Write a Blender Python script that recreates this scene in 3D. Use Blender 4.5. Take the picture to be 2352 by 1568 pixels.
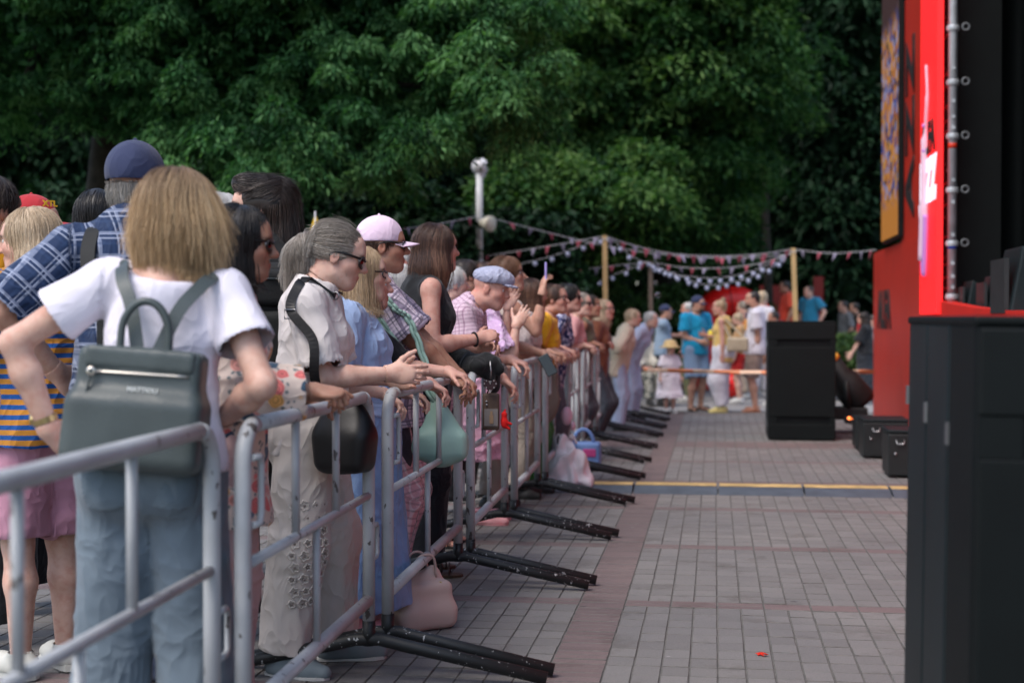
import bpy, bmesh, math, random
import numpy as np
from mathutils import Vector, Matrix
for o in list(bpy.data.objects): bpy.data.objects.remove(o)
scene = bpy.context.scene
COL = scene.collection
rnd = random.Random(7)
rng = np.random.default_rng(11)

# ---------------------------------------------------------------- camera
FPX, CXP, CYP, HOR = 3267.0, 1176.0, 784.0, 735.0
CAMH = 1.31
YAW = math.atan((1640 - CXP) / FPX)
PIT = math.atan((CYP - HOR) / FPX)
cF = np.array([-math.sin(YAW) * math.cos(PIT), math.cos(YAW) * math.cos(PIT), -math.sin(PIT)])
cR = np.array([math.cos(YAW), math.sin(YAW), 0.0])
cU = np.cross(cR, cF)
C0 = np.array([0, 0, CAMH])
cam_d = bpy.data.cameras.new('camera')
cam = bpy.data.objects.new('camera', cam_d); COL.objects.link(cam)
M = Matrix(((cR[0], cU[0], -cF[0], 0), (cR[1], cU[1], -cF[1], 0), (cR[2], cU[2], -cF[2], CAMH), (0, 0, 0, 1)))
cam.matrix_world = M
cam_d.sensor_width = 36.0; cam_d.lens = 50.0
cam_d.clip_start = 0.05; cam_d.clip_end = 400
cam_d.dof.use_dof = True; cam_d.dof.focus_distance = 6.0; cam_d.dof.aperture_fstop = 2.2
scene.camera = cam

# ---------------------------------------------------------------- sky, sun, exposure
SUN_EL, SUN_AZ = math.radians(58), math.radians(215)     # azimuth clockwise from +Y
world = bpy.data.worlds.new('World'); scene.world = world; world.use_nodes = True
wn = world.node_tree.nodes; wl = world.node_tree.links
bg = wn['Background']
sky = wn.new('ShaderNodeTexSky'); sky.sky_type = 'NISHITA'; sky.sun_disc = False
sky.sun_elevation = SUN_EL; sky.sun_rotation = SUN_AZ; sky.dust_density = 2.5; sky.air_density = 1.0
wl.new(sky.outputs[0], bg.inputs[0]); bg.inputs[1].default_value = 0.15
sd = bpy.data.lights.new('sun', 'SUN'); sd.energy = 1.1; sd.angle = math.radians(28); sd.color = (1, 0.95, 0.9)
sun = bpy.data.objects.new('sun', sd); COL.objects.link(sun)
sdir = Vector((math.sin(SUN_AZ) * math.cos(SUN_EL), math.cos(SUN_AZ) * math.cos(SUN_EL), math.sin(SUN_EL)))
sun.rotation_euler = sdir.to_track_quat('Z', 'Y').to_euler()
scene.view_settings.view_transform = 'Standard'; scene.view_settings.look = 'None'
scene.view_settings.gamma = 1.0; scene.view_settings.exposure = 0.85
scene.cycles.use_denoising = True
scene.cycles.max_bounces = 6; scene.cycles.diffuse_bounces = 3; scene.cycles.glossy_bounces = 2
scene.cycles.transmission_bounces = 4; scene.cycles.transparent_max_bounces = 8
scene.cycles.caustics_reflective = False; scene.cycles.caustics_refractive = False
scene.cycles.sample_clamp_indirect = 4.0

# ---------------------------------------------------------------- helpers
def at(x, y, Z):
    """world point seen at photo position (x, y) in a 2352x1568 frame, Z metres down the optical axis"""
    return C0 + cR * ((x - CXP) / FPX * Z) + cU * ((CYP - y) / FPX * Z) + cF * Z
def ground_at(x, Z):
    p = C0 + cR * ((x - CXP) / FPX * Z) + cF * Z
    return p[:2]
def V(a): return np.asarray(a, float)
def norm(a):
    a = V(a); return a / (np.linalg.norm(a) + 1e-9)

def tag(o, label=None, cat=None, group=None, kind=None):
    if label: o['label'] = label
    if cat: o['category'] = cat
    if group: o['group'] = group
    if kind: o['kind'] = kind
    return o
def empty(name, loc=(0, 0, 0), rz=0, label=None, cat=None, group=None):
    o = bpy.data.objects.new(name, None); COL.objects.link(o)
    o.location = loc; o.rotation_euler = (0, 0, rz); o.empty_display_size = 0.1
    return tag(o, label, cat, group)
def link(name, me, parent=None, mats=None, local=False):
    o = bpy.data.objects.new(name, me); COL.objects.link(o)
    if mats is not None:
        for m in (mats if isinstance(mats, (list, tuple)) else [mats]): me.materials.append(m)
    if parent is not None:
        o.parent = parent
        if not local:      # mesh given in world coordinates: undo the parent transform
            pm = Matrix.LocRotScale(parent.location, parent.rotation_euler, parent.scale)
            if parent.parent is not None:
                q = parent.parent
                pm = Matrix.LocRotScale(q.location, q.rotation_euler, q.scale) @ parent.matrix_parent_inverse @ pm
            o.matrix_parent_inverse = pm.inverted()
    return o
def mesh_np(name, verts, faces, smooth=True):
    """faces: (n,4) or (n,3) int array"""
    me = bpy.data.meshes.new(name)
    verts = np.ascontiguousarray(verts, dtype=np.float32); faces = np.ascontiguousarray(faces, dtype=np.int32)
    n, k = faces.shape
    me.vertices.add(len(verts)); me.vertices.foreach_set('co', verts.ravel())
    me.loops.add(n * k); me.loops.foreach_set('vertex_index', faces.ravel())
    me.polygons.add(n); me.polygons.foreach_set('loop_start', np.arange(0, n * k, k, dtype=np.int32))
    me.polygons.foreach_set('use_smooth', np.full(n, smooth, dtype=bool))
    me.update(calc_edges=True)
    return me
class MB:
    """collects simple solids into one mesh"""
    def __init__(s): s.v = []; s.f = []; s.sm = []
    def add(s, vs, fs, smooth=False):
        n = len(s.v); s.v += [tuple(map(float, v)) for v in vs]; s.f += [tuple(i + n for i in f) for f in fs]; s.sm += [smooth] * len(fs)
        return s
    def box(s, lo, hi, mat=None):
        x0, y0, z0 = lo; x1, y1, z1 = hi
        vs = [(x0, y0, z0), (x1, y0, z0), (x1, y1, z0), (x0, y1, z0), (x0, y0, z1), (x1, y0, z1), (x1, y1, z1), (x0, y1, z1)]
        if mat is not None: vs = [tuple(mat @ Vector(v)) for v in vs]
        return s.add(vs, [(0, 3, 2, 1), (4, 5, 6, 7), (0, 1, 5, 4), (1, 2, 6, 5), (2, 3, 7, 6), (3, 0, 4, 7)])
    def cbox(s, c, d, mat=None):
        return s.box([c[i] - d[i] / 2 for i in range(3)], [c[i] + d[i] / 2 for i in range(3)], mat)
    def tube(s, pts, r, seg=10, cap=True, flat=None):
        pts = [V(p) for p in pts]; n = len(pts); rs = r if isinstance(r, (list, tuple)) else [r] * n
        up = None; rings = []
        for i in range(n):
            t = norm(pts[min(i + 1, n - 1)] - pts[max(i - 1, 0)])
            if up is None:
                a = V((0, 0, 1)) if abs(t[2]) < 0.9 else V((1, 0, 0))
                up = norm(np.cross(np.cross(t, a), t))
            else: up = norm(up - t * np.dot(up, t))
            sd_ = np.cross(t, up)
            fl = flat if flat else 1.0
            rings.append([pts[i] + rs[i] * (math.cos(2 * math.pi * k / seg) * sd_ + math.sin(2 * math.pi * k / seg) * up * fl) for k in range(seg)])
        vs = [p for rg in rings for p in rg]; fs = []
        for i in range(n - 1):
            for k in range(seg):
                a = i * seg + k; b = i * seg + (k + 1) % seg
                fs.append((a, b, b + seg, a + seg))
        s.add(vs, fs, True)
        if cap:
            m = len(s.v) - len(vs)
            s.f.append(tuple(m + k for k in range(seg))[::-1]); s.sm.append(False)
            s.f.append(tuple(m + (n - 1) * seg + k for k in range(seg))); s.sm.append(False)
        return s
    def lathe(s, c, prof, seg=16, axis=None):
        c = V(c); ax = norm(axis) if axis is not None else V((0, 0, 1))
        a = V((1, 0, 0)) if abs(ax[0]) < .9 else V((0, 1, 0))
        u = norm(np.cross(ax, a)); w = np.cross(ax, u)
        vs = []; fs = []
        for (r, h) in prof:
            for k in range(seg):
                t = 2 * math.pi * k / seg; vs.append(c + ax * h + r * (math.cos(t) * u + math.sin(t) * w))
        for i in range(len(prof) - 1):
            for k in range(seg):
                a0 = i * seg + k; b0 = i * seg + (k + 1) % seg
                fs.append((a0, b0, b0 + seg, a0 + seg))
        return s.add(vs, fs, True)
    def ball(s, c, r, seg=12):
        c = V(c); r = V(r) if hasattr(r, '__len__') else V((r, r, r))
        n = seg // 2; vs = []; fs = []
        for i in range(n + 1):
            p = math.pi * i / n
            for k in range(seg):
                t = 2 * math.pi * k / seg
                vs.append(c + r * V((math.sin(p) * math.cos(t), math.sin(p) * math.sin(t), math.cos(p))))
        for i in range(n):
            for k in range(seg):
                a0 = i * seg + k; b0 = i * seg + (k + 1) % seg
                fs.append((a0, a0 + seg, b0 + seg, b0))
        return s.add(vs, fs, True)
    def mesh(s, name, bevel=0):
        me = bpy.data.meshes.new(name); me.from_pydata(s.v, [], s.f)
        me.polygons.foreach_set('use_smooth', s.sm)
        if bevel:
            bm = bmesh.new(); bm.from_mesh(me)
            bmesh.ops.remove_doubles(bm, verts=bm.verts, dist=1e-5)
            bmesh.ops.bevel(bm, geom=[e for e in bm.edges if e.calc_face_angle(0) > .6], offset=bevel, segments=2, affect='EDGES', profile=.5)
            bm.to_mesh(me); bm.free()
        me.update(); return me
    def build(s, name, mat, parent=None, bevel=0, local=False):
        return link(name, s.mesh(name, bevel), parent, mat, local)

def bez(pts, n=8):
    """Catmull-Rom through points"""
    P = [V(p) for p in pts]; P = [2 * P[0] - P[1]] + P + [2 * P[-1] - P[-2]]; out = []
    for i in range(1, len(P) - 2):
        for k in range(n):
            t = k / n; a, b, c, d = P[i - 1], P[i], P[i + 1], P[i + 2]
            out.append(.5 * ((2 * b) + (c - a) * t + (2 * a - 5 * b + 4 * c - d) * t * t + (3 * b - a - 3 * c + d) * t ** 3))
    out.append(P[-2]); return out

# ---------------------------------------------------------------- materials
def srgb(r, g, b):
    f = lambda c: (c / 255 / 12.92) if c / 255 <= .04045 else ((c / 255 + .055) / 1.055) ** 2.4
    return (f(r), f(g), f(b))
class NT:
    def __init__(s, name):
        s.m = bpy.data.materials.new(name); s.m.use_nodes = True
        s.t = s.m.node_tree; s.b = s.t.nodes['Principled BSDF']; s.out = s.t.nodes['Material Output']
    def n(s, typ, **kw):
        nd = s.t.nodes.new('ShaderNode' + typ)
        for k, v in kw.items():
            if k.startswith('i_'):
                key = k[2:]; key = int(key) if key.isdigit() else key.replace('_', ' ')
                nd.inputs[key].default_value = v
            else: setattr(nd, k, v)
        return nd
    def l(s, a, b): s.t.links.new(a, b)
    def math(s, op, a, b=None, clamp=False):
        nd = s.n('Math', operation=op); nd.use_clamp = clamp
        for i, x in enumerate((a, b)):
            if x is None: continue
            if isinstance(x, (int, float)): nd.inputs[i].default_value = x
            else: s.l(x, nd.inputs[i])
        return nd.outputs[0]
    def mix(s, f, a, b, blend='MIX'):
        nd = s.n('Mix', data_type='RGBA', blend_type=blend)
        for i, x in ((0, f), (6, a), (7, b)):
            if isinstance(x, (int, float)): nd.inputs[i].default_value = x
            elif isinstance(x, tuple): nd.inputs[i].default_value = (*x[:3], 1)
            else: s.l(x, nd.inputs[i])
        return nd.outputs[2]
    def ramp(s, f, stops, interp='LINEAR'):
        nd = s.n('ValToRGB'); cr = nd.color_ramp; cr.interpolation = interp
        while len(cr.elements) < len(stops): cr.elements.new(.5)
        for e, (p, c) in zip(cr.elements, stops): e.position = p; e.color = (*c, 1) if len(c) == 3 else c
        s.l(f, nd.inputs[0]); return nd.outputs[0]
    def noise(s, scale, vec=None, detail=3, rough=.5, out=0):
        nd = s.n('TexNoise', i_Scale=scale, i_Detail=detail, i_Roughness=rough)
        if vec is not None: s.l(vec, nd.inputs['Vector'])
        return nd.outputs[out]
    def obj(s): return s.n('TexCoord').outputs['Object']
    def attr(s, name, out='Vector'):
        nd = s.n('Attribute', attribute_name=name); return nd.outputs[out]
    def sep(s, v):
        nd = s.n('SeparateXYZ'); s.l(v, nd.inputs[0]); return nd.outputs
    def scalev(s, v, sc):
        nd = s.n('VectorMath', operation='MULTIPLY'); s.l(v, nd.inputs[0]); nd.inputs[1].default_value = sc; return nd.outputs[0]
    def bump(s, h, strength=.3, dist=.01):
        nd = s.n('Bump', i_Strength=strength, i_Distance=dist); s.l(h, nd.inputs['Height']); s.l(nd.outputs[0], s.b.inputs['Normal']); return nd
    def set(s, color=None, rough=None, metal=None, spec=None, **kw):
        if color is not None:
            if isinstance(color, tuple): s.b.inputs['Base Color'].default_value = (*color[:3], 1)
            else: s.l(color, s.b.inputs['Base Color'])
        if rough is not None:
            if isinstance(rough, (int, float)): s.b.inputs['Roughness'].default_value = rough
            else: s.l(rough, s.b.inputs['Roughness'])
        if metal is not None: s.b.inputs['Metallic'].default_value = metal
        if spec is not None: s.b.inputs['Specular IOR Level'].default_value = spec
        return s.m
_mc = {}
def plain(name, color, rough=.6, metal=0, spec=.4, var=.12, scale=6, bump=0, bscale=60):
    """a colour with slight uneven tone"""
    if name in _mc: return _mc[name]
    t = NT(name); v = t.obj(); f = t.noise(scale, v, 4)
    dk = tuple(c * (1 - var) for c in color); lt = tuple(min(1, c * (1 + var)) for c in color)
    col = t.ramp(f, [(.3, dk), (.7, lt)])
    t.set(col, rough, metal, spec)
    if bump: t.bump(t.noise(bscale, v, 3), bump, .004)
    _mc[name] = t.m; return t.m
def glow(name, color, strength):
    t = NT(name); t.set(color, .5); t.b.inputs['Emission Color'].default_value = (*color, 1); t.b.inputs['Emission Strength'].default_value = strength
    return t.m
# ================================================================ ground
PW, PD = 0.1055, 0.14           # grey paver: width across, depth along
BX0, BX1 = -0.616, -0.405       # red soldier band
def paver_mat(name, col, island):
    t = NT(name); v = t.n('NewGeometry')
    r = v.outputs['Random Per Island'] if island else t.n('ObjectInfo').outputs['Random']
    pos = v.outputs['Position']
    a = tuple(c * .91 for c in col); b = tuple(c * 1.08 for c in col)
    base = t.ramp(r, [(0, a), (.5, col), (1, b)])
    big = t.ramp(t.noise(.9, pos, 4), [(.3, (.82, .82, .84)), (.7, (1.08, 1.06, 1.04))])
    fine = t.ramp(t.noise(190, pos, 2), [(.25, (.72, .72, .74)), (.5, (1, 1, 1)), (.8, (1.25, 1.25, 1.25))])
    c = t.mix(1, t.mix(1, base, big, 'MULTIPLY'), fine, 'MULTIPLY')
    st = t.ramp(t.noise(3.2, pos, 5, .65), [(.56, (1, 1, 1)), (.64, (.80, .78, .76)), (.74, (.9, .89, .88))]); c = t.mix(1, c, st, 'MULTIPLY')
    gum = t.n('TexVoronoi', i_Scale=2.3, i_Randomness=1.0); t.l(pos, gum.inputs['Vector']); c = t.mix(t.ramp(gum.outputs['Distance'], [(.030, (.75, .75, .75)), (.045, (0, 0, 0))]), c, (.06, .056, .055))
    lc = t.n('TexVoronoi', i_Scale=5.1, i_Randomness=1.0); t.l(pos, lc.inputs['Vector']); c = t.mix(t.ramp(lc.outputs['Distance'], [(.03, (.5, .5, .5)), (.05, (0, 0, 0))]), c, (.42, .41, .40))
    t.set(c, .72, 0, .35); t.bump(t.noise(160, pos, 3), .35, .004)
    return t.m
GREY_C, RED_C = (.188, .182, .176), (.172, .130, .127)
m_pg_o, m_pg_i = paver_mat('paver_grey', GREY_C, False), paver_mat('paver_grey_field', GREY_C, True)
m_pr_o, m_pr_i = paver_mat('paver_red', RED_C, False), paver_mat('paver_red_field', RED_C, True)
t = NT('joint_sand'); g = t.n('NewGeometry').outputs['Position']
t.set(t.ramp(t.noise(30, g, 4), [(.3, (.095, .090, .084)), (.7, (.155, .147, .136))]), .95); m_joint = t.m  # sand between pavers; also painted on their edges as joint shade
t = NT('park_asphalt'); g = t.n('NewGeometry').outputs['Position']
t.set(t.ramp(t.noise(1.2, g, 5), [(.3, (.25, .24, .24)), (.7, (.36, .35, .34))]), .9); t.bump(t.noise(60, g, 3), .3); m_asph = t.m
t = NT('park_earth'); g = t.n('NewGeometry').outputs['Position']
t.set(t.ramp(t.noise(.6, g, 5), [(.35, (.03, .05, .018)), (.55, (.05, .075, .025)), (.75, (.07, .06, .035))]), .95); m_earth = t.m
def sheet(name, x0, x1, y0, y1, z, m):
    me = bpy.data.meshes.new(name); me.from_pydata([(x0, y0, z), (x1, y0, z), (x1, y1, z), (x0, y1, z)], [], [(0, 1, 2, 3)])
    return tag(link(name, me, None, m), kind='structure')
sheet('ground', -300, 300, -40, 500, -.06, m_earth)
sheet('park_path', -14, 16, 20.6, 32, -.030, m_asph)
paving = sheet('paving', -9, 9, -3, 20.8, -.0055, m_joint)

def paver_mesh(w, d, name):
    b, h = .0025, .012; mb = MB()
    x, y = w / 2 - .0024, d / 2 - .0026
    vs = [(-x, -y, -h), (x, -y, -h), (x, y, -h), (-x, y, -h), (-x, -y, -b), (x, -y, -b), (x, y, -b), (-x, y, -b),
          (-x + b, -y + b, 0), (x - b, -y + b, 0), (x - b, y - b, 0), (-x + b, y - b, 0)]
    fs = [(8, 9, 10, 11)] + [(i, (i + 1) % 4, (i + 1) % 4 + 4, i + 4) for i in range(4)] + [(i + 4, (i + 1) % 4 + 4, (i + 1) % 4 + 8, i + 8) for i in range(4)]
    mb.add(vs, fs); me = mb.mesh(name); me.polygons.foreach_set('material_index', [0] + [1] * 8); return me  # sides and bevels in dark sand colour: shade of the joints painted in
PITCH = 12 * PD; Y0 = 6.59 - 4 * PITCH
cells = []          # (x, y, w, d, red)
ncl = 22
def cross_red(y):   # is this row a red cross course (pair of half-depth courses)?
    k = (y - Y0) / PITCH; return abs(k - round(k)) * PITCH < PD * .5
nrow = int((20.5 - Y0) / PD)
for j in range(nrow):
    y = Y0 + j * PD; red = (j % 12 == 0) or (14.75 < y < 15.5)
    if y < 1.0: continue
    for half in (-1, 1):
        cells.append(((BX0 + BX1) / 2, y + half * PD / 4, BX1 - BX0, PD / 2, True))
    for side in (1, -1):
        nc = 28 if side == 1 else 40
        if red:
            for i in range(0, nc, 2):
                x = BX1 + (i + 1) * PW if side == 1 else BX0 - (i + 1) * PW
                for half in (-1, 1): cells.append((x, y + half * PD / 4, 2 * PW, PD / 2, True))
        else:
            for i in range(nc):
                x = BX1 + (i + .5) * PW if side == 1 else BX0 - (i + .5) * PW
                off = (((i * 7919) % 13) / 13 - .5) * .016
                cells.append((x, y + off, PW, PD, False))
def proj(p):
    d = V(p) - C0; Z = d @ cF
    return CXP + FPX * (d @ cR) / Z, CYP - FPX * (d @ cU) / Z, Z
cand = []
for i, c in enumerate(cells):
    x, y, Z = proj((c[0], c[1], 0))
    if 880 < x < 2062 and y < 1562 and c[0] > -1.0: cand.append((Z, i))
cand.sort(); near = {i for _, i in cand[:300]}
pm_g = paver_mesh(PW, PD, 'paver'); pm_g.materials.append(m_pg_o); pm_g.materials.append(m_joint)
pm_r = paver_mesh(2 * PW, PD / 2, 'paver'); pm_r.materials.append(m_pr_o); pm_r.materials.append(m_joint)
gm = MB(); rm = MB()
for i, c in enumerate(cells):
    x, y, w, d, red = c; z = rnd.uniform(-.0015, .0012); tx, ty = rnd.uniform(-.008, .008), rnd.uniform(-.008, .008)
    if i in near:
        o = link('paver', pm_r if red else pm_g, paving, None)
        o.location = (x + rnd.uniform(-.001, .001), y + rnd.uniform(-.001, .001), z); o.rotation_euler = (tx, ty, rnd.uniform(-.006, .006))
    else:
        mb = rm if red else gm; b, h = .0025, .012; X, Y = w / 2 - .0024, d / 2 - .0026
        vs = [(x - X, y - Y, z - h), (x + X, y - Y, z - h), (x + X, y + Y, z - h), (x - X, y + Y, z - h)]
        vs += [(px, py, z - b) for px, py, _ in vs]
        vs += [(x + sx * (X - b), y + sy * (Y - b), z + sx * X * ty * .4 + sy * Y * tx * .4) for sx, sy in ((-1, -1), (1, -1), (1, 1), (-1, 1))]
        mb.add(vs, [(8, 9, 10, 11)] + [(q, (q + 1) % 4, (q + 1) % 4 + 4, q + 4) for q in range(4)] + [(q + 4, (q + 1) % 4 + 4, (q + 1) % 4 + 8, q + 8) for q in range(4)])
for mb_, nm_, mm_ in ((gm, 'paver_field', m_pg_i), (rm, 'red_paver_field', m_pr_i)):
    o = tag(mb_.build(nm_, [mm_, m_joint], paving), kind='stuff'); o.data.polygons.foreach_set('material_index', ([0] + [1] * 8) * (len(mb_.f) // 9))  # field pavers get the same painted joint shade on sides and bevels

# ================================================================ barriers
def chipped(name, col, chip, amount, rough=.42, chipscale=38):
    t = NT(name); v = t.obj()
    base = t.ramp(t.noise(7, v, 4), [(.3, tuple(c * .85 for c in col)), (.7, tuple(c * 1.08 for c in col))])
    n1 = t.noise(chipscale, t.scalev(v, (1, 1, .55)), 3); n2 = t.noise(5, v, 3)
    f = t.math('ADD', n1, t.math('MULTIPLY', t.math('SUBTRACT', n2, .5), .35))
    k = t.ramp(f, [(amount, (0, 0, 0)), (amount + .02, (1, 1, 1))])
    t.set(t.mix(k, base, chip), rough, 0, .45); t.bump(t.noise(25, v, 3), .12, .004)
    return t.m
m_rail = chipped('grey_painted_steel', (.43, .445, .455), (.10, .09, .085), .665)
m_foot = chipped('black_painted_steel', (.012, .014, .015), (.42, .43, .43), .662, .5, 80)
def arc(c, a0, a1, r, e1, e2, n=6):
    return [V(c) + r * (math.cos(a0 + (a1 - a0) * i / n) * V(e1) + math.sin(a0 + (a1 - a0) * i / n) * V(e2)) for i in range(n + 1)]
def barrier(y0, y1, x0, x1, label, loops=True, seg=12):
    root = empty('crowd_barrier', (x0, y0, 0), 0, label, 'barrier', 'crowd barriers in a row')
    A = V((x0, y0, 0)); B = V((x1, y1, 0)); L = np.linalg.norm(B - A); d = (B - A) / L; side = V((d[1], -d[0], 0)); up = V((0, 0, 1))
    P = lambda s, z, o=0: A + d * s + up * z + side * o
    H, R, r = 1.035, .10, .0225
    # end posts with bent tops, black below
    for s0, sg in ((0, 1), (L, -1)):
        bend = [P(s0 + sg * (R - R * math.cos(a)), H - R + R * math.sin(a)) for a in np.linspace(0, math.pi / 2, 7)]
        MB().tube([P(s0, .22)] + [P(s0, .6)] + bend, r, seg).build('post', m_rail, root)
        MB().tube([P(s0, .13), P(s0, .2205)], r + .0015, seg).build('post_base', m_foot, root)
        # foot: shallow inverted V across the row
        o1, o2 = .63 + rnd.uniform(-.02, .02), -.6
        MB().tube([P(s0, .027, o2), P(s0, .128, -.14), P(s0, .15, -.05), P(s0, .152, .04), P(s0, .132, .13), P(s0, .027, o1)], .0235, seg).build('foot', m_foot, root)
    MB().tube([P(R, H), P(L * .35, H - rnd.uniform(0, .006)), P(L * .7, H - rnd.uniform(0, .006)), P(L - R, H)], r - .001, seg).build('top_rail', m_rail, root)
    MB().tube([P(.02, .675), P(L - .02, .675)], .0145, seg).build('middle_rail', m_rail, root)
    MB().tube([P(.02, .295), P(L - .02, .295)], .022, seg).build('bottom_rail', m_rail, root)
    for s in (L * .34, L * .67): MB().tube([P(s, .675), P(s, H)], .0125, seg).build('upright', m_rail, root)
    MB().tube([P(L * .5, .295), P(L * .5, .675)], .0125, seg).build('upright', m_rail, root)
    if loops:   # hook on the near post, bracket loops on the far post
        for z0 in (.78, ): MB().tube([P(.01, z0, .02), P(.05, z0, .03), P(.065, z0 + .03, .03), P(.065, z0 + .15, .03), P(.05, z0 + .175, .03), P(.01, z0 + .175, .02)], .010, 8).build('hook', m_rail, root)
        for z0 in (.44, ): MB().tube([P(L, z0, .01), P(L + .085, z0, .01), P(L + .10, z0 + .012, .01), P(L + .10, z0 + .108, .01), P(L + .085, z0 + .12, .01), P(L, z0 + .12, .01)], .009, 8).build('bracket', m_rail, root)
    return root
BY = [1.80, 3.52, 5.16, 6.98, 8.55, 10.15, 11.75, 13.1, 14.55, 16.0, 17.25, 18.5, 19.75]
BL = ['grey crowd barrier nearest the camera, crossing the grey backpack',
      'grey crowd barrier in front of the floral blouse and the clasped hands',
      'grey crowd barrier in front of the blue dress and the mint handbag',
      'grey crowd barrier with the brown patchwork bag and red charm hanging at it',
      'grey crowd barrier in front of the lilac lace top, before the white bag',
      'sixth grey crowd barrier, in front of the yellow top',
      'seventh grey crowd barrier, in front of the navy patterned shirt',
      'eighth grey crowd barrier counted from the camera, beyond the cable ramp',
      'ninth grey crowd barrier counted from the camera',
      'third from last grey crowd barrier of the long row',
      'next to last grey crowd barrier of the long row',
      'last and farthest grey crowd barrier of the long row']
for i in range(12):
    barrier(BY[i], BY[i + 1] - (.05 if i == 0 else .13), -1.2, -1.265 if i == 0 else -1.24, BL[i], True, 14 if i < 4 else 8)
barrier(20.3, 20.9, -1.35, -2.6, 'blurred grey crowd barrier turned across the end of the row', False, 8)

# ================================================================ black cabinets along the stage
m_blk = plain('black_cabinet_lacquer', (.0022, .0042, .0042), .6, 0, .2, .2, 5, .25, 220)
m_blk2 = plain('black_cabinet_edge', (.006, .0125, .014), .5, 0, .32, .2, 5, .2, 220)
m_chrome = plain('dull_steel', (.36, .36, .37), .4, 1, .5)
def cabinet(x0, x1, y0, y1, z1, label, lean=0):
    root = empty('stage_cabinet', ((x0 + x1) / 2, (y0 + y1) / 2, 0), 0, label, 'cabinet')
    root.rotation_euler = (0, lean, 0)
    cx, cy = root.location.x, root.location.y; D = (y1 - y0) / 3; W = (x1 - x0) / 2
    for k in range(3):                       # three slabs side by side, gaps between them
        a = -1.5 * D + k * D
        mb = MB(); mb.box((-W, a + .006, .012), (W, a + D - .006, z1 - .012))
        o = mb.build('slab', m_blk2 if k else m_blk, root, .012, True)
        for z in ((.78 + .02 * k) * z1, .10 * z1 + .02 * k): MB().box((-W - .006, a + D - .016, z), (-W + .002, a + D + .004, z + .05)).build('hinge', m_chrome, root, 0, True)
    f = -1.5 * D
    MB().box((-W - .004, f - .004, z1 - .020), (W + .004, -f + .004, z1)).build('lid', m_blk, root, .006, True)
    # front board with two recessed grips
    ys = [.0, .155, .19, .80, .835, 1.0]
    for a, b in ((0, 1), (2, 3), (4, 5)): MB().box((-W + .004, f - .022, ys[a] * z1 + .014), (W - .004, f + .004, ys[b] * z1 - .024)).build('front_board', m_blk, root, .006, True)
    for a, b in ((1, 2), (3, 4)):
        MB().box((-W + .004, f - .022, ys[a] * z1 - .024), (-W + .09, f + .004, ys[b] * z1 + .014)).build('grip_end', m_blk, root, 0, True)
        MB().box((W - .06, f - .022, ys[a] * z1 - .024), (W - .004, f + .004, ys[b] * z1 + .014)).build('grip_end', m_blk, root, 0, True)
    return root
cabinet(.51, 1.25, 2.98, 3.98, 1.315, 'tall black stage cabinet close to the camera, cut by the right edge', .012)
_x, _y = ground_at(1766, 15.4)
cabinet(_x, _x + .72, _y + .1, _y + .95, 1.30, 'tall black stage cabinet standing on the pavers beyond the cable ramp')

# ---- cable ramp
m_ramp = plain('blue_grey_rubber', (.07, .085, .105), .6, 0, .4, .2, 9, .5, 90)
m_yel = plain('worn_yellow_plastic', (.52, .36, .15), .55, 0, .4, .3, 8)
ry = 11.02
ramp = empty('cable_ramp', (.3, ry, 0), .004, 'low cable ramp with worn yellow lid crossing the pavers', 'cable ramp')
for i in range(6):
    x0 = -1.24 + i * .64; x1 = x0 + .625; dy = rnd.uniform(-.012, .012)
    MB().add([(x0, ry - .27 + dy, 0), (x1, ry - .27 + dy, 0), (x1, ry + .22 + dy, 0), (x0, ry + .22 + dy, 0),
              (x0, ry - .09 + dy, .042), (x1, ry - .09 + dy, .042), (x1, ry + .10 + dy, .042), (x0, ry + .10 + dy, .042)],
             [(0, 3, 2, 1), (4, 5, 6, 7), (0, 1, 5, 4), (1, 2, 6, 5), (2, 3, 7, 6), (3, 0, 4, 7)]).build('ramp_section', m_ramp, ramp)
    MB().box((x0 + .004, ry - .06 + dy, .040), (x1 - .004, ry + .095 + dy, .050)).build('lid', m_yel, ramp, .004)

# ================================================================ stage
SX = 2.12          # front plane of the stage skirt
m_red = plain('red_stage_board', srgb(188, 42, 26), .45, 0, .4, .08, 1.5)
m_red2 = plain('red_stage_fabric', srgb(205, 40, 30), .6, 0, .3, .08, 2)
m_txt = plain('black_lettering', (.018, .012, .012), .6)
def yz(x, Z): return ground_at(x, Z)[1]
def wallY(xpx, X=SX):      # Y on the plane X seen at photo column xpx
    k = -math.sin(YAW) + math.cos(YAW) * (xpx - CXP) / FPX; Z = X / k
    return ground_at(xpx, Z)[1]
def wallZ(xpx, ypx, X=SX):
    k = -math.sin(YAW) + math.cos(YAW) * (xpx - CXP) / FPX; Z = X / k
    return at(xpx, ypx, Z)[2]
yA, yS0, yS1, yP0, yP1 = wallY(2006), wallY(2022), wallY(2064), wallY(2110), wallY(2149)
qP0, qP1 = wallY(2112, SX - .06), wallY(2150, SX - .06); qS0, qS1 = wallY(2023, SX - .058), wallY(2060, SX - .058)
portal = empty('stage_portal', (SX, yP1, 0), 0, 'red stage side wall with black lettering and tall screen', 'stage wall')
MB().box((SX, yP1, 0), (SX + .35, yA, wallZ(2006, 582))).build('lower_wall', m_red, portal, .01)
MB().box((SX + .02, yP1, wallZ(2006, 582) + .001), (SX + .4, yS1, 8.2)).build('upper_wall', m_red, portal, .01)
MB().box((SX - .05, yP1 - .05, 5.08), (SX + .45, yP1 + .55, 5.7)).build('cornice', m_red, portal, .01)
MB().box((SX + .05, yP1 - .012, 0), (SX + .6, yP1 - .003, 8.2)).build('end_board', m_blk, portal)
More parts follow.
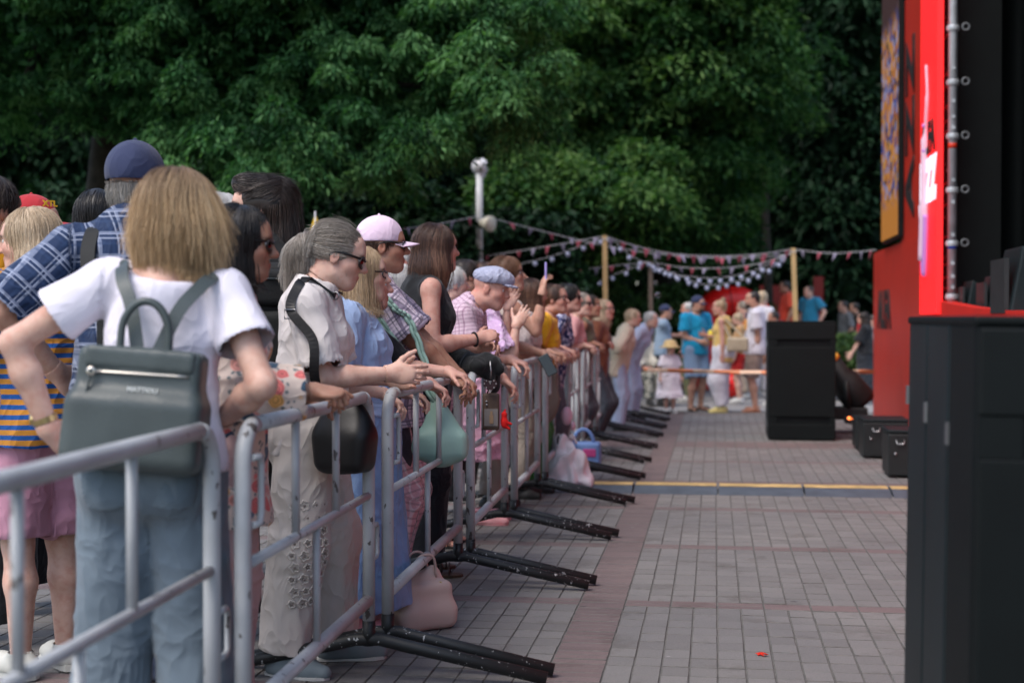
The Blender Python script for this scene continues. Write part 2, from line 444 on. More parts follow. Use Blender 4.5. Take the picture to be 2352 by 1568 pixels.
# text
def text(body, size, m, parent, loc, rot, extrude=.004, bold=.02, name='lettering', sx=1, align='CENTER'):
    c = bpy.data.curves.new(name, 'FONT'); c.body = body; c.size = size; c.extrude = extrude; c.offset = bold * size; c.align_x = align; c.align_y = 'CENTER'
    c.resolution_u = 3
    tmp = bpy.data.objects.new('tmp', c); me = bpy.data.meshes.new_from_object(tmp); bpy.data.objects.remove(tmp); bpy.data.curves.remove(c)
    me.materials.append(m); o = bpy.data.objects.new(name, me); COL.objects.link(o); o.parent = parent
    pm = Matrix.LocRotScale(parent.location, parent.rotation_euler, parent.scale)
    o.matrix_parent_inverse = pm.inverted(); o.location = loc; o.rotation_euler = rot; o.scale = (sx, 1, 1)
    return o
RW = (math.pi / 2, 0, -math.pi / 2)      # facing -X, reading towards -Y
ya = (wallY(2012) + wallY(2052)) / 2
text('ALFA', .62, m_txt, portal, (SX - .006, ya, wallZ(2035, 715)), RW, .004, .05, sx=.95)
yj = wallY(2086)
JR = Matrix.Rotation(-math.pi / 2, 4, 'Z') @ Matrix.Rotation(math.pi / 2, 4, 'X') @ Matrix.Rotation(math.pi / 2, 4, 'Z')
zt, zb = wallZ(2086, 85), wallZ(2086, 640)
for i, ch in enumerate('JAZZ'):
    text(ch, .92, m_txt, portal, (SX + .012, yj, zb + (zt - zb) * (i + .5) / 4), JR.to_euler(), .004, .03)
# emissive screens
def screen_checker():
    t = NT('led_picture'); v = t.n('TexCoord').outputs['Generated']; s = t.sep(v)
    n = t.n('TexVoronoi', i_Scale=1.0); t.l(t.scalev(v, (1, 14, 60)), n.inputs['Vector'])
    col = t.ramp(t.sep(n.outputs['Color'])[0], [(0, (.85, .34, .06)), (.25, (.55, .16, .03)), (.4, (.10, .11, .4)), (.62, (.45, .42, .7)), (.8, (.12, .06, .05)), (.9, (.8, .4, .1))], 'CONSTANT')
    top = t.ramp(s[2], [(0, (0, 0, 0)), (.42, (0, 0, 0)), (.47, (1, 1, 1))])
    col = t.mix(top, col, (.07, .02, .02))
    low = t.ramp(s[2], [(0, (1, 1, 1)), (.06, (1, 1, 1)), (.09, (0, 0, 0))])
    col = t.mix(low, col, (.8, .3, .04))
    t.set((.01, .01, .01), .5); t.l(col, t.b.inputs['Emission Color']); t.b.inputs['Emission Strength'].default_value = .26
    return t.m
scr = empty('led_screen', (SX - .12, yS0, 2.6), 0, 'tall LED screen with orange and blue picture on the red wall', 'screen')
MB().box((SX - .05, qS1, wallZ(2022, 566)), (SX + .015, qS0, 8.0)).build('housing', m_blk, scr, .005)
MB().box((SX - .058, qS1 + .012, wallZ(2022, 564) + .02), (SX - .0501, qS0 - .005, 7.9)).build('display', screen_checker(), scr)
ban = empty('red_screen', (SX - .04, yP0, 1.4), 0, 'bright red lit screen with black and white lettering beside the scaffold', 'screen')
m_lit = glow('lit_red_screen', (.95, .014, .016), .55)
MB().box((SX - .06, qP1, wallZ(2130, 722)), (SX - .002, qP0, 5.05)).build('display', m_lit, ban)
m_white_e = glow('lit_white', (.9, .75, .85), .5)
yb = (qP0 + qP1) / 2; zz = lambda y: wallZ(2130, y)
text('ALFA', .40, m_txt, ban, (SX - .066, yb, zz(335)), RW, .003, .05, sx=.95)
text('JAZZ', .50, m_white_e, ban, (SX - .066, yb, zz(430)), RW, .003, .09, sx=.9)
# saxophone drawn on the screen: neck, body, bell
m_saxe = glow('lit_violet', (.4, .18, .5), .2); m_saxg = glow('lit_silver', (.6, .4, .5), .2)
MB().tube(bez([(SX - .068, yb + .10, zz(165)), (SX - .068, yb + .02, zz(240)), (SX - .068, yb + .12, zz(330)), (SX - .068, yb + .10, zz(480)), (SX - .068, yb + .18, zz(600))]), [.012] * 8 + [.02] * 8 + [.045] * 8 + [.06] * 9, 8).build('saxophone_body', m_saxg, ban)
MB().tube(bez([(SX - .075, yb + .18, zz(600)), (SX - .075, yb + .12, zz(630)), (SX - .075, yb + .05, zz(560)), (SX - .075, yb + .02, zz(500))]), .03, 8).build('saxophone_bell', m_saxe, ban)
for k in range(10): MB().ball((SX - .085, yb + .1 + .02 * (k % 2), zz(300 + 28 * k)), .024, 8).build('saxophone_key', m_saxe, ban)
# stage deck with red skirt
deck = empty('stage_deck', (SX, 8, 0), 0, 'stage floor behind its curved red edge on the right', 'stage')
m_deck = plain('black_stage_floor', (.012, .012, .013), .7)
MB().box((SX + .12, -1, 0), (9, yP1 - .02, 1.30)).build('platform', m_deck, deck)
pts = []
for i in range(17):
    u = i / 16; y = yP1 + .02 - u * (yP1 - 4); pts.append((SX - .02, y, 1.40 + .16 * (2 * u - 1) ** 2 - .05 + .04 * u))
mb = MB(); n = len(pts); vs = []
for (x, y, z) in pts: vs += [(x, y, 0), (x, y, z), (x + .13, y, z), (x + .13, y, 0)]
fs = []
for i in range(n - 1):
    for k in range(4): a = i * 4 + k; b = i * 4 + (k + 1) % 4; fs.append((a, b, b + 4, a + 4))
mb.add(vs, fs); mb.build('red_edge', m_red2, deck)
# black drapes inside
m_drape = plain('black_stage_cloth', (.0025, .0045, .0048), .85, 0, .2)
dr = empty('stage_drape', (4, 10, 0), 0, 'black pleated drape closing the back of the stage', 'drape')
def pleat(x, y0, y1, axis, nm, amp=.09, wl=.38):
    vs = []; fs = []; n = int(abs(y1 - y0) / .04)
    for i in range(n + 1):
        u = y0 + (y1 - y0) * i / n; w = amp * (math.sin(u / wl * 6.283) + .4 * math.sin(u / wl * 2.7))
        for z in (1.31, 5, 9): vs.append((x + w * (1 + .2 * (z > 4)), u, z) if axis else (u, x + w, z))
    for i in range(n):
        for k in range(2): a = i * 3 + k; fs.append((a, a + 3, a + 4, a + 1))
    me = MB().add(vs, fs, True).mesh(nm); link(nm, me, dr, m_drape)
pleat(5.2, 2, yP1 + .5, True, 'back_drape'); pleat(yP1 + .35, SX + .42, 6.2, False, 'side_drape')
MB().box((SX - .1, 1, 8.0), (9, yP1 + .6, 8.3)).build('stage_roof', m_drape, dr)
# scaffold tower at the corner of the opening
m_galv = plain('galvanised_pipe', (.48, .50, .53), .45, .35, .5, .2)
sc_y = wallY(2186, 2.2); sc = empty('scaffold_tower', (2.2, sc_y, 1.3), 0, 'galvanised scaffold pole with couplers at the stage opening', 'scaffold')
MB().tube([(2.2, sc_y, 1.31), (2.2, sc_y, 8)], .040, 14).build('pole', m_galv, sc)
MB().tube([(2.2, sc_y, wallZ(2186, 342, 2.2)), (2.2, sc_y, wallZ(2186, 330, 2.2))], .0415, 14).build('red_tape', plain('red_tape', srgb(200, 50, 25), .5), sc)
MB().tube([(2.2, sc_y, wallZ(2186, 572, 2.2)), (2.2, sc_y, wallZ(2186, 560, 2.2))], .0415, 14).build('blue_tape', plain('blue_tape', srgb(40, 80, 190), .5), sc)
MB().tube([(2.55, sc_y + .55, 1.31), (2.55, sc_y + .55, 8)], .03, 10).build('rear_pole', m_galv, sc)
MB().tube([(2.22, sc_y + .9, 1.31), (2.22, sc_y + .9, 8)], .03, 10).build('side_pole', m_galv, sc)
for k, ypx in enumerate((75, 165, 195, 240, 275, 300, 420, 470, 545, 610, 640, 665)):
    z = wallZ(2186, ypx, 2.2)
    if k % 2 == 0: MB().tube([(2.2, sc_y - .01, z), (2.22, sc_y + .55, z + .28)], .022, 8).build('brace', m_galv, sc)
    MB().tube([(2.2, sc_y - .05, z + .02), (2.2, sc_y + .42, z + .02)], .017, 8).build('rung', m_galv, sc)
for ypx in (66, 190, 313, 436, 558, 680):
    z = wallZ(2186, ypx, 2.2)
    MB().lathe((2.2, sc_y, z - .03), [(.055, 0), (.062, .02), (.055, .05)], 12).build('coupler', m_galv, sc)
    pts_ = [V((2.31, sc_y - .03, z)) + .032 * V((math.cos(a), 0, math.sin(a))) for a in np.linspace(0, 6.283, 13)]
    MB().tube(pts_, .009, 6, False).build('ring', plain('dull_ring', (.16, .17, .18), .5, .3), sc)
# cable bundle with little lamps
cb = empty('cable_bundle', (2.16, yP1 - .12, 1.4), 0, 'hanging black cable bundle with small fittings between screen and scaffold', 'cables')
for k in range(4):
    yy = yP1 - .10 - .055 * k
    MB().tube(bez([(2.15 + .04 * (k % 2), yy + rnd.uniform(-.02, .02), z) for z in np.linspace(1.45, 5.4, 9)], 4), .012, 6).build('cable', m_txt, cb)
for k in range(26): MB().ball((2.12, yP1 - .09 - rnd.uniform(0, .2), 1.5 + k * .15 + rnd.uniform(-.04, .04)), (.014, .018, .024), 8).build('fitting', m_galv if k % 2 else m_blk2, cb)
# stage monitors on deck
m_grille = plain('monitor_grille', (.02, .022, .023), .5, 0, .5, .2, 9, .4, 200)
def monitor(x, y, s, label):
    o = empty('stage_monitor', (x, y, 1.30), 0, label, 'monitor')
    MB().add([(x - .25 * s, y - .3 * s, 1.3), (x + .25 * s, y - .3 * s, 1.3), (x + .25 * s, y + .3 * s, 1.3), (x - .25 * s, y + .3 * s, 1.3),
              (x - .16 * s, y - .3 * s, 1.3 + .5 * s), (x + .25 * s, y - .3 * s, 1.3 + .32 * s), (x + .25 * s, y + .3 * s, 1.3 + .32 * s), (x - .16 * s, y + .3 * s, 1.3 + .5 * s)],
             [(0, 3, 2, 1), (4, 5, 6, 7), (0, 1, 5, 4), (1, 2, 6, 5), (2, 3, 7, 6), (3, 0, 4, 7)]).build('housing', m_blk2, o, .015)
    MB().box((x - .265 * s, y - .24 * s, 1.36), (x - .235 * s, y + .24 * s, 1.3 + .42 * s), Matrix.Translation((0, 0, 0))).build('grille', m_grille, o)
    MB().lathe((x - .02, y - .3 * s - .002, 1.3 + .22 * s), [(.0, -.004), (.07 * s, -.004), (.09 * s, .004)], 14, (0, 1, 0)).build('handle_cup', m_txt, o)
for (xp, Z, s, l) in ((2215, 13.2, .75, 'small stage monitor farthest back on the stage edge'), (2268, 12.4, .8, 'middle stage monitor behind the red edge'), (2335, 10.6, 1.1, 'large stage monitor nearest the right frame edge')):
    X, Yg = ground_at(xp, Z); monitor(X + .15, Yg, s, l)

# ---- floor gear between cabinet and stage
m_case = plain('black_case', (.012, .015, .015), .5, 0, .4, .2, 8, .2, 150)
def flight_case(x, Z, w, d, h, label, handles=True):
    X, Yg = ground_at(x, Z); o = empty('flight_case', (X, Yg, 0), 0, label, 'case')
    MB().box((X - w / 2, Yg, .02), (X + w / 2, Yg + d, h)).build('body', m_case, o, .012)
    MB().box((X - w / 2 - .004, Yg - .004, h + .002), (X + w / 2 + .004, Yg + d + .004, h + .032)).build('lid', m_blk2, o, .008)
    for sx in (-1, 1): MB().box((X + sx * (w / 2 - .05) - .03, Yg + .02, 0), (X + sx * (w / 2 - .05) + .03, Yg + d - .02, .022)).build('skid', m_txt, o)
    if handles:
        for sx in (-.18, .18):
            pts_ = [(X + sx * w * 1.2 - .035, Yg - .005, h - .05), (X + sx * w * 1.2 - .025, Yg - .02, h - .085), (X + sx * w * 1.2 + .025, Yg - .02, h - .085), (X + sx * w * 1.2 + .035, Yg - .005, h - .05)]
            MB().tube(pts_, .007, 6).build('handle', m_chrome, o)
        MB().ball((X - w * .33, Yg - .004, h * .55), .014, 8).build('lock', m_chrome, o)
flight_case(2036, 13.4, .42, .5, .345, 'black flight case with two chrome handles beside the near cabinet')
flight_case(2090, 11.75, .34, .45, .37, 'black flight case half hidden by the near cabinet', True)
flight_case(1990, 14.3, .2, .4, .30, 'small dark case behind the flight case with chrome handles', False)
# moving light
m_lens = plain('amber_gel', (.75, .38, .05), .3)
X, Yg = ground_at(1950, 16.6)
ml = empty('stage_light', (X, Yg, 0), 0, 'black stage spotlight tilted on its yoke behind the cabinet', 'spotlight')
MB().box((X - .28, Yg - .2, .16), (X + .2, Yg + .2, .30)).build('base', m_case, ml, .015)
for sx in (-.24, .16): MB().box((X + sx - .03, Yg - .16, 0), (X + sx + .03, Yg - .1, .16)).build('leg', m_txt, ml)
a = V((X + .16, Yg, .33)); b = V((X - .24, Yg - .05, .82)); ax = norm(b - a)
MB().lathe(a, [(0, 0), (.16, 0), (.19, .06), (.18, .36), (.14, .42), (.145, .60), (.125, .61), (0, .58)], 18, ax).build('head', m_case, ml)
MB().lathe(a + ax * .60, [(.12, 0), (.15, .01), (.15, .06), (.12, .07)], 18, ax).build('gel_ring', m_lens, ml)
for sy in (-.21, .21): MB().tube([(X - .02, Yg + sy, .3), (X - .05, Yg + sy, .6)], .03, 8).build('yoke_arm', m_case, ml)
X, Yg = ground_at(1985, 15.6)
lb = empty('light_bar', (X, Yg, 0), 0, 'low light bar with glowing orange lamps on the paving', 'light bar')
MB().box((X - .22, Yg, .1), (X + .5, Yg + .12, .17), Matrix.Translation((X, Yg, .1)) @ Matrix.Rotation(.18, 4, 'Y') @ Matrix.Translation((-X, -Yg, -.06))).build('housing', m_case, lb, .01)
m_or = glow('orange_lamp', (1, .22, .05), 2.2)
for k in range(5): MB().ball((X - .16 + k * .047, Yg - .012, .235 - k * .0085), .018, 8).build('lamp', m_or, lb)
for sx in (-.1, .35): MB().box((X + sx, Yg + .02, 0), (X + sx + .05, Yg + .1, .15)).build('stand', m_txt, lb)
# tape barrier
tp = empty('barrier_tape', (*ground_at(1700, 18.6), .8), 0, 'orange and white tape stretched between the last barrier and the stage wall', 'tape')
t = NT('orange_tape'); s = t.sep(t.obj()); k = t.math('GREATER_THAN', t.math('FRACT', t.math('MULTIPLY', s[0], 1.7)), .55)
t.set(t.mix(k, srgb(235, 140, 90), srgb(240, 200, 170)), .4); m_tape = t.m
a, b = at(1480, 849, 18.4), at(2008, 853, 17.4); mbt = MB(); vs = []; N = 24
for i in range(N + 1):
    u = i / N; p = a + (b - a) * u; p[2] -= .02 * math.sin(u * math.pi); tw = .3 * math.sin(u * 9)
    vs += [p + V((0, .012 * math.sin(tw), .024)), p - V((0, .012 * math.sin(tw), .024)), p + V((0, .002, -.024)), p + V((0, .002, .024))]
fs = []
for i in range(N):
    for k in range(4): q = i * 4 + k; w = i * 4 + (k + 1) % 4; fs.append((q, w, w + 4, q + 4))
mbt.add(vs, fs, True); mbt.build('ribbon', m_tape, tp)
# ================================================================ trees and park
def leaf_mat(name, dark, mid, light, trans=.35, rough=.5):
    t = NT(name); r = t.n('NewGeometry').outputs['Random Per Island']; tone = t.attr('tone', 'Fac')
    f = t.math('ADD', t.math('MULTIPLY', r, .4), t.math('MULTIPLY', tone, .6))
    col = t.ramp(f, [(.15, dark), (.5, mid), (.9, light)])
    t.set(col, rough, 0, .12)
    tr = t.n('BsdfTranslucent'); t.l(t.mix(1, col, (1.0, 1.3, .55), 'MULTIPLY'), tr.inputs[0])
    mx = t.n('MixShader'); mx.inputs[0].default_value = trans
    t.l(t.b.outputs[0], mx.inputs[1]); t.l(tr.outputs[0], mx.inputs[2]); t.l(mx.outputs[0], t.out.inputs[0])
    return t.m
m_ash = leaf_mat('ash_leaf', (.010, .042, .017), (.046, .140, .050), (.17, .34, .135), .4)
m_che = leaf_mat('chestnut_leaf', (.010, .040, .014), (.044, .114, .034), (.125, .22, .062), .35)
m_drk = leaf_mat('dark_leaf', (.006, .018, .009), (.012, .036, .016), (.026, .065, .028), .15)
m_bush = leaf_mat('bush_leaf', (.02, .045, .016), (.05, .10, .03), (.11, .17, .05), .25)
m_bark = plain('bark', (.07, .058, .045), .9, 0, .2, .4, 8, .8, 25)
m_barkd = plain('dark_bark', (.03, .026, .022), .9, 0, .2, .4, 8, .8, 25)
def unit(n):
    v = rng.normal(size=(n, 3)); return v / np.linalg.norm(v, axis=1, keepdims=True)
def leaves_mesh(name, c, d, up, L, W, tone):
    n = len(c); d = d / np.linalg.norm(d, axis=1, keepdims=True)
    s = np.cross(d, up); s /= np.linalg.norm(s, axis=1, keepdims=True) + 1e-9
    nn = np.cross(s, d)
    L = L[:, None]; W = W[:, None]
    v = np.stack([c, c + d * L * .45 + s * W * .5 + nn * L * .06, c + d * L - nn * L * .08, c + d * L * .45 - s * W * .5 + nn * L * .06], 1).reshape(-1, 3)
    f = np.arange(4 * n).reshape(n, 4)
    me = mesh_np(name, v, f, False)
    a = me.attributes.new('tone', 'FLOAT', 'POINT'); a.data.foreach_set('value', np.repeat(tone, 4).astype(np.float32))
    return me
def crown(name, parent, m, centers, rad, nper, L, W, droop=.5, flat=.6, fill=None):
    """leaf clumps: leaves lie on the upper dome of each clump, hanging outwards"""
    K = len(centers); idx = np.repeat(np.arange(K), nper); n = len(idx)
    th = rng.uniform(0, 2 * np.pi, n); rr = np.sqrt(rng.uniform(0, 1, n)); R = rad[idx]
    out = np.stack([np.cos(th), np.sin(th), np.zeros(n)], 1)
    dz = (1 - rr ** 2) * flat - .25 * rr + rng.normal(0, .13, n)
    c = centers[idx] + out * (rr * R)[:, None]; c[:, 2] += dz * R
    d = out * (.5 + .5 * rr)[:, None] + rng.normal(0, .6, (n, 3)); d[:, 2] -= droop
    up = np.tile(V((0, 0, 1)), (n, 1)) + rng.normal(0, .35, (n, 3)) + out * .3
    tone = np.clip(rng.normal(.5, .3, K)[idx] + .12 * rng.normal(size=n), 0, 1)
    Ls = L * rng.uniform(.7, 1.25, n); Ws = W * rng.uniform(.8, 1.2, n)
    if fill is not None:
        fc, fL = fill; m2 = len(fc)
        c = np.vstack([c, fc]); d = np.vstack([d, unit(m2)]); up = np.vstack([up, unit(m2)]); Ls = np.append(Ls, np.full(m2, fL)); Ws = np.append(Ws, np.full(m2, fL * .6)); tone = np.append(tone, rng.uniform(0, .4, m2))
    return link(name, leaves_mesh(name, c, d, up, Ls, Ws, tone), parent, m)
def shell(n, c, r, lo=.55, facing=True, floor=None):
    out = []
    while len(out) < n:
        v = unit(1)[0]
        if facing and np.dot(v * V(r), -cF) < -.35 * max(r): continue
        k = lo + (1 - lo) * rng.uniform() ** .6
        k *= 1 + .10 * math.sin(v[0] * 7 + c[0]) + .08 * math.sin(v[2] * 9 + v[1] * 5)
        p = V(c) + v * V(r) * k
        if floor is not None and p[2] < floor: continue
        out.append(p)
    return np.array(out)
def inside(n, c, r, k=.8):
    return V(c) + unit(n) * V(r) * (k * rng.uniform(0, 1, (n, 1)) ** .4)
def trunk(parent, base, top, r0, r1, m, limbs=(), name='trunk'):
    b, t_ = V(base), V(top); mid = (b + t_) / 2 + V((rng.uniform(-.1, .1), 0, 0))
    mb = MB().tube(bez([b, b * .75 + t_ * .25 + V((.03, 0, 0)), mid, t_], 5), list(np.linspace(r0 * 1.25, r0, 3)) + list(np.linspace(r0, r1, 13)), 12)
    mb.build(name, m, parent)
    for (p, q, ra, rb) in limbs:
        p, q = V(p), V(q); k = (p + q) / 2 + V((rng.uniform(-.3, .3), rng.uniform(-.3, .3), .25))
        MB().tube(bez([p, k, q], 6), list(np.linspace(ra, rb, 13)), 8).build('limb', m, parent)
def px_r(w, h, Z): return w / FPX * Z, h / FPX * Z

# big ash whose boughs hang in from the upper left
Z = 17.0; c = at(430, -120, Z); rx, rz = px_r(830, 500, Z)
ash = empty('ash_tree', (c[0] - 1.5, c[1] + 2.0, 0), 0, 'big leafy tree whose bright boughs hang over the crowd from the left', 'tree')
cs = shell(900, c, (rx, 3.0, rz), .25, True)
def ash_ok(p):
    x, y, Z = proj(p); lim = 470 - 100 * math.cos(x * .012) - max(0, x - 1080) * .9 - max(0, 300 - x) * .18
    return y < lim + 20
cs = np.array([p for p in cs if ash_ok(p)])
# boughs reaching to the right
ext = []
for (x, y, n, sp) in ((1150, 260, 60, 60), (1110, 150, 45, 80), (1020, 320, 36, 55), (900, 270, 40, 80), (1000, 60, 40, 90), (1130, 20, 34, 70), (650, 330, 40, 80), (520, 380, 30, 70), (760, 150, 40, 100), (860, 400, 14, 40), (1075, 310, 22, 40)):
    for _ in range(n): ext.append(at(x + rng.normal(0, sp), y + rng.normal(0, sp * .6), Z + rng.normal(-1.2, .8)))
cs = np.vstack([cs, np.array(ext)])
def lamp_free(p):
    x, y, _ = proj(p); return not (1040 < x < 1150 and y > 285)
cs = np.array([p for p in cs if lamp_free(p)])
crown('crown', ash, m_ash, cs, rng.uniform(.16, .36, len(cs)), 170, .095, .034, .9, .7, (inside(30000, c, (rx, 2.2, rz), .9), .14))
q = at(60, 60, 18.5)
trunk(ash, (c[0] - 2.4, c[1] + 2.4, -.1), c + V((-1.2, 1.2, .5)), .32, .2, m_barkd,
      [(c + V((-1.5, 1.4, 0)), at(900, 330, 16.6), .12, .03), (c + V((-1.5, 1.4, .3)), at(1050, 120, 16.3), .11, .03), (c + V((-1.6, 1.4, -.4)), at(60, 190, 16.2), .12, .05), (at(700, 260, 16.6), at(1120, 250, 16), .05, .012), (at(640, 250, 16.5), at(960, 380, 16), .05, .012)])
# chestnuts in the middle
def chestnut(x, y, w, h, Z, nc, label, dep=3.6, seedtone=0, m=m_che, L=.17, per=210, rad=(.42, .8)):
    c = at(x, y, Z); rx, rz = px_r(w, h, Z)
    root = empty('chestnut_tree', (c[0], c[1], 0), 0, label, 'tree', 'trees behind the square')
    cs = shell(nc, c, (rx, dep, rz), .62, True)
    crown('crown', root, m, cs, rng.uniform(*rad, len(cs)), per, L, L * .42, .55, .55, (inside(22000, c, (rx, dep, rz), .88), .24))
    trunk(root, (c[0], c[1], -.1), c, .30, .16, m_barkd, [(c + V((0, 0, -1)), c + V((rx * .5, 0, .4)), .1, .03), (c + V((0, 0, -1)), c + V((-rx * .5, 0, .5)), .1, .03)])
    return root
chestnut(1520, 130, 330, 470, 28, 330, 'chestnut tree with layered leaf pads right of the white lamp')
chestnut(1180, 170, 330, 430, 29, 300, 'chestnut tree behind the white lamp and the bunting')
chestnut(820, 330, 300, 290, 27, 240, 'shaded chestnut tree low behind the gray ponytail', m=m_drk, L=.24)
chestnut(1330, 480, 300, 140, 27, 150, 'low dark chestnut boughs above the bunting strings')
# dark rows behind
k = 0
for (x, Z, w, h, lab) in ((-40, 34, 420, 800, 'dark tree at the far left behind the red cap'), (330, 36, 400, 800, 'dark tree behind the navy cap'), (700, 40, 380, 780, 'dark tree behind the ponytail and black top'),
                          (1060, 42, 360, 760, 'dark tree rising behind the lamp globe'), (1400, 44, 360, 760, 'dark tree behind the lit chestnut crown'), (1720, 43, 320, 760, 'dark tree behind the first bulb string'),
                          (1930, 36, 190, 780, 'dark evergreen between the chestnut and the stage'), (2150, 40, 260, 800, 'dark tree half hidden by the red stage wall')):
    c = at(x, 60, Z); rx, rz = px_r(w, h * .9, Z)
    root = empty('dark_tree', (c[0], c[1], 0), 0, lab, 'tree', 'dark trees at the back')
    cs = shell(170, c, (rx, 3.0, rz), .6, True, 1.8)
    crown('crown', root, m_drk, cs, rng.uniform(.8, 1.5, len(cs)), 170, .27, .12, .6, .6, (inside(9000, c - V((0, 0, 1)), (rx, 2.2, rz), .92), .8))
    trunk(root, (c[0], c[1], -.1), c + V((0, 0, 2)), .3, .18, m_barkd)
# bare trunks between the boys and the stage
for (x, Z, w, lab) in ((1908, 37, 44, 'thick grey trunk beside the teal shirt'), (1760, 33, 20, 'thin trunk behind the red shirt'), (2000, 38, 36, 'trunk next to the edge of the red wall')):
    b = at(x, HOR, Z); root = empty('tree_trunk', (b[0], b[1], 0), 0, lab, 'tree trunk')
    r = w / FPX * Z / 2
    MB().tube(bez([(b[0], b[1], -.1), (b[0] + .05, b[1], 2), (b[0] - .04, b[1], 5), (b[0] + .1, b[1], 12)], 6), list(np.linspace(r * 1.2, r * .7, 19)), 12).build('trunk', m_barkd, root)
# shrubs and hedge
def shrub(x, y, w, h, Z, label, m=m_bush, n=50, L=.12):
    c = at(x, y, Z); rx, rz = px_r(w, h, Z)
    root = empty('shrub', (c[0], c[1], 0), 0, label, 'shrub', 'shrubs behind the square')
    cs = shell(n, c, (rx, .7, rz), .4, True, .1)
    crown('foliage', root, m, cs, rng.uniform(.2, .4, len(cs)), 90, L, L * .5, .4, .7, (inside(1500, c, (rx, .6, rz), .9), .22))
    MB().tube([(c[0], c[1], -.05), (c[0], c[1], c[2])], .04, 6).build('stem', m_barkd, root)
shrub(1440, 790, 70, 120, 25.5, 'leafy green shrub behind the farthest listeners')
shrub(1530, 740, 75, 90, 27, 'green shrub behind the thin brown post')
shrub(1600, 740, 60, 80, 28.5, 'green shrub behind the turquoise shirt')
shrub(1370, 720, 80, 110, 27, 'dark green shrub between phone and wooden post', m_drk)
shrub(1720, 760, 60, 70, 28, 'green shrub under the red inflatable arch')
shrub(1950, 830, 55, 34, 24, 'low trimmed green hedge beside the black cabinet', n=70)
for i, x in enumerate((100, 320, 560, 800, 1000, 1190)):
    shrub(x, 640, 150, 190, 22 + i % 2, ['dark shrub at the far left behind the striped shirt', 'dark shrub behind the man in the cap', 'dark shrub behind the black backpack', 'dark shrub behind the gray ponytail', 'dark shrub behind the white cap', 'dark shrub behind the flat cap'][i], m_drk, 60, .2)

# ================================================================ lamp post, wooden posts, bunting, bulbs
m_wht = plain('white_enamel', (.62, .63, .63), .45, 0, .4, .1, 5)
b = at(1101, HOR, 21.5); g = at(1103, 383, 21.5)
lp = empty('street_lamp', (b[0], b[1], 0), 0, 'white park lamp post with round globe under the green bough', 'street lamp')
MB().tube([(b[0], b[1], 0), (b[0], b[1], 2.2)], .072, 12).build('lower_pole', m_wht, lp)
MB().tube([(b[0], b[1], 2.201), (b[0], b[1], g[2] - .1)], .052, 12).build('upper_pole', m_wht, lp)
MB().lathe((b[0], b[1], 2.05), [(.07, 0), (.11, .03), (.11, .1), (.055, .16)], 12).build('collar', m_wht, lp)
MB().ball(g, .135, 20).build('globe', plain('opal_globe', (.72, .73, .74), .25, 0, .5, .04), lp)
MB().lathe((g[0], g[1], g[2] - .17), [(.055, 0), (.09, .03), (.07, .06)], 12).build('globe_base', m_wht, lp)
s_ = at(1128, 515, 21.4); MB().lathe(s_ + V((-.15, -.05, .02)), [(0, 0), (.05, 0), (.12, .16), (.12, .21), (0, .2)], 14, (1, -.6, -.15)).build('loudspeaker', plain('cream_plastic', (.62, .58, .46), .5), lp)
m_pine = plain('pine_post', (.52, .36, .17), .7, 0, .3, .15, 3)
m_oldw = plain('brown_post', (.14, .105, .085), .8, 0, .3, .2, 4)
def post(x0, y0, x1, Z, w, m, label):
    a = at(x0, y0, Z); g2 = ground_at(x1, Z); root = empty('wooden_post', (g2[0], g2[1], 0), 0, label, 'post')
    r = w / FPX * Z / 2; vs = []
    for (p, z) in ((g2, 0), ((a[0], a[1]), a[2])):
        for sx, sy in ((-1, -1), (1, -1), (1, 1), (-1, 1)): vs.append((p[0] + sx * r, p[1] + sy * r, z))
    MB().add(vs, [(0, 3, 2, 1), (4, 5, 6, 7), (0, 1, 5, 4), (1, 2, 6, 5), (2, 3, 7, 6), (3, 0, 4, 7)]).build('shaft', m, root, .006)
    MB().box((a[0] - r - .01, a[1] - r - .01, a[2] - .06), (a[0] + r + .01, a[1] + r + .01, a[2] - .045)).build('cord_wrap', m_wht, root)
post(1389, 541, 1394, 20.6, 11, m_pine, 'pale wooden post carrying bunting behind the front row of listeners')
post(1822, 570, 1834, 21.2, 11, m_pine, 'pale wooden post carrying bunting behind the far cabinet')
post(1494, 600, 1497, 23.5, 10, m_oldw, 'thin brown post carrying the lower bunting')
m_cord = plain('white_cord', (.5, .5, .52), .7)
m_fr = plain('pink_red_flag', srgb(150, 75, 88), .8, 0, .2, .15, 30); m_fw = plain('white_flag', srgb(138, 132, 152), .8, 0, .2, .1, 30)
m_bulb = plain('white_bulb', (.40, .43, .58), .15, 0, .6, .05)
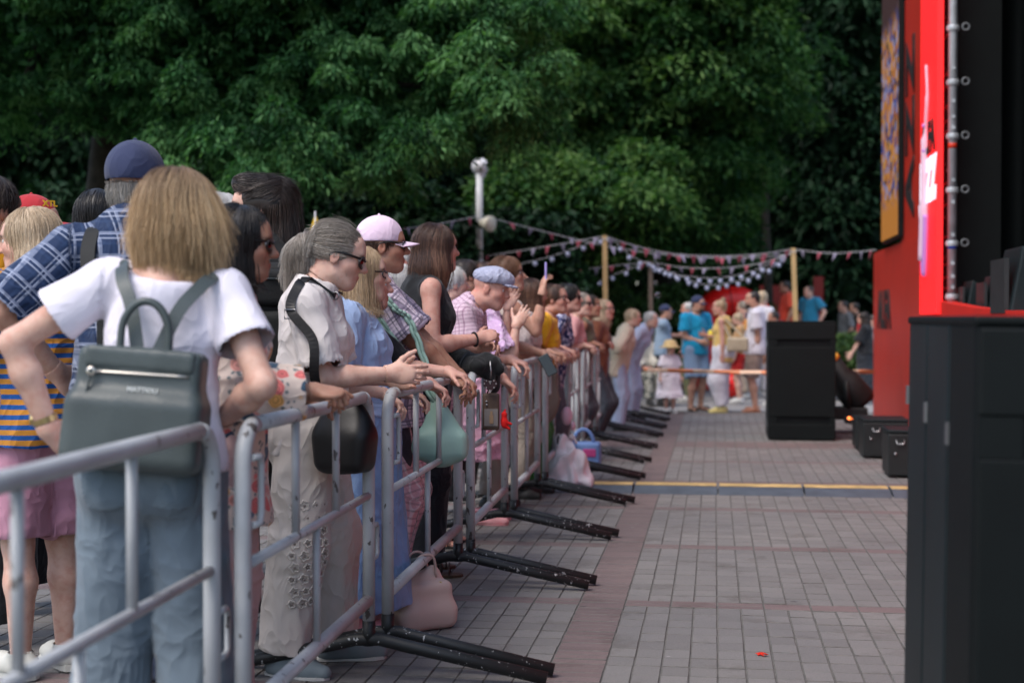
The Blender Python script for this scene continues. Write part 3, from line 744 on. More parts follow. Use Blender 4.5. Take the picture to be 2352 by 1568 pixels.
def string(name, pts, Z, label, flags=14, bulbs=None, cord=.005):
    Zs = Z if hasattr(Z, '__len__') else [Z] * len(pts)
    P = bez([at(x, y, z) for (x, y), z in zip(pts, Zs)], 8); root = empty(name, tuple(P[0]), 0, label, 'bunting' if bulbs is None else 'string lights')
    MB().tube(P, cord, 5).build('cord', m_cord, root)
    L = [0]
    for a, b in zip(P[:-1], P[1:]): L.append(L[-1] + np.linalg.norm(b - a))
    def on(s):
        i = min(max(np.searchsorted(L, s) - 1, 0), len(P) - 2); u = (s - L[i]) / max(L[i + 1] - L[i], 1e-6); return P[i] + (P[i + 1] - P[i]) * u, norm(P[i + 1] - P[i])
    if bulbs is None:
        for i in range(flags):
            p, d = on(L[-1] * (i + .5) / flags); h, w = rnd.uniform(.10, .13), .048; sw = rnd.uniform(-.05, .05); q = np.cross(d, (0, 0, 1)) * .003
            lean = d * rnd.uniform(-.03, .03) + np.cross(d, (0, 0, 1)) * sw
            a, b_, c_ = p - d * w, p + d * w, p + lean - V((0, 0, h))
            MB().add([a - q, b_ - q, c_ - q, a + q, b_ + q, c_ + q], [(0, 1, 2), (5, 4, 3), (0, 3, 4, 1), (1, 4, 5, 2), (2, 5, 3, 0)]).build('flag', m_fr if i % 2 else m_fw, root)
    else:
        for (x, y) in bulbs:
            zz_ = Zs[0] if not hasattr(Z, '__len__') else np.interp(x, [q[0] for q in pts], Zs) if pts[0][0] < pts[-1][0] else Zs[0]
            p = at(x, y, zz_); MB().ball(p - V((0, 0, .012)), (.036, .036, .04), 10).build('bulb', m_bulb, root); MB().tube([p + V((0, 0, .02)), p + V((0, 0, .055))], .016, 8).build('socket', m_txt, root)
string('bunting_string', [(925, 526), (1010, 514), (1096, 497)], [19, 20.5, 21.4], 'bunting running left from the white lamp post', 6)
string('bunting_string', [(1106, 495), (1250, 532), (1400, 566), (1560, 588), (1700, 592), (1822, 584)], [21.5, 22, 22.4, 22.4, 22, 21.4], 'faint bunting from the lamp post to the right, behind the other strings', 15)
string('bunting_string', [(1060, 596), (1180, 578), (1290, 560), (1389, 542)], [22, 21.6, 21, 20.6], 'bunting rising to the top of the nearer pale post', 9)
string('bunting_string', [(1391, 543), (1460, 565), (1540, 582), (1640, 588), (1740, 584), (1822, 572)], [20.6, 20.7, 20.8, 21, 21.1, 21.2], 'bunting sagging between the two pale posts', 16)
string('bunting_string', [(1824, 573), (1900, 581), (1960, 579), (2012, 574)], [21.2, 20.6, 20, 19.2], 'bunting from the far pale post to the red stage wall', 6)
string('bunting_string', [(1215, 634), (1330, 620), (1420, 609), (1494, 601)], [24, 23.8, 23.6, 23.5], 'lower bunting rising to the thin brown post', 8)
string('bunting_string', [(1496, 601), (1560, 613), (1640, 616), (1740, 606), (1820, 580)], [23.5, 23, 22.4, 21.8, 21.2], 'lower bunting from the thin brown post to the far pale post', 11)
cv = lambda a: [((1560 + x / 2.53) / 1.0884, (560 + y / 2.53) / 1.0884) for x, y in a]
U = cv([(225, 290), (290, 320), (340, 342), (400, 345), (475, 355), (545, 358), (610, 355), (680, 347), (742, 332), (818, 310), (876, 288), (948, 250), (1000, 222)])
Lw = cv([(195, 285), (260, 310), (330, 330), (410, 370), (455, 385), (525, 400), (597, 400), (650, 388), (722, 378), (787, 355), (850, 330), (918, 295), (980, 255)])
off = lambda a, k=-6: [(x, y + k) for x, y in a]
string('light_string', off(U), 21.6, 'upper string of round white bulbs sagging between the posts', bulbs=U, cord=.004)
string('light_string', off(Lw), 22.4, 'lower string of round white bulbs sagging between the posts', bulbs=Lw, cord=.004)
A_ = [(1193, 613), (1229, 604), (1268, 594), (1304, 582), (1340, 569), (1380, 555)]
string('light_string', off(A_), 20.8, 'string of bulbs climbing to the nearer pale post', bulbs=A_, cord=.004)
A_ = [(1345, 661), (1377, 650), (1407, 638), (1438, 627), (1467, 614), (1490, 606)]
string('light_string', off(A_), 23.4, 'string of bulbs climbing to the thin brown post', bulbs=A_, cord=.004)
A_ = [(1400, 550), (1425, 571), (1445, 590), (1470, 604), (1500, 612)]
string('light_string', off(A_), 21.0, 'string of bulbs dropping from the nearer pale post', bulbs=A_, cord=.004)
# inflatable arch, ball, yellow pennant, bubbles
m_infl = plain('red_inflatable', srgb(240, 30, 25), .35, 0, .5, .06)
a = at(1680, 745, 27); ar = empty('inflatable_arch', (a[0], a[1], 0), 0, 'red inflatable arch behind the bearded man', 'inflatable')
pts_ = [V((a[0] + .0 + .62 * math.cos(t_), a[1], .95 + .72 * math.sin(t_))) for t_ in np.linspace(0, math.pi, 13)]
MB().tube([(pts_[0][0], a[1], 0)] + pts_ + [(pts_[-1][0], a[1], 0)], .30, 14).build('tube', m_infl, ar)
for k in (3, 6, 9): MB().tube([pts_[k] - (pts_[k + 1] - pts_[k]) * .08, pts_[k] + (pts_[k + 1] - pts_[k]) * .08], .305, 14).build('seam', plain('dark_seam', srgb(150, 18, 16), .5), ar)
a = ground_at(1678, 24); bl = empty('red_ball', (a[0], a[1], 0), 0, 'red ball on the ground behind the white trousers', 'ball')
MB().ball((a[0], a[1], .22), .22, 16).build('shell', m_infl, bl); MB().lathe((a[0], a[1] - .215, .22), [(0, -.004), (.02, -.004), (.02, .01)], 8, (0, 1, 0)).build('valve', m_txt, bl)
a = at(724, 490, 13); yf = empty('yellow_pennant', (a[0], a[1], 0), 0, 'yellow pointed pennant sticking up behind the gray ponytail', 'pennant')
MB().tube([(a[0], a[1], 0), a + V((0, 0, .02))], .008, 6).build('pole', m_cord, yf)
MB().add([a, a + V((-.07, 0, -.22)), a + V((.08, .01, -.22)), a + V((0, .01, 0)), a + V((-.07, .01, -.22)), a + V((.08, .02, -.22))], [(0, 1, 2), (5, 4, 3), (0, 3, 4, 1), (1, 4, 5, 2), (2, 5, 3, 0)]).build('cloth', plain('yellow_cloth', srgb(235, 190, 40), .7), yf)
tg = NT('soap_film'); tg.set((.9, .95, 1), .02); tg.b.inputs['Transmission Weight'].default_value = 1; tg.b.inputs['IOR'].default_value = 1.05; tg.b.inputs['Specular IOR Level'].default_value = 1.0
for (x, y, r, lab) in ((1511, 678, .034, 'larger soap bubble floating beside the brown post'), (1507, 650, .026, 'smaller soap bubble floating above the other')):
    tag(MB().ball(at(x, y, 15.5), r, 20).build('soap_bubble', tg.m), lab, 'bubble')
# red poster boards far back, small litter
for (x, y, Z, w, h, lab) in ((1775, 700, 34, 60, 90, 'dark red banner far behind the red shirt'), (1880, 690, 33, 22, 110, 'thin dark red banner between trunk and teal shirt')):
    p = at(x, y, Z); ww, hh = px_r(w, h, Z); o = empty('red_banner', (p[0], p[1], 0), 0, lab, 'banner')
    MB().box((p[0] - ww / 2, p[1], p[2] - hh / 2), (p[0] + ww / 2, p[1] + .03, p[2] + hh / 2)).build('board', plain('dark_red_banner', srgb(110, 25, 22), .6), o)
    for sx in (-1, 1): MB().tube([(p[0] + sx * ww * .45, p[1] + .015, 0), (p[0] + sx * ww * .45, p[1] + .015, p[2] - hh / 2)], .02, 6).build('stake', m_oldw, o)
p = at(1746, 1505, 5.56); p[2] = .004
mb = MB()
for k in range(7):
    q = p + V((rnd.uniform(-.02, .02), rnd.uniform(-.012, .012), .001 * k)); a_ = rnd.uniform(0, 6.28); u_ = V((math.cos(a_), math.sin(a_), .25)) * .014; w_ = V((-math.sin(a_), math.cos(a_), .1)) * .006
    mb.add([q - u_, q - w_, q + u_, q + w_, q - u_ + V((0, 0, .002)), q - w_ + V((0, 0, .002)), q + u_ + V((0, 0, .002)), q + w_ + V((0, 0, .002))], [(3, 2, 1, 0), (4, 5, 6, 7), (0, 1, 5, 4), (1, 2, 6, 5), (2, 3, 7, 6), (3, 0, 4, 7)])
tag(mb.build('paper_scrap', plain('red_paper', srgb(225, 50, 30), .6)), 'crumpled scrap of red paper on the grey pavers', 'litter')
# ================================================================ people: signed-distance bodies meshed with surface nets
f32 = np.float32
UPV = np.array([0, 0, 1.0])
def rotm(axis, deg):
    return np.array(Matrix.Rotation(math.radians(deg), 3, Vector(axis)))
class Cone:      # tapered capsule, optional flat end, optional flattening along an axis
    def __init__(s, a, b, ra, rb, k=.02, op='u', flat=None, enda=False, endb=False):
        s.a, s.b, s.ra, s.rb, s.k, s.op, s.flat, s.enda, s.endb = V(a), V(b), ra, rb, k, op, flat, enda, endb
        m = max(ra, rb); s.lo = np.minimum(s.a, s.b) - m; s.hi = np.maximum(s.a, s.b) + m
    def d(s, p):
        ab = (s.b - s.a).astype(f32); L2 = float(ab @ ab) + 1e-12
        q = p - s.a.astype(f32)
        t = np.clip((q @ ab) / f32(L2), 0, 1); r = q - t[..., None] * ab
        if s.flat is not None:
            ax, fac = s.flat; c = r @ V(ax).astype(f32); r = r + (c * f32(fac - 1))[..., None] * V(ax).astype(f32)
        dd = np.sqrt((r * r).sum(-1)) - (f32(s.ra) + t * f32(s.rb - s.ra))
        L = math.sqrt(L2)
        if s.endb: dd = np.maximum(dd, (q @ (ab / f32(L))) - f32(L))
        if s.enda: dd = np.maximum(dd, -(q @ (ab / f32(L))))
        return dd
class Ell:
    def __init__(s, c, r, R=None, k=.02, op='u'):
        s.c, s.r, s.R, s.k, s.op = V(c), V(r), (np.eye(3) if R is None else R), k, op
        e = np.abs(s.R.T) @ s.r if False else np.sqrt(((s.R * s.r[:, None]) ** 2).sum(0)); s.lo = s.c - e; s.hi = s.c + e
    def d(s, p):
        q = (p - s.c.astype(f32)) @ s.R.T.astype(f32); r = s.r.astype(f32)
        k0 = np.sqrt(((q / r) ** 2).sum(-1)); k1 = np.sqrt(((q / (r * r)) ** 2).sum(-1)) + f32(1e-6)
        return k0 * (k0 - 1) / k1
class Plane:     # keep the side where (p-o).n < 0
    def __init__(s, o, n): s.o, s.n, s.op = V(o), norm(n), 'p'
    def d(s, p): return (p - s.o.astype(f32)) @ s.n.astype(f32)
def combine(D, d, op, k):
    if op == 'u':
        h = np.maximum(k - np.abs(D - d), 0) / k; return np.minimum(D, d) - h * h * k * .25
    if op == 's':
        e = -d; h = np.maximum(k - np.abs(D - e), 0) / k; return np.maximum(D, e) + h * h * k * .25
    return np.maximum(D, d)
def sdf_eval(prims, p):
    D = np.full(p.shape[:-1], .5, f32)
    for q in prims: D = combine(D, q.d(p), q.op, f32(getattr(q, 'k', .01)))
    return D
def sdf_grad(prims, p, e=.003):
    g = np.stack([sdf_eval(prims, p + V(a).astype(f32) * e) - sdf_eval(prims, p - V(a).astype(f32) * e) for a in ((1, 0, 0), (0, 1, 0), (0, 0, 1))], -1)
    return g / (np.linalg.norm(g, axis=-1, keepdims=True) + 1e-6)
def mesh_sdf(prims, vox):
    us = [q for q in prims if q.op == 'u']
    lo = np.min([q.lo for q in us], 0) - 3 * vox; hi = np.max([q.hi for q in us], 0) + 3 * vox
    n = np.ceil((hi - lo) / vox).astype(int) + 1
    D = np.full(tuple(n), .3, f32)
    ax = [(lo[i] + vox * np.arange(n[i])).astype(f32) for i in range(3)]
    for q in prims:
        if q.op == 'p': sl = (slice(None),) * 3
        else:
            m = q.k + 2.5 * vox; a = np.maximum(((q.lo - m - lo) / vox).astype(int), 0); b = np.minimum(((q.hi + m - lo) / vox).astype(int) + 2, n)
            if (b <= a).any(): continue
            sl = tuple(slice(a[i], b[i]) for i in range(3))
        P = np.stack(np.meshgrid(ax[0][sl[0]], ax[1][sl[1]], ax[2][sl[2]], indexing='ij'), -1)
        D[sl] = combine(D[sl], q.d(P), q.op, f32(getattr(q, 'k', .01)))
    S = D < 0
    c8 = [(i, j, k) for i in (0, 1) for j in (0, 1) for k in (0, 1)]
    sub = lambda A, o: A[o[0]:A.shape[0] - 1 + o[0], o[1]:A.shape[1] - 1 + o[1], o[2]:A.shape[2] - 1 + o[2]]
    cnt = sum(sub(S, o).astype(np.int8) for o in c8); act = (cnt > 0) & (cnt < 8)
    I = np.argwhere(act); N = len(I)
    if N == 0: return np.zeros((0, 3)), np.zeros((0, 4), int)
    idx = np.full(act.shape, -1, np.int32); idx[act] = np.arange(N)
    val = np.stack([D[I[:, 0] + o[0], I[:, 1] + o[1], I[:, 2] + o[2]] for o in c8], 1)
    acc = np.zeros((N, 3)); w = np.zeros(N)
    for ia, oa in enumerate(c8):
        for ib, ob in enumerate(c8):
            if ib <= ia or sum(abs(x - y) for x, y in zip(oa, ob)) != 1: continue
            va, vb = val[:, ia], val[:, ib]; x = (va < 0) != (vb < 0)
            t = np.where(x, va / np.where(x, va - vb, 1), 0)[:, None]
            acc += np.where(x[:, None], V(oa) + t * (V(ob) - V(oa)), 0); w += x
    verts = lo + vox * (I + acc / np.maximum(w, 1)[:, None])
    F = []
    for d in range(3):
        e1, e2 = (d + 1) % 3, (d + 2) % 3
        s0 = [slice(None)] * 3; s1 = [slice(None)] * 3; s0[d] = slice(0, -1); s1[d] = slice(1, None)
        ch = S[tuple(s0)] != S[tuple(s1)]; E = np.argwhere(ch)
        E = E[(E[:, e1] > 0) & (E[:, e2] > 0) & (E[:, e1] < S.shape[e1] - 1) & (E[:, e2] < S.shape[e2] - 1)]
        if len(E) == 0: continue
        q = []
        for (u, v_) in ((1, 1), (0, 1), (0, 0), (1, 0)):
            c = E.copy(); c[:, e1] -= u; c[:, e2] -= v_; q.append(idx[c[:, 0], c[:, 1], c[:, 2]])
        q = np.stack(q, 1); fl = S[E[:, 0], E[:, 1], E[:, 2]]
        q[~fl] = q[~fl][:, ::-1]; F.append(q)
    return verts, np.vstack(F)
def clean(v, f, drop=None):
    if drop is not None and len(f):
        f = f[~drop[f].all(1)]
    used = np.unique(f); m = np.full(len(v), -1); m[used] = np.arange(len(used))
    return v[used], m[f]
def open_ends(prims, v, vox, f):
    drop = np.zeros(len(v), bool)
    for q in prims:
        if q.op == 'p': drop |= np.abs((v - q.o) @ q.n) < .42 * vox
        elif isinstance(q, Cone):
            L = norm(q.b - q.a)
            if q.endb: drop |= (np.abs((v - q.b) @ L) < .42 * vox) & (np.linalg.norm(v - q.b, axis=1) < q.rb * 1.25)
            if q.enda: drop |= (np.abs((v - q.a) @ L) < .42 * vox) & (np.linalg.norm(v - q.a, axis=1) < q.ra * 1.25)
    return clean(v, f, drop)
_wr = np.random.default_rng(5)
_W = [(_wr.normal(size=(10, 3)), _wr.uniform(0, 6.28, 10)) for _ in range(4)]
def snoise(p, freq, s=0):
    w, ph = _W[s]; return np.sin(p @ (w.T * freq) + ph).sum(1) / 4.5
def normals(v, f):
    n = np.zeros_like(v); a = v[f[:, 2]] - v[f[:, 0]]; b = v[f[:, 3]] - v[f[:, 1]]; fn = np.cross(a, b)
    for i in range(4): np.add.at(n, f[:, i], fn)
    return n / (np.linalg.norm(n, axis=1, keepdims=True) + 1e-9)
def attr_f(me, name, val): a = me.attributes.new(name, 'FLOAT', 'POINT'); a.data.foreach_set('value', np.ascontiguousarray(val, f32))
def attr_v(me, name, val): a = me.attributes.new(name, 'FLOAT_VECTOR', 'POINT'); a.data.foreach_set('vector', np.ascontiguousarray(val, f32).ravel())

# ---------------------------------------------------------------- skin, hair and fabric materials
def skin_mat(name, col, red=.25):
    t = NT(name); g = t.n('NewGeometry').outputs['Position']
    lip, brow, ck = t.attr('lip', 'Fac'), t.attr('brow', 'Fac'), t.attr('cheek', 'Fac')
    c = t.ramp(t.noise(9, g, 4), [(.3, tuple(x * y for x, y in zip(col, (.90, .83, .80)))), (.7, tuple(x * 1.08 for x in col))])
    c = t.mix(1, c, t.ramp(t.noise(38, g, 3), [(.32, (.92, .80, .78)), (.55, (1, 1, 1)), (.8, (1.06, 1.03, 1.0))]), 'MULTIPLY')
    c = t.mix(t.math('MULTIPLY', ck, .55), c, (col[0] * 1.0, col[1] * .62, col[2] * .58))
    c = t.mix(t.math('MULTIPLY', lip, .75), c, (col[0] * .75, col[1] * .38, col[2] * .36))
    c = t.mix(brow, c, (.06, .042, .032))
    t.set(c, .52, 0, .35); t.b.inputs['Subsurface Weight'].default_value = .12; t.b.inputs['Subsurface Radius'].default_value = (.012, .005, .003); t.b.inputs['Subsurface Scale'].default_value = .6
    t.bump(t.noise(220, g, 2), .08, .002)
    return t.m
SK = {'fair': skin_mat('fair_skin', (.64, .42, .335)), 'warm': skin_mat('warm_skin', (.53, .315, .23)), 'tan': skin_mat('tanned_skin', (.40, .22, .15)), 'pink': skin_mat('rosy_skin', (.60, .345, .275))}
def hair_mat(name, root, tip, tip2=None):
    t = NT(name); r = t.attr('shade', 'Fac'); h = t.attr('along', 'Fac')
    a = t.ramp(r, [(0, tuple(c * .6 for c in tip)), (.5, tip), (1, tip2 or tuple(min(1, c * 1.35) for c in tip))])
    c = t.mix(t.math('MULTIPLY', t.ramp(h, [(.0, (1, 1, 1)), (.45, (0, 0, 0))]), .85), a, root)
    t.set(c, .42, 0, .45); return t.m
def fabric(name, col, pat=None, c2=None, c3=None, per=.05, rough=.85, sheen=.15, bump=.25):
    if name in _mc: return _mc[name]
    t = NT(name); v = t.attr('rest'); s = t.sep(v)
    vary = t.ramp(t.noise(5, v, 4), [(.3, (.86, .86, .86)), (.7, (1.06, 1.06, 1.06))])
    base = col
    fr = lambda x, p, o=0.: t.math('FRACT', t.math('ADD', t.math('DIVIDE', x, p), 100 + o))
    if pat == 'stripes':
        base = t.mix(t.math('GREATER_THAN', fr(s[2], per), .47), col, c2)
    elif pat == 'plaid':        # wide bands and thin lines both ways
        b = col
        for ax in (0, 2):
            x = s[ax] if ax == 2 else t.math('ADD', s[0], t.math('MULTIPLY', s[1], .8))
            b = t.mix(t.math('MULTIPLY', t.math('GREATER_THAN', fr(x, per), .86), .75), b, c2)
            b = t.mix(t.math('MULTIPLY', t.math('LESS_THAN', fr(x, per, .35), .07), .6), b, c2)
            if c3: b = t.mix(t.math('MULTIPLY', t.math('LESS_THAN', fr(x, per * .5, .2), .22), .5), b, c3)
        base = b
    elif pat == 'check':
        b = col
        for ax in (0, 2):
            x = s[ax] if ax == 2 else t.math('ADD', s[0], t.math('MULTIPLY', s[1], .8))
            b = t.mix(t.math('MULTIPLY', t.math('GREATER_THAN', fr(x, per), .78), .6), b, c2)
        base = b
    elif pat == 'vstripes':
        x = t.math('ADD', s[0], t.math('MULTIPLY', s[1], .9))
        b = t.mix(t.math('GREATER_THAN', fr(x, per), .62), col, c2)
        base = t.mix(t.math('MULTIPLY', t.math('LESS_THAN', fr(x, per * .5, .1), .16), .8), b, c3 or c2)
        base = t.mix(t.math('MULTIPLY', t.math('GREATER_THAN', fr(s[2], per * .7), .72), .35), base, c2)
    elif pat == 'floral':
        wv = t.n('VectorMath', operation='ADD'); nz = t.n('TexNoise', i_Scale=14.0); t.l(v, nz.inputs['Vector']); t.l(v, wv.inputs[0]); t.l(t.scalev(nz.outputs['Color'], (.05, .05, .05)), wv.inputs[1])
        vo = t.n('TexVoronoi', i_Scale=1 / per); t.l(wv.outputs[0], vo.inputs['Vector'])
        petal = t.ramp(vo.outputs['Distance'], [(.0, (1, 1, 1)), (.42, (1, 1, 1)), (.5, (0, 0, 0))])
        cc = t.ramp(t.sep(vo.outputs['Color'])[0], [(0, c2), (.38, c3 or c2), (.62, srgb(225, 165, 95)), (.8, srgb(70, 95, 115))], 'CONSTANT')
        vo2 = t.n('TexVoronoi', i_Scale=2.6 / per); t.l(wv.outputs[0], vo2.inputs['Vector'])
        ring = t.ramp(t.math('FRACT', t.math('MULTIPLY', vo.outputs['Distance'], 6.5)), [(.35, (.75, .75, .75)), (.6, (1.1, 1.1, 1.1))])
        leaf = t.ramp(vo2.outputs['Distance'], [(.26, (1, 1, 1)), (.34, (0, 0, 0))])
        base = t.mix(t.math('MULTIPLY', leaf, .8), col, srgb(80, 105, 110)); base = t.mix(petal, base, t.mix(1, cc, ring, 'MULTIPLY'))
    elif pat == 'blotch':
        base = t.ramp(t.noise(1 / per, v, 3), [(.45, col), (.52, c2), (.6, c3 or c2)])
    elif pat == 'denim':
        base = t.ramp(t.noise(3.5, v, 5), [(.3, tuple(x * .8 for x in col)), (.55, col), (.8, c2)])
    c = t.mix(1, base, vary, 'MULTIPLY')
    t.set(c, rough, 0, .25); t.b.inputs['Sheen Weight'].default_value = sheen
    wv2 = t.n('VectorMath', operation='ADD'); t.l(t.scalev(v, (1, 1, .6)), wv2.inputs[0]); t.l(t.scalev(t.noise(3.5, v, 2, out=1), (.22, .22, .22)), wv2.inputs[1])
    rid = lambda sc_: t.math('POWER', t.math('SUBTRACT', 1, t.math('ABSOLUTE', t.math('MULTIPLY', t.math('SUBTRACT', t.noise(sc_, wv2.outputs[0], 1), .5), 3.2)), True), 2.5)
    hh = t.math('ADD', t.math('ADD', rid(6), t.math('MULTIPLY', rid(15), .45)), t.math('MULTIPLY', t.noise(300, v, 1), .05)); t.bump(hh, min(1, bump * 1.8), .022)
    _mc[name] = t.m; return t.m
m_lens_d = plain('dark_lens', (.006, .006, .007), .12, 0, .6); m_frame = plain('black_frame', (.012, .012, .012), .3, 0, .5)
m_eye = plain('eye_white', (.62, .6, .58), .2, 0, .5, .02); m_iris = plain('dark_iris', (.03, .025, .02), .15, 0, .6)

# ---------------------------------------------------------------- skeleton
def ik(a, b, l1, l2, pole):
    a, b = V(a), V(b); d = b - a; L = np.linalg.norm(d); L2 = min(L, (l1 + l2) * .999); d = d / (L + 1e-9); b = a + d * L2
    x = (l1 * l1 - l2 * l2 + L2 * L2) / (2 * L2); h = math.sqrt(max(l1 * l1 - x * x, 0)); p = V(pole) - d * (V(pole) @ d); p = norm(p)
    return a + d * x + p * h, b
class Person:
    N = 0
    def __init__(s, label, x, Z, H=1.66, yaw=0., lean=0., side=0., sex='f', fat=1.0, skin='fair', sit=None, hipdy=0., vox=None, pos=None, group='crowd behind the barriers'):
        s.Z = Z; s.s = H / 1.70; s.sex = sex; s.fat = fat; s.skin = skin
        g = V(pos) if pos is not None else V(ground_at(x, Z)); s.pos = V((g[0], g[1], 0))
        y = math.radians(yaw); s.f = V((math.cos(y), math.sin(y), 0)); s.r = V((math.sin(y), -math.cos(y), 0)); s.u = V((0, 0, 1))
        S = s.s; R = rotm(s.r, -lean) @ rotm(s.f, side); s.R = R
        s.tu, s.tf, s.tr = R @ s.u, R @ s.f, R @ s.r
        hz = (.93 * S if sit is None else sit) + hipdy
        J = s.J = {}; J['pelvis'] = s.pos + s.u * hz
        J['waist'] = J['pelvis'] + s.tu * .14 * S; J['chest'] = J['pelvis'] + s.tu * .34 * S; J['neck'] = J['pelvis'] + s.tu * .525 * S
        sw = (.158 if sex == 'f' else .185) * S * (.5 + .5 * fat)
        for sd, k in (('R', 1), ('L', -1)):
            J['sh' + sd] = J['pelvis'] + s.tu * .452 * S + s.tr * sw * k
            J['hip' + sd] = J['pelvis'] - s.u * .03 * S + s.r * .088 * S * k
            J['foot' + sd] = s.pos + s.r * .095 * S * k + s.u * .07 * S
            J['hand' + sd] = J['sh' + sd] - s.u * .5 * S + s.r * .07 * k + s.f * .06
            s.J['pole' + sd] = -s.f * 1. + s.r * k * .4 - s.u * .2
            s.J['kpole' + sd] = s.f
        s.l1, s.l2 = .285 * S, .245 * S
        s.t1, s.t2 = .43 * S, .41 * S
        s.head(yaw, 0, 0); s.vox = vox or min(max(Z * .0015, .0068), .024); s.hvox = min(max(Z * .00095, .0045), .014); s.fvox = min(max(Z * .0008, .0036), .0085)
        s.root = empty('person', tuple(s.pos), 0, label, 'person', group)
        s.hands = {}; s.parts = []; s.armk = 1.0
    def head(s, yaw, pitch=0, roll=0, fwd=.03, up=.115):
        y = math.radians(yaw); f = V((math.cos(y), math.sin(y), 0)); r = V((math.sin(y), -math.cos(y), 0))
        R = rotm(f, roll) ; f2 = rotm(r, pitch) @ f; f2 = R @ f2; r2 = R @ r; u2 = np.cross(r2, f2)
        s.hf, s.hr, s.hu = f2, r2, u2; S = s.s
        J = s.J; J['head'] = J['neck'] + s.tu * up * S * .45 + u2 * up * S * .6 + f2 * fwd * S + s.tf * .02
        s.hs = S * .98
        return s
    def aim(s, x, y=None, lim=.15):
        """move the figure so that its head is seen at photo position (x, y)"""
        for _ in range(3):
            px_, py_, Zc = proj(s.J['head']); d = cR * ((x - px_) / FPX * Zc)
            dz = 0 if y is None else float(np.clip((py_ - y) / FPX * Zc, -lim, lim))
            for k in list(s.J):
                if k.startswith(('pole', 'kpole', 'fd')): continue
                s.J[k] = s.J[k] + d + (0 if k.startswith('foot') else UPV * dz)
            s.pos = s.pos + d
            if y is not None: lim = max(0, lim - abs(dz))
        s.root.location = tuple(s.pos); return s
    def hp(s, x, y, z): return s.J['head'] + s.hs * (s.hr * x + s.hf * y + s.hu * z)
    def hv(s, p): return np.stack([(p - s.J['head']) @ s.hr, (p - s.J['head']) @ s.hf, (p - s.J['head']) @ s.hu], -1) / s.hs
    def px(s, x, y, dz=0): return at(x, y, s.Z + dz)
    def hand(s, sd, target, d=None, n=None, pole=None, curl=25, thumb=0, spread=4, fore=None):
        """wrist target, finger direction d, palm normal n"""
        s.J['hand' + sd] = V(target)
        if pole is not None: s.J['pole' + sd] = V(pole)
        s.hands[sd] = (None if d is None else norm(d), None if n is None else norm(n), curl, thumb, spread); return s
    def foot(s, sd, target, d=None):
        s.J['foot' + sd] = V(target); 
        if d is not None: s.J['fd' + sd] = norm(d)
        return s
    def solve(s):
        J = s.J
        for sd in 'RL':
            J['elbow' + sd], J['wrist' + sd] = ik(J['sh' + sd], J['hand' + sd], s.l1, s.l2, J['pole' + sd])
            J['knee' + sd], J['ankle' + sd] = ik(J['hip' + sd], J['foot' + sd], s.t1, s.t2, J['kpole' + sd])
            J.setdefault('fd' + sd, s.f + s.r * (.2 if sd == 'R' else -.2))
        s.frame = np.stack([s.tr, s.tf, s.tu])
        s.bones = [(J['pelvis'], J['neck'], .15 * s.s, s.frame, V((0, 0, .9)))]
    # -------- prims
    def torso(s, o=0., k=.05, low=True):
        S, J, fr, F = s.s, s.J, s.frame, s.fat; m = s.sex == 'm'
        up = lambda b, z, y=0.: J[b] + s.tu * z * S + s.tf * y * S
        P = [Ell(up('chest', -.02), ((.140 if not m else .155) * S * F + o, .105 * S * F + o, .17 * S + o), fr, k),
             Ell(up('waist', 0), ((.125 if not m else .14) * S * F + o, .10 * S * F ** 1.3 + o, .13 * S + o), fr, k),
             Cone(J['shR'] - s.tr * .02 * S - s.tu * .004 * S, J['neck'] - s.tu * .035 * S, .040 * S + o, .052 * S + o, .03), Cone(J['shL'] + s.tr * .02 * S - s.tu * .004 * S, J['neck'] - s.tu * .035 * S, .040 * S + o, .052 * S + o, .03)]
        P.append(Cone(up('chest', .10, -.02), J['neck'] - s.tu * .01, .085 * S + o, .055 * S + o, k))
        if not m:
            for q in (1, -1): P.append(Ell(up('chest', -.03, .075) + s.tr * q * .068 * S, (.06 * S * F + o, .055 * S * F + o, .062 * S + o), fr, .05))
        if low:
            P.append(Ell(up('pelvis', .0), ((.165 if not m else .155) * S * F + o, .118 * S * F + o, .13 * S + o), np.stack([s.tr, np.cross(s.u, s.tr), s.u]), k))
            for q in (1, -1): P.append(Ell(J['pelvis'] - s.f * .055 * S - s.u * .045 * S + s.r * q * .07 * S, (.085 * S * F + o, .085 * S * F + o, .09 * S + o), None, .05))
        return P
    def arm(s, sd, o=0., t0=0., t1=2., k=.03):
        J, S, F = s.J, s.s, (.6 + .4 * s.fat) * s.armk * (1.0 if s.sex == 'f' else 1.12); a, e, w = J['sh' + sd], J['elbow' + sd], J['wrist' + sd]
        P = [Ell(a - s.tu * .006 * S, (.046 * S * F + o,) * 3, None, .03), Cone(a, e, .045 * S * F + o, .0355 * S * F + o, k), Cone(e, e + (w - e) * .35, .0355 * S * F + o, .0385 * S * F + o, .02), Cone(e + (w - e) * .35, w, .0385 * S * F + o, .0255 * S * F + o, .02)]
        return P
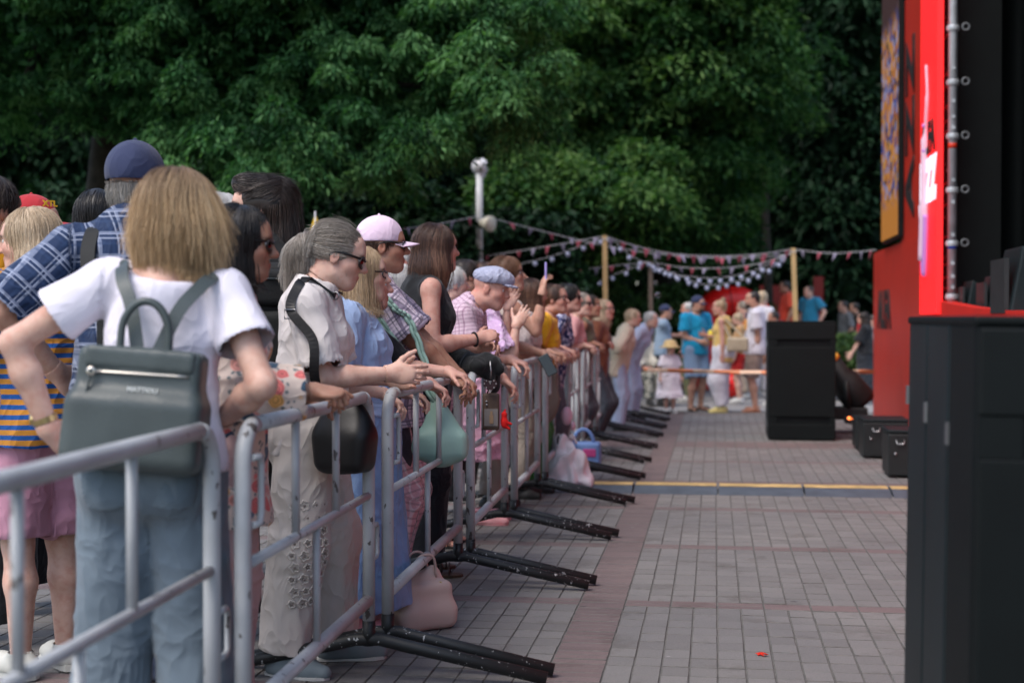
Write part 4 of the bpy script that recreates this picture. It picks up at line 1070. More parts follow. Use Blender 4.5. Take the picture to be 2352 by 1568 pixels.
    def legs(s, o=0.):
        J, S, F = s.J, s.s, .65 + .35 * s.fat; P = []
        for sd in 'RL':
            h, k, a = J['hip' + sd], J['knee' + sd], J['ankle' + sd]; b = norm(np.cross(s.r, a - k))
            P += [Cone(h, k, .085 * S * F + o, .054 * S * F + o, .03), Cone(k, k + (a - k) * .35 - s.f * .012, .053 * S * F + o, .056 * S * F + o, .03), Cone(k + (a - k) * .35 - s.f * .012, a, .056 * S * F + o, .036 * S * F + o, .03)]
            fd = J['fd' + sd]; fd = norm(V((fd[0], fd[1], 0)))
            hz = a * V((1, 1, 0)); base = V((a[0], a[1], a[2] - .035 * S))
            P += [Cone(base - fd * .03 * S, base + fd * .1 * S - s.u * .012, .034 * S, .030 * S, .03), Cone(base + fd * .1 * S - s.u * .012, base + fd * .165 * S - s.u * .018, .032 * S, .018 * S, .02, flat=(s.u, 1.2))]
        return P
    def head_prims(s):
        h, m = s.hp, s.sex == 'm'; S = s.hs; fr = np.stack([s.hr, s.hf, s.hu]); E = lambda c, r, k, op='u': Ell(h(*c), V(r) * S, fr, k * S, op)
        K = lambda a, b, ra, rb, k: Cone(h(*a), h(*b), ra * S, rb * S, k * S)
        j = 1.06 if m else 1.0
        P = [E((0, -.018, .035), (.074, .094, .082), .02), E((0, .030, -.035), (.058 * j, .062, .078), .035), E((0, .045, .045), (.058, .047, .05), .03),
             E((0, .062, -.092), (.027 * j, .026, .022), .03), K((-.045 * j, .005, -.07), (-.018, .06, -.092), .022, .02, .03), K((.045 * j, .005, -.07), (.018, .06, -.092), .022, .02, .03),
             K((-.028, .078, .028), (.028, .078, .028), .015, .015, .02), K((-.034, .066, -.022), (-.042, .045, -.03), .022, .022, .025), K((.034, .066, -.022), (.042, .045, -.03), .022, .022, .025)]
        for q in (1, -1): P.append(E((q * .031, .094, .006), (.017, .013, .011), .012, 's'))
        P += [K((0, .088, .018), (0, .108, -.024), .0085, .0125, .012), E((0, .112, -.027), (.0125, .012, .010), .01), E((.013, .096, -.030), (.009, .012, .008), .008), E((-.013, .096, -.030), (.009, .012, .008), .008),
              E((0, .086, -.058), (.022, .013, .0075), .008), E((0, .084, -.070), (.019, .013, .0085), .008), E((0, .078, -.081), (.018, .006, .006), .012, 's')]
        for q in (1, -1): P += [E((q * .077, -.008, -.008), (.009, .019, .032), .006), E((q * .084, -.004, -.004), (.006, .009, .016), .006, 's')]
        P.append(Cone(h(0, -.025, -.05), s.J['neck'], .054 * S * (1.1 if m else 1), .055 * S * (1.15 if m else 1), .03))
        return P
    def hand_prims(s, sd):
        J, S = s.J, s.s * (1.0 if s.sex == 'f' else 1.1); w, e = J['wrist' + sd], J['elbow' + sd]; fo = norm(w - e)
        spec = s.hands.get(sd, (None, None, 25, 0, 4)); d = fo if spec[0] is None else spec[0]
        n = spec[1] if spec[1] is not None else (s.r * (-1 if sd == 'R' else 1)); n = norm(n - d * (n @ d)); curl, th, spr = spec[2:]
        # thumb side
        t = np.cross(n, d) if sd == 'R' else np.cross(d, n)
        t = -t
        kw = norm(w) if False else None
        fr = np.stack([t, n, d]); P = [Cone(w - fo * .05, w, .029 * S, .0255 * S, .015), Cone(w, w + d * .02 * S, .0255 * S, .026 * S, .02, flat=(n, 1.2)),
             Ell(w + d * .052 * S, (.040 * S, .0165 * S, .050 * S), fr, .015), Ell(w + d * .032 * S + t * .022 * S + n * .006 * S, (.018 * S, .017 * S, .032 * S), fr, .015)]
        for i, (off, L, r) in enumerate(((.028, .078, .0085), (.0095, .087, .009), (-.0095, .082, .0085), (-.027, .064, .0075))):
            p = w + d * (.086 - .006 * abs(i - 1)) * S + t * off * S; ang = curl * (1 + .12 * i); dd = norm(d + t * math.radians(spr) * (1.4 - i) * 1.2)
            rr = rotm(np.cross(dd, n), 1)
            for k_, (fl, a_) in enumerate(((.45, .8), (.30, 1.1), (.25, .8))):
                dd = rotm(norm(np.cross(dd, n)), ang * a_) @ dd; nn_ = norm(n - dd * (n @ dd)) if False else n
                q = p + dd * L * fl * S; P.append(Cone(p, q, r * S * (1 - .08 * k_), r * S * (.92 - .1 * k_), .004)); p = q
        p = w + d * .022 * S + t * .028 * S + n * .006 * S; dd = norm(d * .75 + t * (.75 + th) + n * .25)
        for fl, rr in ((.040, .0125), (.032, .0105), (.026, .0092)):
            q = p + dd * fl * S; P.append(Cone(p, q, rr * S, rr * .9 * S, .008)); p = q; dd = norm(dd + d * .25 + n * math.sin(math.radians(curl)) * .35)
        return P
    # -------- body mesh
    def body(s, legs=False, under=.012, hands='RL', head=True, torso=True, eyes=True, brow=.7):
        J = s.J; parts = []
        T = s.torso(-under, .05); nk = J['neck'] * .62 + s.hp(0, -.025, -.05) * .38; up = norm(s.hp(0, -.025, -.05) - J['neck'])
        nkc = Cone(s.hp(0, -.025, -.05), J['neck'] - s.tu * .02, .054 * s.hs * (1.1 if s.sex == 'm' else 1), .058 * s.s * (1.15 if s.sex == 'm' else 1), .035)
        base = T + [nkc]
        for sd in 'RL': base += s.arm(sd)
        if legs: base += s.legs()
        def add(pr, vox, cuts, drop=True):
            pr = pr + [Plane(o, n) for o, n in cuts]; v, f = mesh_sdf(pr, vox)
            if drop: v, f = open_ends([q for q in pr if q.op == 'p'], v, vox, f)
            parts.append((v, f))
        main = base + [Plane(nk, up)]
        v, f = mesh_sdf(main, s.vox); v, f = open_ends([main[-1]], v, s.vox, f)
        keep = np.ones(len(v), bool)
        for sd in hands:
            w, e = J['wrist' + sd], J['elbow' + sd]; d = norm(w - e)
            keep &= ~((((v - (w - d * .012)) @ d) > 0) & (np.linalg.norm(v - w, axis=1) < .09))
        v, f = clean(v, f, ~keep); parts.append((v, f))
        nh = 0
        if head:
            pr = [T[0], T[2], T[3], T[4], nkc] + s.head_prims() + [Plane(nk - up * .004, -up)]; v, f = mesh_sdf(pr, s.hvox); v, f = open_ends([pr[-1]], v, s.hvox, f); parts.insert(0, (v, f)); nh = len(v)
        for sd in hands:
            w, e = J['wrist' + sd], J['elbow' + sd]; d = norm(w - e); pr = s.arm(sd)[2:] + s.hand_prims(sd)
            lo = w - d * .035; pr2 = [Cone(e + (w - e) * .35, w, *( (.040 * s.s * (.6 + .4 * s.fat) * s.armk * (1 if s.sex == 'f' else 1.12)), (.0265 * s.s * (.6 + .4 * s.fat) * s.armk * (1 if s.sex == 'f' else 1.12))), .02)] + s.hand_prims(sd)
            pr2[0] = Cone(w - d * .06, w, .030 * s.s * (.6 + .4 * s.fat) * s.armk * (1 if s.sex == 'f' else 1.12), .0265 * s.s * (.6 + .4 * s.fat) * s.armk * (1 if s.sex == 'f' else 1.12), .02)
            pr2.append(Plane(w - d * .018, -d)); v, f = mesh_sdf(pr2, s.fvox); v, f = open_ends([pr2[-1]], v, s.fvox, f); parts.append((v, f))
        vs, fs, n = [], [], 0
        for v, f in parts: vs.append(v); fs.append(f + n); n += len(v)
        v = np.vstack(vs); f = np.vstack(fs); me = mesh_np('body', v, f)
        lip = np.zeros(len(v)); br = np.zeros(len(v)); ck = np.zeros(len(v))
        if nh:
            h = s.hv(v[:nh]); fr_ = h[:, 1] > .05
            lip[:nh] = fr_ * np.exp(-((h[:, 0] / .024) ** 4 + ((h[:, 2] + .064) / .011) ** 4))
            br[:nh] = brow * fr_ * np.clip(np.exp(-(((np.abs(h[:, 0]) - .032) / .018) ** 4 + ((h[:, 2] - .026 + .15 * np.abs(np.abs(h[:, 0]) - .03)) / .0055) ** 4)), 0, 1)
            ck[:nh] = np.exp(-(((np.abs(h[:, 0]) - .045) / .022) ** 2 + ((h[:, 2] + .025) / .022) ** 2)) + np.exp(-((h[:, 0] / .016) ** 2 + ((h[:, 2] + .026) / .014) ** 2)) * fr_ + .6 * (np.abs(h[:, 0]) > .074)
        attr_f(me, 'lip', lip); attr_f(me, 'brow', br); attr_f(me, 'cheek', np.clip(ck, 0, 1))
        o = link('body', me, s.root, SK[s.skin])
        if eyes and head:
            for q in (1, -1):
                mb = MB(); mb.ball(s.hp(q * .031, .0775, .005), .0118 * s.hs, 10); n0 = len(mb.f); mb.ball(s.hp(q * .0315, .0845, .005), .0058 * s.hs, 8)
                me = mb.mesh('eye'); me.materials.append(m_eye); me.materials.append(m_iris)
                for i in range(n0, len(mb.f)): me.polygons[i].material_index = 1
                link('eye', me, s.root)
        return o
    # -------- garments
    def cloth(s, name, prims, m, bones=None, fold=.004, ff=14, vox=None, shear=(1, 1, .45), drop=True):
        vox = vox or s.vox; v, f = mesh_sdf(prims, vox)
        if drop: v, f = open_ends(prims, v, vox, f)
        if len(f) == 0: return None
        bones = bones or s.bones
        best = np.full(len(v), 9.); rest = np.zeros((len(v), 3))
        for (a, b, r, fr, off) in bones:
            ab = b - a; t = np.clip(((v - a) @ ab) / (ab @ ab), 0, 1); d = np.linalg.norm(v - a - t[:, None] * ab, axis=1) - r
            q = (v - a) @ fr.T + off; k = d < best; best[k] = d[k]; rest[k] = q[k]
        if fold:
            n = normals(v, f); p = rest * V(shear); wp = p + .05 * np.stack([snoise(p, 7, 1), snoise(p, 7, 2), snoise(p, 6, 3)], 1)
            rg = lambda q_: np.maximum(0, 1 - np.abs(q_) * 1.7) ** 1.25
            w = rg(snoise(wp, ff * .8, 0)) * 1.5; w2 = rg(snoise(wp * V((1, 1, 1.3)), ff * 2, 2)) * 1.3
            q = rest * V((.5, .5, 1.7)) + .03 * np.stack([snoise(p, 9, 1)] * 3, 1); w3 = rg(snoise(q, 20, 3)) * 1.4
            near = np.zeros(len(v))
            for jn in ('elbowR', 'elbowL', 'kneeR', 'kneeL', 'waist'):
                near = np.maximum(near, np.exp(-(np.linalg.norm(v - s.J[jn], axis=1) / (.11 if jn != 'waist' else .16)) ** 2))
            amp = fold * 1.9
            v = v + n * (amp * (.75 * w + .35 * w2 - .3) + amp * 1.1 * near * (w3 - .3))[:, None]
        me = mesh_np(name, v, f); attr_v(me, 'rest', rest)
        return link(name, me, s.root, m)
    def sleeve_bones(s):
        out = list(s.bones)
        for sd in 'RL':
            for a, b, z in ((s.J['sh' + sd], s.J['elbow' + sd], 1.35), (s.J['elbow' + sd], s.J['wrist' + sd], 1.06)):
                d = norm(a - b); x = norm(np.cross(s.tf, d)); out.append((a, b, .05, np.stack([x, np.cross(d, x), d]), V((.31, 0, z))))
        return out
    def leg_bones(s):
        out = []
        for sd in 'RL':
            for a, b, z in ((s.J['hip' + sd], s.J['knee' + sd], .9), (s.J['knee' + sd], s.J['ankle' + sd], .47)):
                d = norm(a - b); x = norm(np.cross(s.f, d)); out.append((a, b, .05, np.stack([x, np.cross(d, x), d]), V((.3 if sd == 'R' else 0, 0, z))))
        return out
    def top(s, m, o=.012, sleeve=.55, hem=-.02, neck=.085, loose=.014, fold=.004, flare=0., name='shirt', ny=.02, nz=.01, waist=0., sl='RL', sr=0):
        """shirt; sleeve 0..2 (1 = elbow, 2 = wrist), hem measured from the hip joint along the spine"""
        J, S = s.J, s.s; P = s.torso(o, .06)
        if waist: P.append(Ell(J['waist'] + s.tf * .02, (.13 * S * s.fat + waist, .105 * S * s.fat + waist, .16 * S), s.frame, .08))
        hc = J['pelvis'] + s.tu * hem * S
        P.append(Cone(J['waist'], hc - s.tu * .10 * S, .135 * S * s.fat + o + loose * .5, .165 * S * s.fat + o + loose + flare, .06, flat=(s.tf, 1.32)))
        P.append(Plane(hc, -s.tu))
        if sleeve > 0:
            F = (.6 + .4 * s.fat) * s.armk * (1 if s.sex == 'f' else 1.12)
            for sd in sl:
                a, e, w = J['sh' + sd], J['elbow' + sd], J['wrist' + sd]; P.append(Ell(a - s.tu * .008 * S, (.045 * S * F + o,) * 3, None, .03))
                if sleeve <= 1: P.append(Cone(a, a + (e - a) * sleeve, .044 * S * F + o, .043 * S * F + o + loose + sr, .035, endb=True))
                else:
                    P += [Cone(a, e, .045 * S * F + o, .040 * S * F + o + loose * .6, .035), Cone(e, e + (w - e) * (sleeve - 1), .042 * S * F + o + loose * .6, .03 * S * F + o + loose + sr, .03, endb=True)]
        if neck: P.append(Ell(J['neck'] + s.tf * ny * S + s.tu * nz * S, (neck * S, neck * S, .06 * S), s.frame, .015, 's'))
        return s.cloth(name, P, m, s.sleeve_bones(), fold)
    def trousers(s, m, o=.014, end=1.93, knee=.075, hem=.075, rise=.10, fold=.005, name='trousers', thigh=None):
        J, S, F = s.J, s.s, s.fat; P = []
        fr = np.stack([s.r, s.f, s.u]); m_ = s.sex == 'm'
        P.append(Ell(J['pelvis'], ((.165 if not m_ else .155) * S * F + o, .118 * S * F + o, .13 * S + o), fr, .05))
        P.append(Cone(J['pelvis'], J['pelvis'] + s.tu * .14 * S, .15 * S * F + o, .132 * S * F + o, .05, flat=(s.tf, 1.28)))
        for q in (1, -1): P.append(Ell(J['pelvis'] - s.f * .055 * S - s.u * .045 * S + s.r * q * .07 * S, (.085 * S * F + o, .085 * S * F + o, .09 * S + o), None, .05))
        P.append(Plane(J['pelvis'] + s.tu * rise * S, s.tu))
        for sd in 'RL':
            h, k, a = J['hip' + sd], J['knee' + sd], J['ankle' + sd]; th = thigh or (.085 * S * (.65 + .35 * F) + o)
            if end <= 1: P.append(Cone(h, h + (k - h) * end, th, knee, .03, endb=True))
            else: P += [Cone(h, k, th, knee, .03), Cone(k, k + (a - k) * (end - 1), knee, hem, .03, endb=True)]
        return s.cloth(name, P, m, s.leg_bones(), fold, 11)
    def skirt(s, m, top=.12, end=.15, r0=.14, r1=.26, flat=1.25, fold=.012, name='skirt', o=.014, ff=10):
        J, S = s.J, s.s; a = J['pelvis'] + s.tu * top * S; b = V((s.pos[0], s.pos[1], end)) + (J['pelvis'] - s.pos) * V((.5, .5, 0))
        P = [Cone(a, J['pelvis'] - s.u * .05, r0 * S * s.fat + o, .175 * S * s.fat + o, .08, flat=(s.f, flat), enda=True), Cone(J['pelvis'] - s.u * .05, b, .175 * S * s.fat + o, r1, .08, flat=(s.f, flat), endb=True)]
        return s.cloth(name, P, m, None, fold, ff, shear=(1, 1, .06))
    def shoes(s, m, sole=None, kind='shoe', sides='RL'):
        J, S = s.J, s.s
        for sd in sides:
            a = J['ankle' + sd]; fd = J['fd' + sd]; fd = norm(V((fd[0], fd[1], 0))); b = V((a[0], a[1], max(a[2] - .035 * S, .03)))
            vx = max(.006, min(s.vox * .6, .014)); sdv = np.cross(fd, s.u)
            z0 = b[2] - .034
            if kind == 'shoe':
                P = [Cone(b - fd * .03 * S, b + fd * .1 * S - s.u * .006, .046 * S, .043 * S, .03), Cone(b + fd * .1 * S - s.u * .006, b + fd * .17 * S - s.u * .012, .042 * S, .030 * S, .03), Cone(b, b + s.u * .05, .045 * S, .046 * S, .02, endb=True), Plane((b[0], b[1], z0 + .008), (0, 0, -1))]
                s.cloth('shoe', P, m, [(b, b + fd * .1, .05, np.stack([sdv, fd, s.u]), V((0, 0, 0)))], 0, vox=vx)
            elif kind == 'sandal':
                for k_, (u_, w_) in enumerate(((.02, .05), (.09, .046), (.13, .042))):
                    c = b + fd * u_ * S; pts = [c + sdv * .046 * S * math.cos(t_) + s.u * (.045 * math.sin(t_) * (1.3 if k_ == 0 else .9) - .012 * (k_ > 0)) for t_ in np.linspace(-.3, math.pi + .3, 11)]
                    MB().tube(pts, .011, 6, flat=.35).build('strap', m, s.root)
                pts = [b - fd * .045 * S + sdv * .04 * S * math.cos(t_) - fd * .02 * math.sin(t_) + s.u * .035 for t_ in np.linspace(0, math.pi, 9)]; MB().tube(pts, .010, 6, flat=.4).build('strap', m, s.root)
            # sole
            out = [(-.075, .0), (-.065, .028), (-.03, .036), (.04, .034), (.10, .046), (.15, .042), (.185, .022), (.195, 0)]
            ring = [(u, w) for u, w in out] + [(u, -w) for u, w in out[-2:0:-1]]
            zt = z0 + .012; zb = z0 - .012 if z0 > .013 else .002
            vs = [b * V((1, 1, 0)) + fd * u * S + sdv * w * S + V((0, 0, zb)) for u, w in ring] + [b * V((1, 1, 0)) + fd * u * S + sdv * w * S * 1.04 + V((0, 0, zt)) for u, w in ring]; n = len(ring)
            MB().add(vs, [tuple(range(n))[::-1], tuple(range(n, 2 * n))] + [(i, (i + 1) % n, (i + 1) % n + n, i + n) for i in range(n)]).build('sole', sole or m, s.root)
    # -------- hair
    def hair(s, m, prims, flow, n=1800, L=.2, r=.0011, steps=14, jitter=.004, name='hair', start=None, vox=None, strands=True, fly=.06, face=None):
        vox = vox or s.hvox * 1.15
        v, f = mesh_sdf(prims, vox); nn = normals(v, f); h = s.hv(v)
        q = (v - s.J['head'])
        streak = snoise(np.stack([h[:, 0], h[:, 1], h[:, 2] * .12], 1), 75, 0); v2 = v + nn * (streak * .0016)[:, None]
        me = mesh_np(name, v2, f); hz = h[:, 2]; al = np.clip((hz.max() - hz) / max(hz.max() - hz.min(), .01), 0, 1)
        attr_f(me, 'shade', np.clip(.42 + .45 * streak, 0, 1)); attr_f(me, 'along', al)
        o = link(name, me, s.root, m)
        if not strands: return o
        R = np.random.default_rng(len(s.root.name) + int(s.Z * 100)); pick = R.integers(0, len(v), n * 2); p = v[pick]; al0 = al[pick]
        keep = (al0 < .7) | (R.uniform(size=len(p)) < .25); p = p[keep][:n]; n = len(p)
        off = R.uniform(-.3, 1, n) * jitter + .001; pts = [p.copy()]; cur = p.astype(f32); stp = L * R.uniform(.55, 1.1, n) / steps
        wob = R.uniform(0, 6.28, n); flyk = (R.uniform(size=n) < fly)
        for k in range(steps):
            g = sdf_grad(prims, cur); d = flow(cur); d = d - g * (d * g).sum(1, keepdims=True); d /= np.linalg.norm(d, axis=1, keepdims=True) + 1e-6
            d = d + .10 * np.cross(g, d) * np.sin(wob + k * .5)[:, None]
            nx = cur + d * stp[:, None]; sd_ = sdf_eval(prims, nx.astype(f32)); g = sdf_grad(prims, nx.astype(f32))
            under = (g @ s.u) < -.55; free = under & (k > 3)
            nx = np.where(free[:, None], cur - s.u * stp[:, None] * .5, nx + g * (off + np.where(flyk, .0016 * k, 0) - np.clip(sd_, -.02, .02))[:, None]); cur = nx.astype(f32); pts.append(nx)
        P = np.stack(pts, 1); K = steps + 1
        hc = bpy.data.hair_curves.new(name); hc.add_curves([K] * n); hc.points.foreach_set('position', P.reshape(-1).astype(f32))
        rad = np.tile(np.linspace(1, .35, K), n) * r
        ra = hc.attributes.get('radius') or hc.attributes.new('radius', 'FLOAT', 'POINT'); ra.data.foreach_set('value', rad.astype(f32))
        hp_ = s.hv(P.reshape(-1, 3)); al = np.clip((h[:, 2].max() - hp_[:, 2]) / max(h[:, 2].max() - h[:, 2].min(), .01), 0, 1)
        a = hc.attributes.new('along', 'FLOAT', 'POINT'); a.data.foreach_set('value', al.astype(f32))
        a = hc.attributes.new('shade', 'FLOAT', 'POINT'); a.data.foreach_set('value', np.repeat(np.clip(.5 + .42 * snoise(s.hv(p) * V((1, 1, .35)), 42, 1) + R.normal(0, .17, n), 0, 1), K).astype(f32))
        link('hair_strands', hc, o, m)
        return o
    def face_cut(s, low=-.13, y=.062, r=(.068, .06, .105), z=-.03):
        fr = np.stack([s.hr, s.hf, s.hu]); return Ell(s.hp(0, y + .04, z), V(r) * s.hs, fr, .012, 's')
    def cap_hair(s, g=.008, ex=()):
        fr = np.stack([s.hr, s.hf, s.hu]); S = s.hs
        return [Ell(s.hp(0, -.02, .036), V((.074 + g, .094 + g, .082 + g)) * S, fr, .02)] + list(ex)
    def down(s, out=.0, back=0.):
        def fl(p):
            c = s.J['head']; d = np.tile(-s.u * 1.0 - s.hf * back, (len(p), 1)).astype(float); q = (p - c); q = q - np.outer(q @ s.u, s.u)
            top = np.clip(((p - c) @ s.hu) / .09, 0, 1)[:, None]
            return d * (1.1 - top) + q * (out + 6. * top) 
        return fl
    def to_point(s, pt, then=None):
        def fl(p):
            d = V(pt) - p; L = np.linalg.norm(d, axis=1, keepdims=True); return d / (L + 1e-6)
        return fl
    # -------- hats and glasses
    def glasses(s, lens=m_lens_d, rim=.003, w=.026, h=.018, y=.099, z=.006, frame=m_frame, name='sunglasses', solid=True):
        g = empty(name, tuple(s.hp(0, .1, 0))); g.parent = s.root; g.matrix_parent_inverse = Matrix.Translation(s.root.location).inverted()
        def lk(nm, me, mm): o = bpy.data.objects.new(nm, me); COL.objects.link(o); me.materials.append(mm); o.parent = g; o.matrix_parent_inverse = Matrix.Translation(s.root.location).inverted() @ Matrix.Identity(4); o.matrix_parent_inverse = (Matrix.Translation(g.location)).inverted(); return o
        for q in (1, -1):
            pts = [s.hp(q * (.033 + w * math.copysign(abs(math.cos(t_)) ** .6, math.cos(t_))), y - .012 * math.cos(t_) ** 2 * (1 if math.cos(t_) > 0 else .2), z - .004 + h * math.copysign(abs(math.sin(t_)) ** .7, math.sin(t_))) for t_ in np.linspace(0, 2 * math.pi, 17)]
            lk('rim', MB().tube(pts, rim * s.hs, 6, False).mesh('rim'), frame)
            if solid:
                c = sum(pts[:-1]) / 16; b = c - s.hf * .003; vs = pts[:-1] + [c + s.hf * .004] + [p_ - s.hf * .003 for p_ in pts[:-1]]; n = 16
                lk('lens', MB().add(vs, [(i, (i + 1) % n, 16) for i in range(n)] + [(i, i + 17, (i + 1) % n + 17, (i + 1) % n) for i in range(n)], True).mesh('lens'), lens)
            lk('temple', MB().tube([s.hp(q * .060, y - .012, z + .008), s.hp(q * .078, .02, z + .010), s.hp(q * .081, -.012, z + .006), s.hp(q * .079, -.03, z - .014)], rim * 1.2 * s.hs, 6).mesh('temple'), frame)
        lk('bridge', MB().tube([s.hp(-.008, y + .001, z + .004), s.hp(0, y + .006, z + .008), s.hp(.008, y + .001, z + .004)], rim * s.hs, 6).mesh('bridge'), frame)
        return g
    def ball_cap(s, m, brim=.075, g=.014, z=.03, back=False, m_brim=None, tilt=0.):
        S = s.hs; fr = np.stack([s.hr, s.hf, s.hu]); P = [Ell(s.hp(0, -.018, .040), V((.074 + g, .096 + g, .088 + g)) * S, fr, .02), Plane(s.hp(0, 0, z), -norm(s.hu + s.hf * tilt))]
        bones = [(s.J['head'], s.J['head'] + s.hu * .1, .1, fr, V((0, 0, 0)))]
        o = s.cloth('cap', P, m, bones, .0, vox=max(.006, s.hvox))
        sg = -1 if back else 1; yb = .07 if not back else -.1
        # brim: curved sheet with thickness
        vs = []; fs = []; A, B = 9, 4
        for j in range(B):
            for i in range(A):
                t_ = -1 + 2 * i / (A - 1); u = j / (B - 1); w = .070 * (1 - .12 * u); x = w * t_; y0 = .088 * math.sqrt(max(0, 1 - (x / .092) ** 2)); ext = (brim + .012) * math.sqrt(max(0, 1 - (t_ * .93) ** 2)) * u
                vs.append(s.hp(x, sg * (y0 + ext - .004), z + .006 - .016 * t_ * t_ - .012 * u))
        n = len(vs); vs += [v - s.hu * .004 for v in vs]
        for j in range(B - 1):
            for i in range(A - 1):
                a = j * A + i; fs.append((a, a + 1, a + A + 1, a + A)); fs.append((a + n, a + A + n, a + A + 1 + n, a + 1 + n))
        for i in range(A - 1): a = (B - 1) * A + i; fs.append((a, a + 1, a + 1 + n, a + n))
        for j in range(B - 1):
            for a in (j * A, j * A + A - 1): fs.append((a, a + A, a + A + n, a + n))
        br = MB().add(vs, fs, True).mesh('brim'); br.attributes.new('rest', 'FLOAT_VECTOR', 'POINT')
        link('brim', br, o, m_brim or m) if o else None
        MB().ball(s.hp(0, -.018, .040 + .088 + g), .008, 8).build('button', m_brim or m, s.root)
        return o
class RBox:
    def __init__(s, c, b, R=None, r=.02, k=.02, op='u'):
        s.c, s.b, s.R, s.rr, s.k, s.op = V(c), V(b), (np.eye(3) if R is None else R), r, k, op
        e = np.sqrt(((s.R * (s.b + r)[:, None]) ** 2).sum(0)) * 1.2; s.lo = s.c - e; s.hi = s.c + e
    def d(s, p):
        q = np.abs((p - s.c.astype(f32)) @ s.R.T.astype(f32)) - s.b.astype(f32)
        return np.sqrt((np.maximum(q, 0) ** 2).sum(-1)) + np.minimum(q.max(-1), 0) - f32(s.rr)
def soft(name, prims, m, parent, vox=.008, fold=.0, ff=20, org=None, drop=True):
    v, f = mesh_sdf(prims, vox)
    if drop: v, f = open_ends(prims, v, vox, f)
    if fold:
        n = normals(v, f); w = snoise(v * V((1, 1, .5)), ff, 1); v = v + n * (fold * (1 - 1.5 * np.abs(w)))[:, None]
    me = mesh_np(name, v, f); attr_v(me, 'rest', v - (V(org) if org is not None else v.mean(0)))
    return link(name, me, parent, m)
UP = V((0, 0, 1))
def topH(Z, top): return CAMH + (HOR - top) * Z / FPX
# hair colours
H_blond = hair_mat('blond_hair', (.15, .095, .055), (.46, .30, .155), (.80, .60, .36))
H_pale = hair_mat('pale_blond_hair', (.42, .31, .2), (.58, .44, .29), (.75, .62, .45))
H_gray = hair_mat('gray_brown_hair', (.15, .13, .11), (.30, .255, .21), (.68, .63, .57))
H_brown = hair_mat('brown_hair', (.035, .018, .014), (.085, .042, .028), (.30, .15, .09))
H_dark = hair_mat('dark_hair', (.018, .012, .010), (.028, .019, .015), (.085, .056, .044))
H_black = hair_mat('black_hair', (.008, .007, .007), (.012, .010, .010), (.03, .026, .026))
H_white = hair_mat('white_hair', (.5, .49, .47), (.55, .54, .52), (.75, .74, .72))
H_red = hair_mat('auburn_hair', (.10, .045, .022), (.16, .07, .035), (.3, .15, .08))
H_lblond = hair_mat('honey_hair', (.28, .19, .11), (.45, .31, .18), (.62, .47, .3))

def fringe(): pass
def bob(p, m, length=.13, w=.118, g=.012, n=2200, flat=1.12, cut=True, r=.0011, back=0., roundness=.03):
    fr = np.stack([p.hr, p.hf, p.hu]); S = p.hs
    P = p.cap_hair(g) + [Cone(p.hp(0, -.02, .03), p.hp(0, -.025 - back, -length), .092 * S, w * S, roundness, flat=(p.hf, flat), endb=True)]
    if cut: P.append(Ell(p.hp(0, .095, -.075), V((.066, .066, .115)) * S, fr, .012, 's'))
    return p.hair(m, P, p.down(.2), n, length + .13, r)
def long_hair(p, m, length=.32, w0=.09, w1=.075, back=.03, g=.012, n=2400, cut=True, r=.0011, flat=1.3, side=0.):
    fr = np.stack([p.hr, p.hf, p.hu]); S = p.hs
    mid = p.hp(side * .5, -.035 - back * .5, -.10); e = p.hp(side, -.06 - back, -.10) - UP * (length - .10)
    P = p.cap_hair(g) + [Cone(p.hp(0, -.025, .02), mid, w0 * S, (w0 + .012) * S, .03, flat=(p.hf, 1.12)), Cone(mid, e, (w0 + .012) * S, w1 * S, .04, flat=(p.hf, flat), endb=True)]
    if cut: P.append(Ell(p.hp(0, .10, -.06), V((.068, .075, .115)) * S, fr, .012, 's'))
    return p.hair(m, P, p.down(.15), n, length, r, steps=16)
def short_hair(p, m, g=.009, n=900, nape=-.055, r=.001, front=.07, strands=True, L=.05, cap=None):
    fr = np.stack([p.hr, p.hf, p.hu]); S = p.hs
    P = p.cap_hair(g) + [Ell(p.hp(0, -.075, -.03), V((.058, .035, .05)) * S, fr, .02), Ell(p.hp(0, front + .045, -.045), V((.085, .09, .11)) * S, fr, .01, 's')]
    if cap is not None: P.append(Plane(p.hp(0, 0, cap), p.hu))
    return p.hair(m, P, p.down(.1), n, L, r, steps=6, strands=strands, jitter=.006, fly=.2)
def beard(p, m):
    fr = np.stack([p.hr, p.hf, p.hu]); S = p.hs
    P = [Ell(p.hp(0, .058, -.085), V((.046, .045, .045)) * S, fr, .02), Cone(p.hp(-.056, .01, -.03), p.hp(-.03, .05, -.09), .02 * S, .026 * S, .02), Cone(p.hp(.056, .01, -.03), p.hp(.03, .05, -.09), .02 * S, .026 * S, .02), Ell(p.hp(0, .1, -.064), V((.02, .02, .008)) * S, fr, .008, 's')]
    return p.hair(m, P, p.down(.1), 0, .02, strands=False, name='beard')
def rail(p, R=None, L=None, x=-1.19, z=1.075, curl=45, dR=None, dL=None):
    """forearms resting on the top rail; R, L = distance along the row from the person's own position"""
    for sd, k in (('R', R), ('L', L)):
        if k is None: continue
        t_ = V((x, p.pos[1] + k, z)); d = (dR if sd == 'R' else dL)
        p.hand(sd, t_, d or V((1, -.15 if sd == 'L' else .2, -.25)), V((.1, 0, -1)), pole=V((-.5, -.55 if sd == 'R' else .4, -.9)), curl=curl)

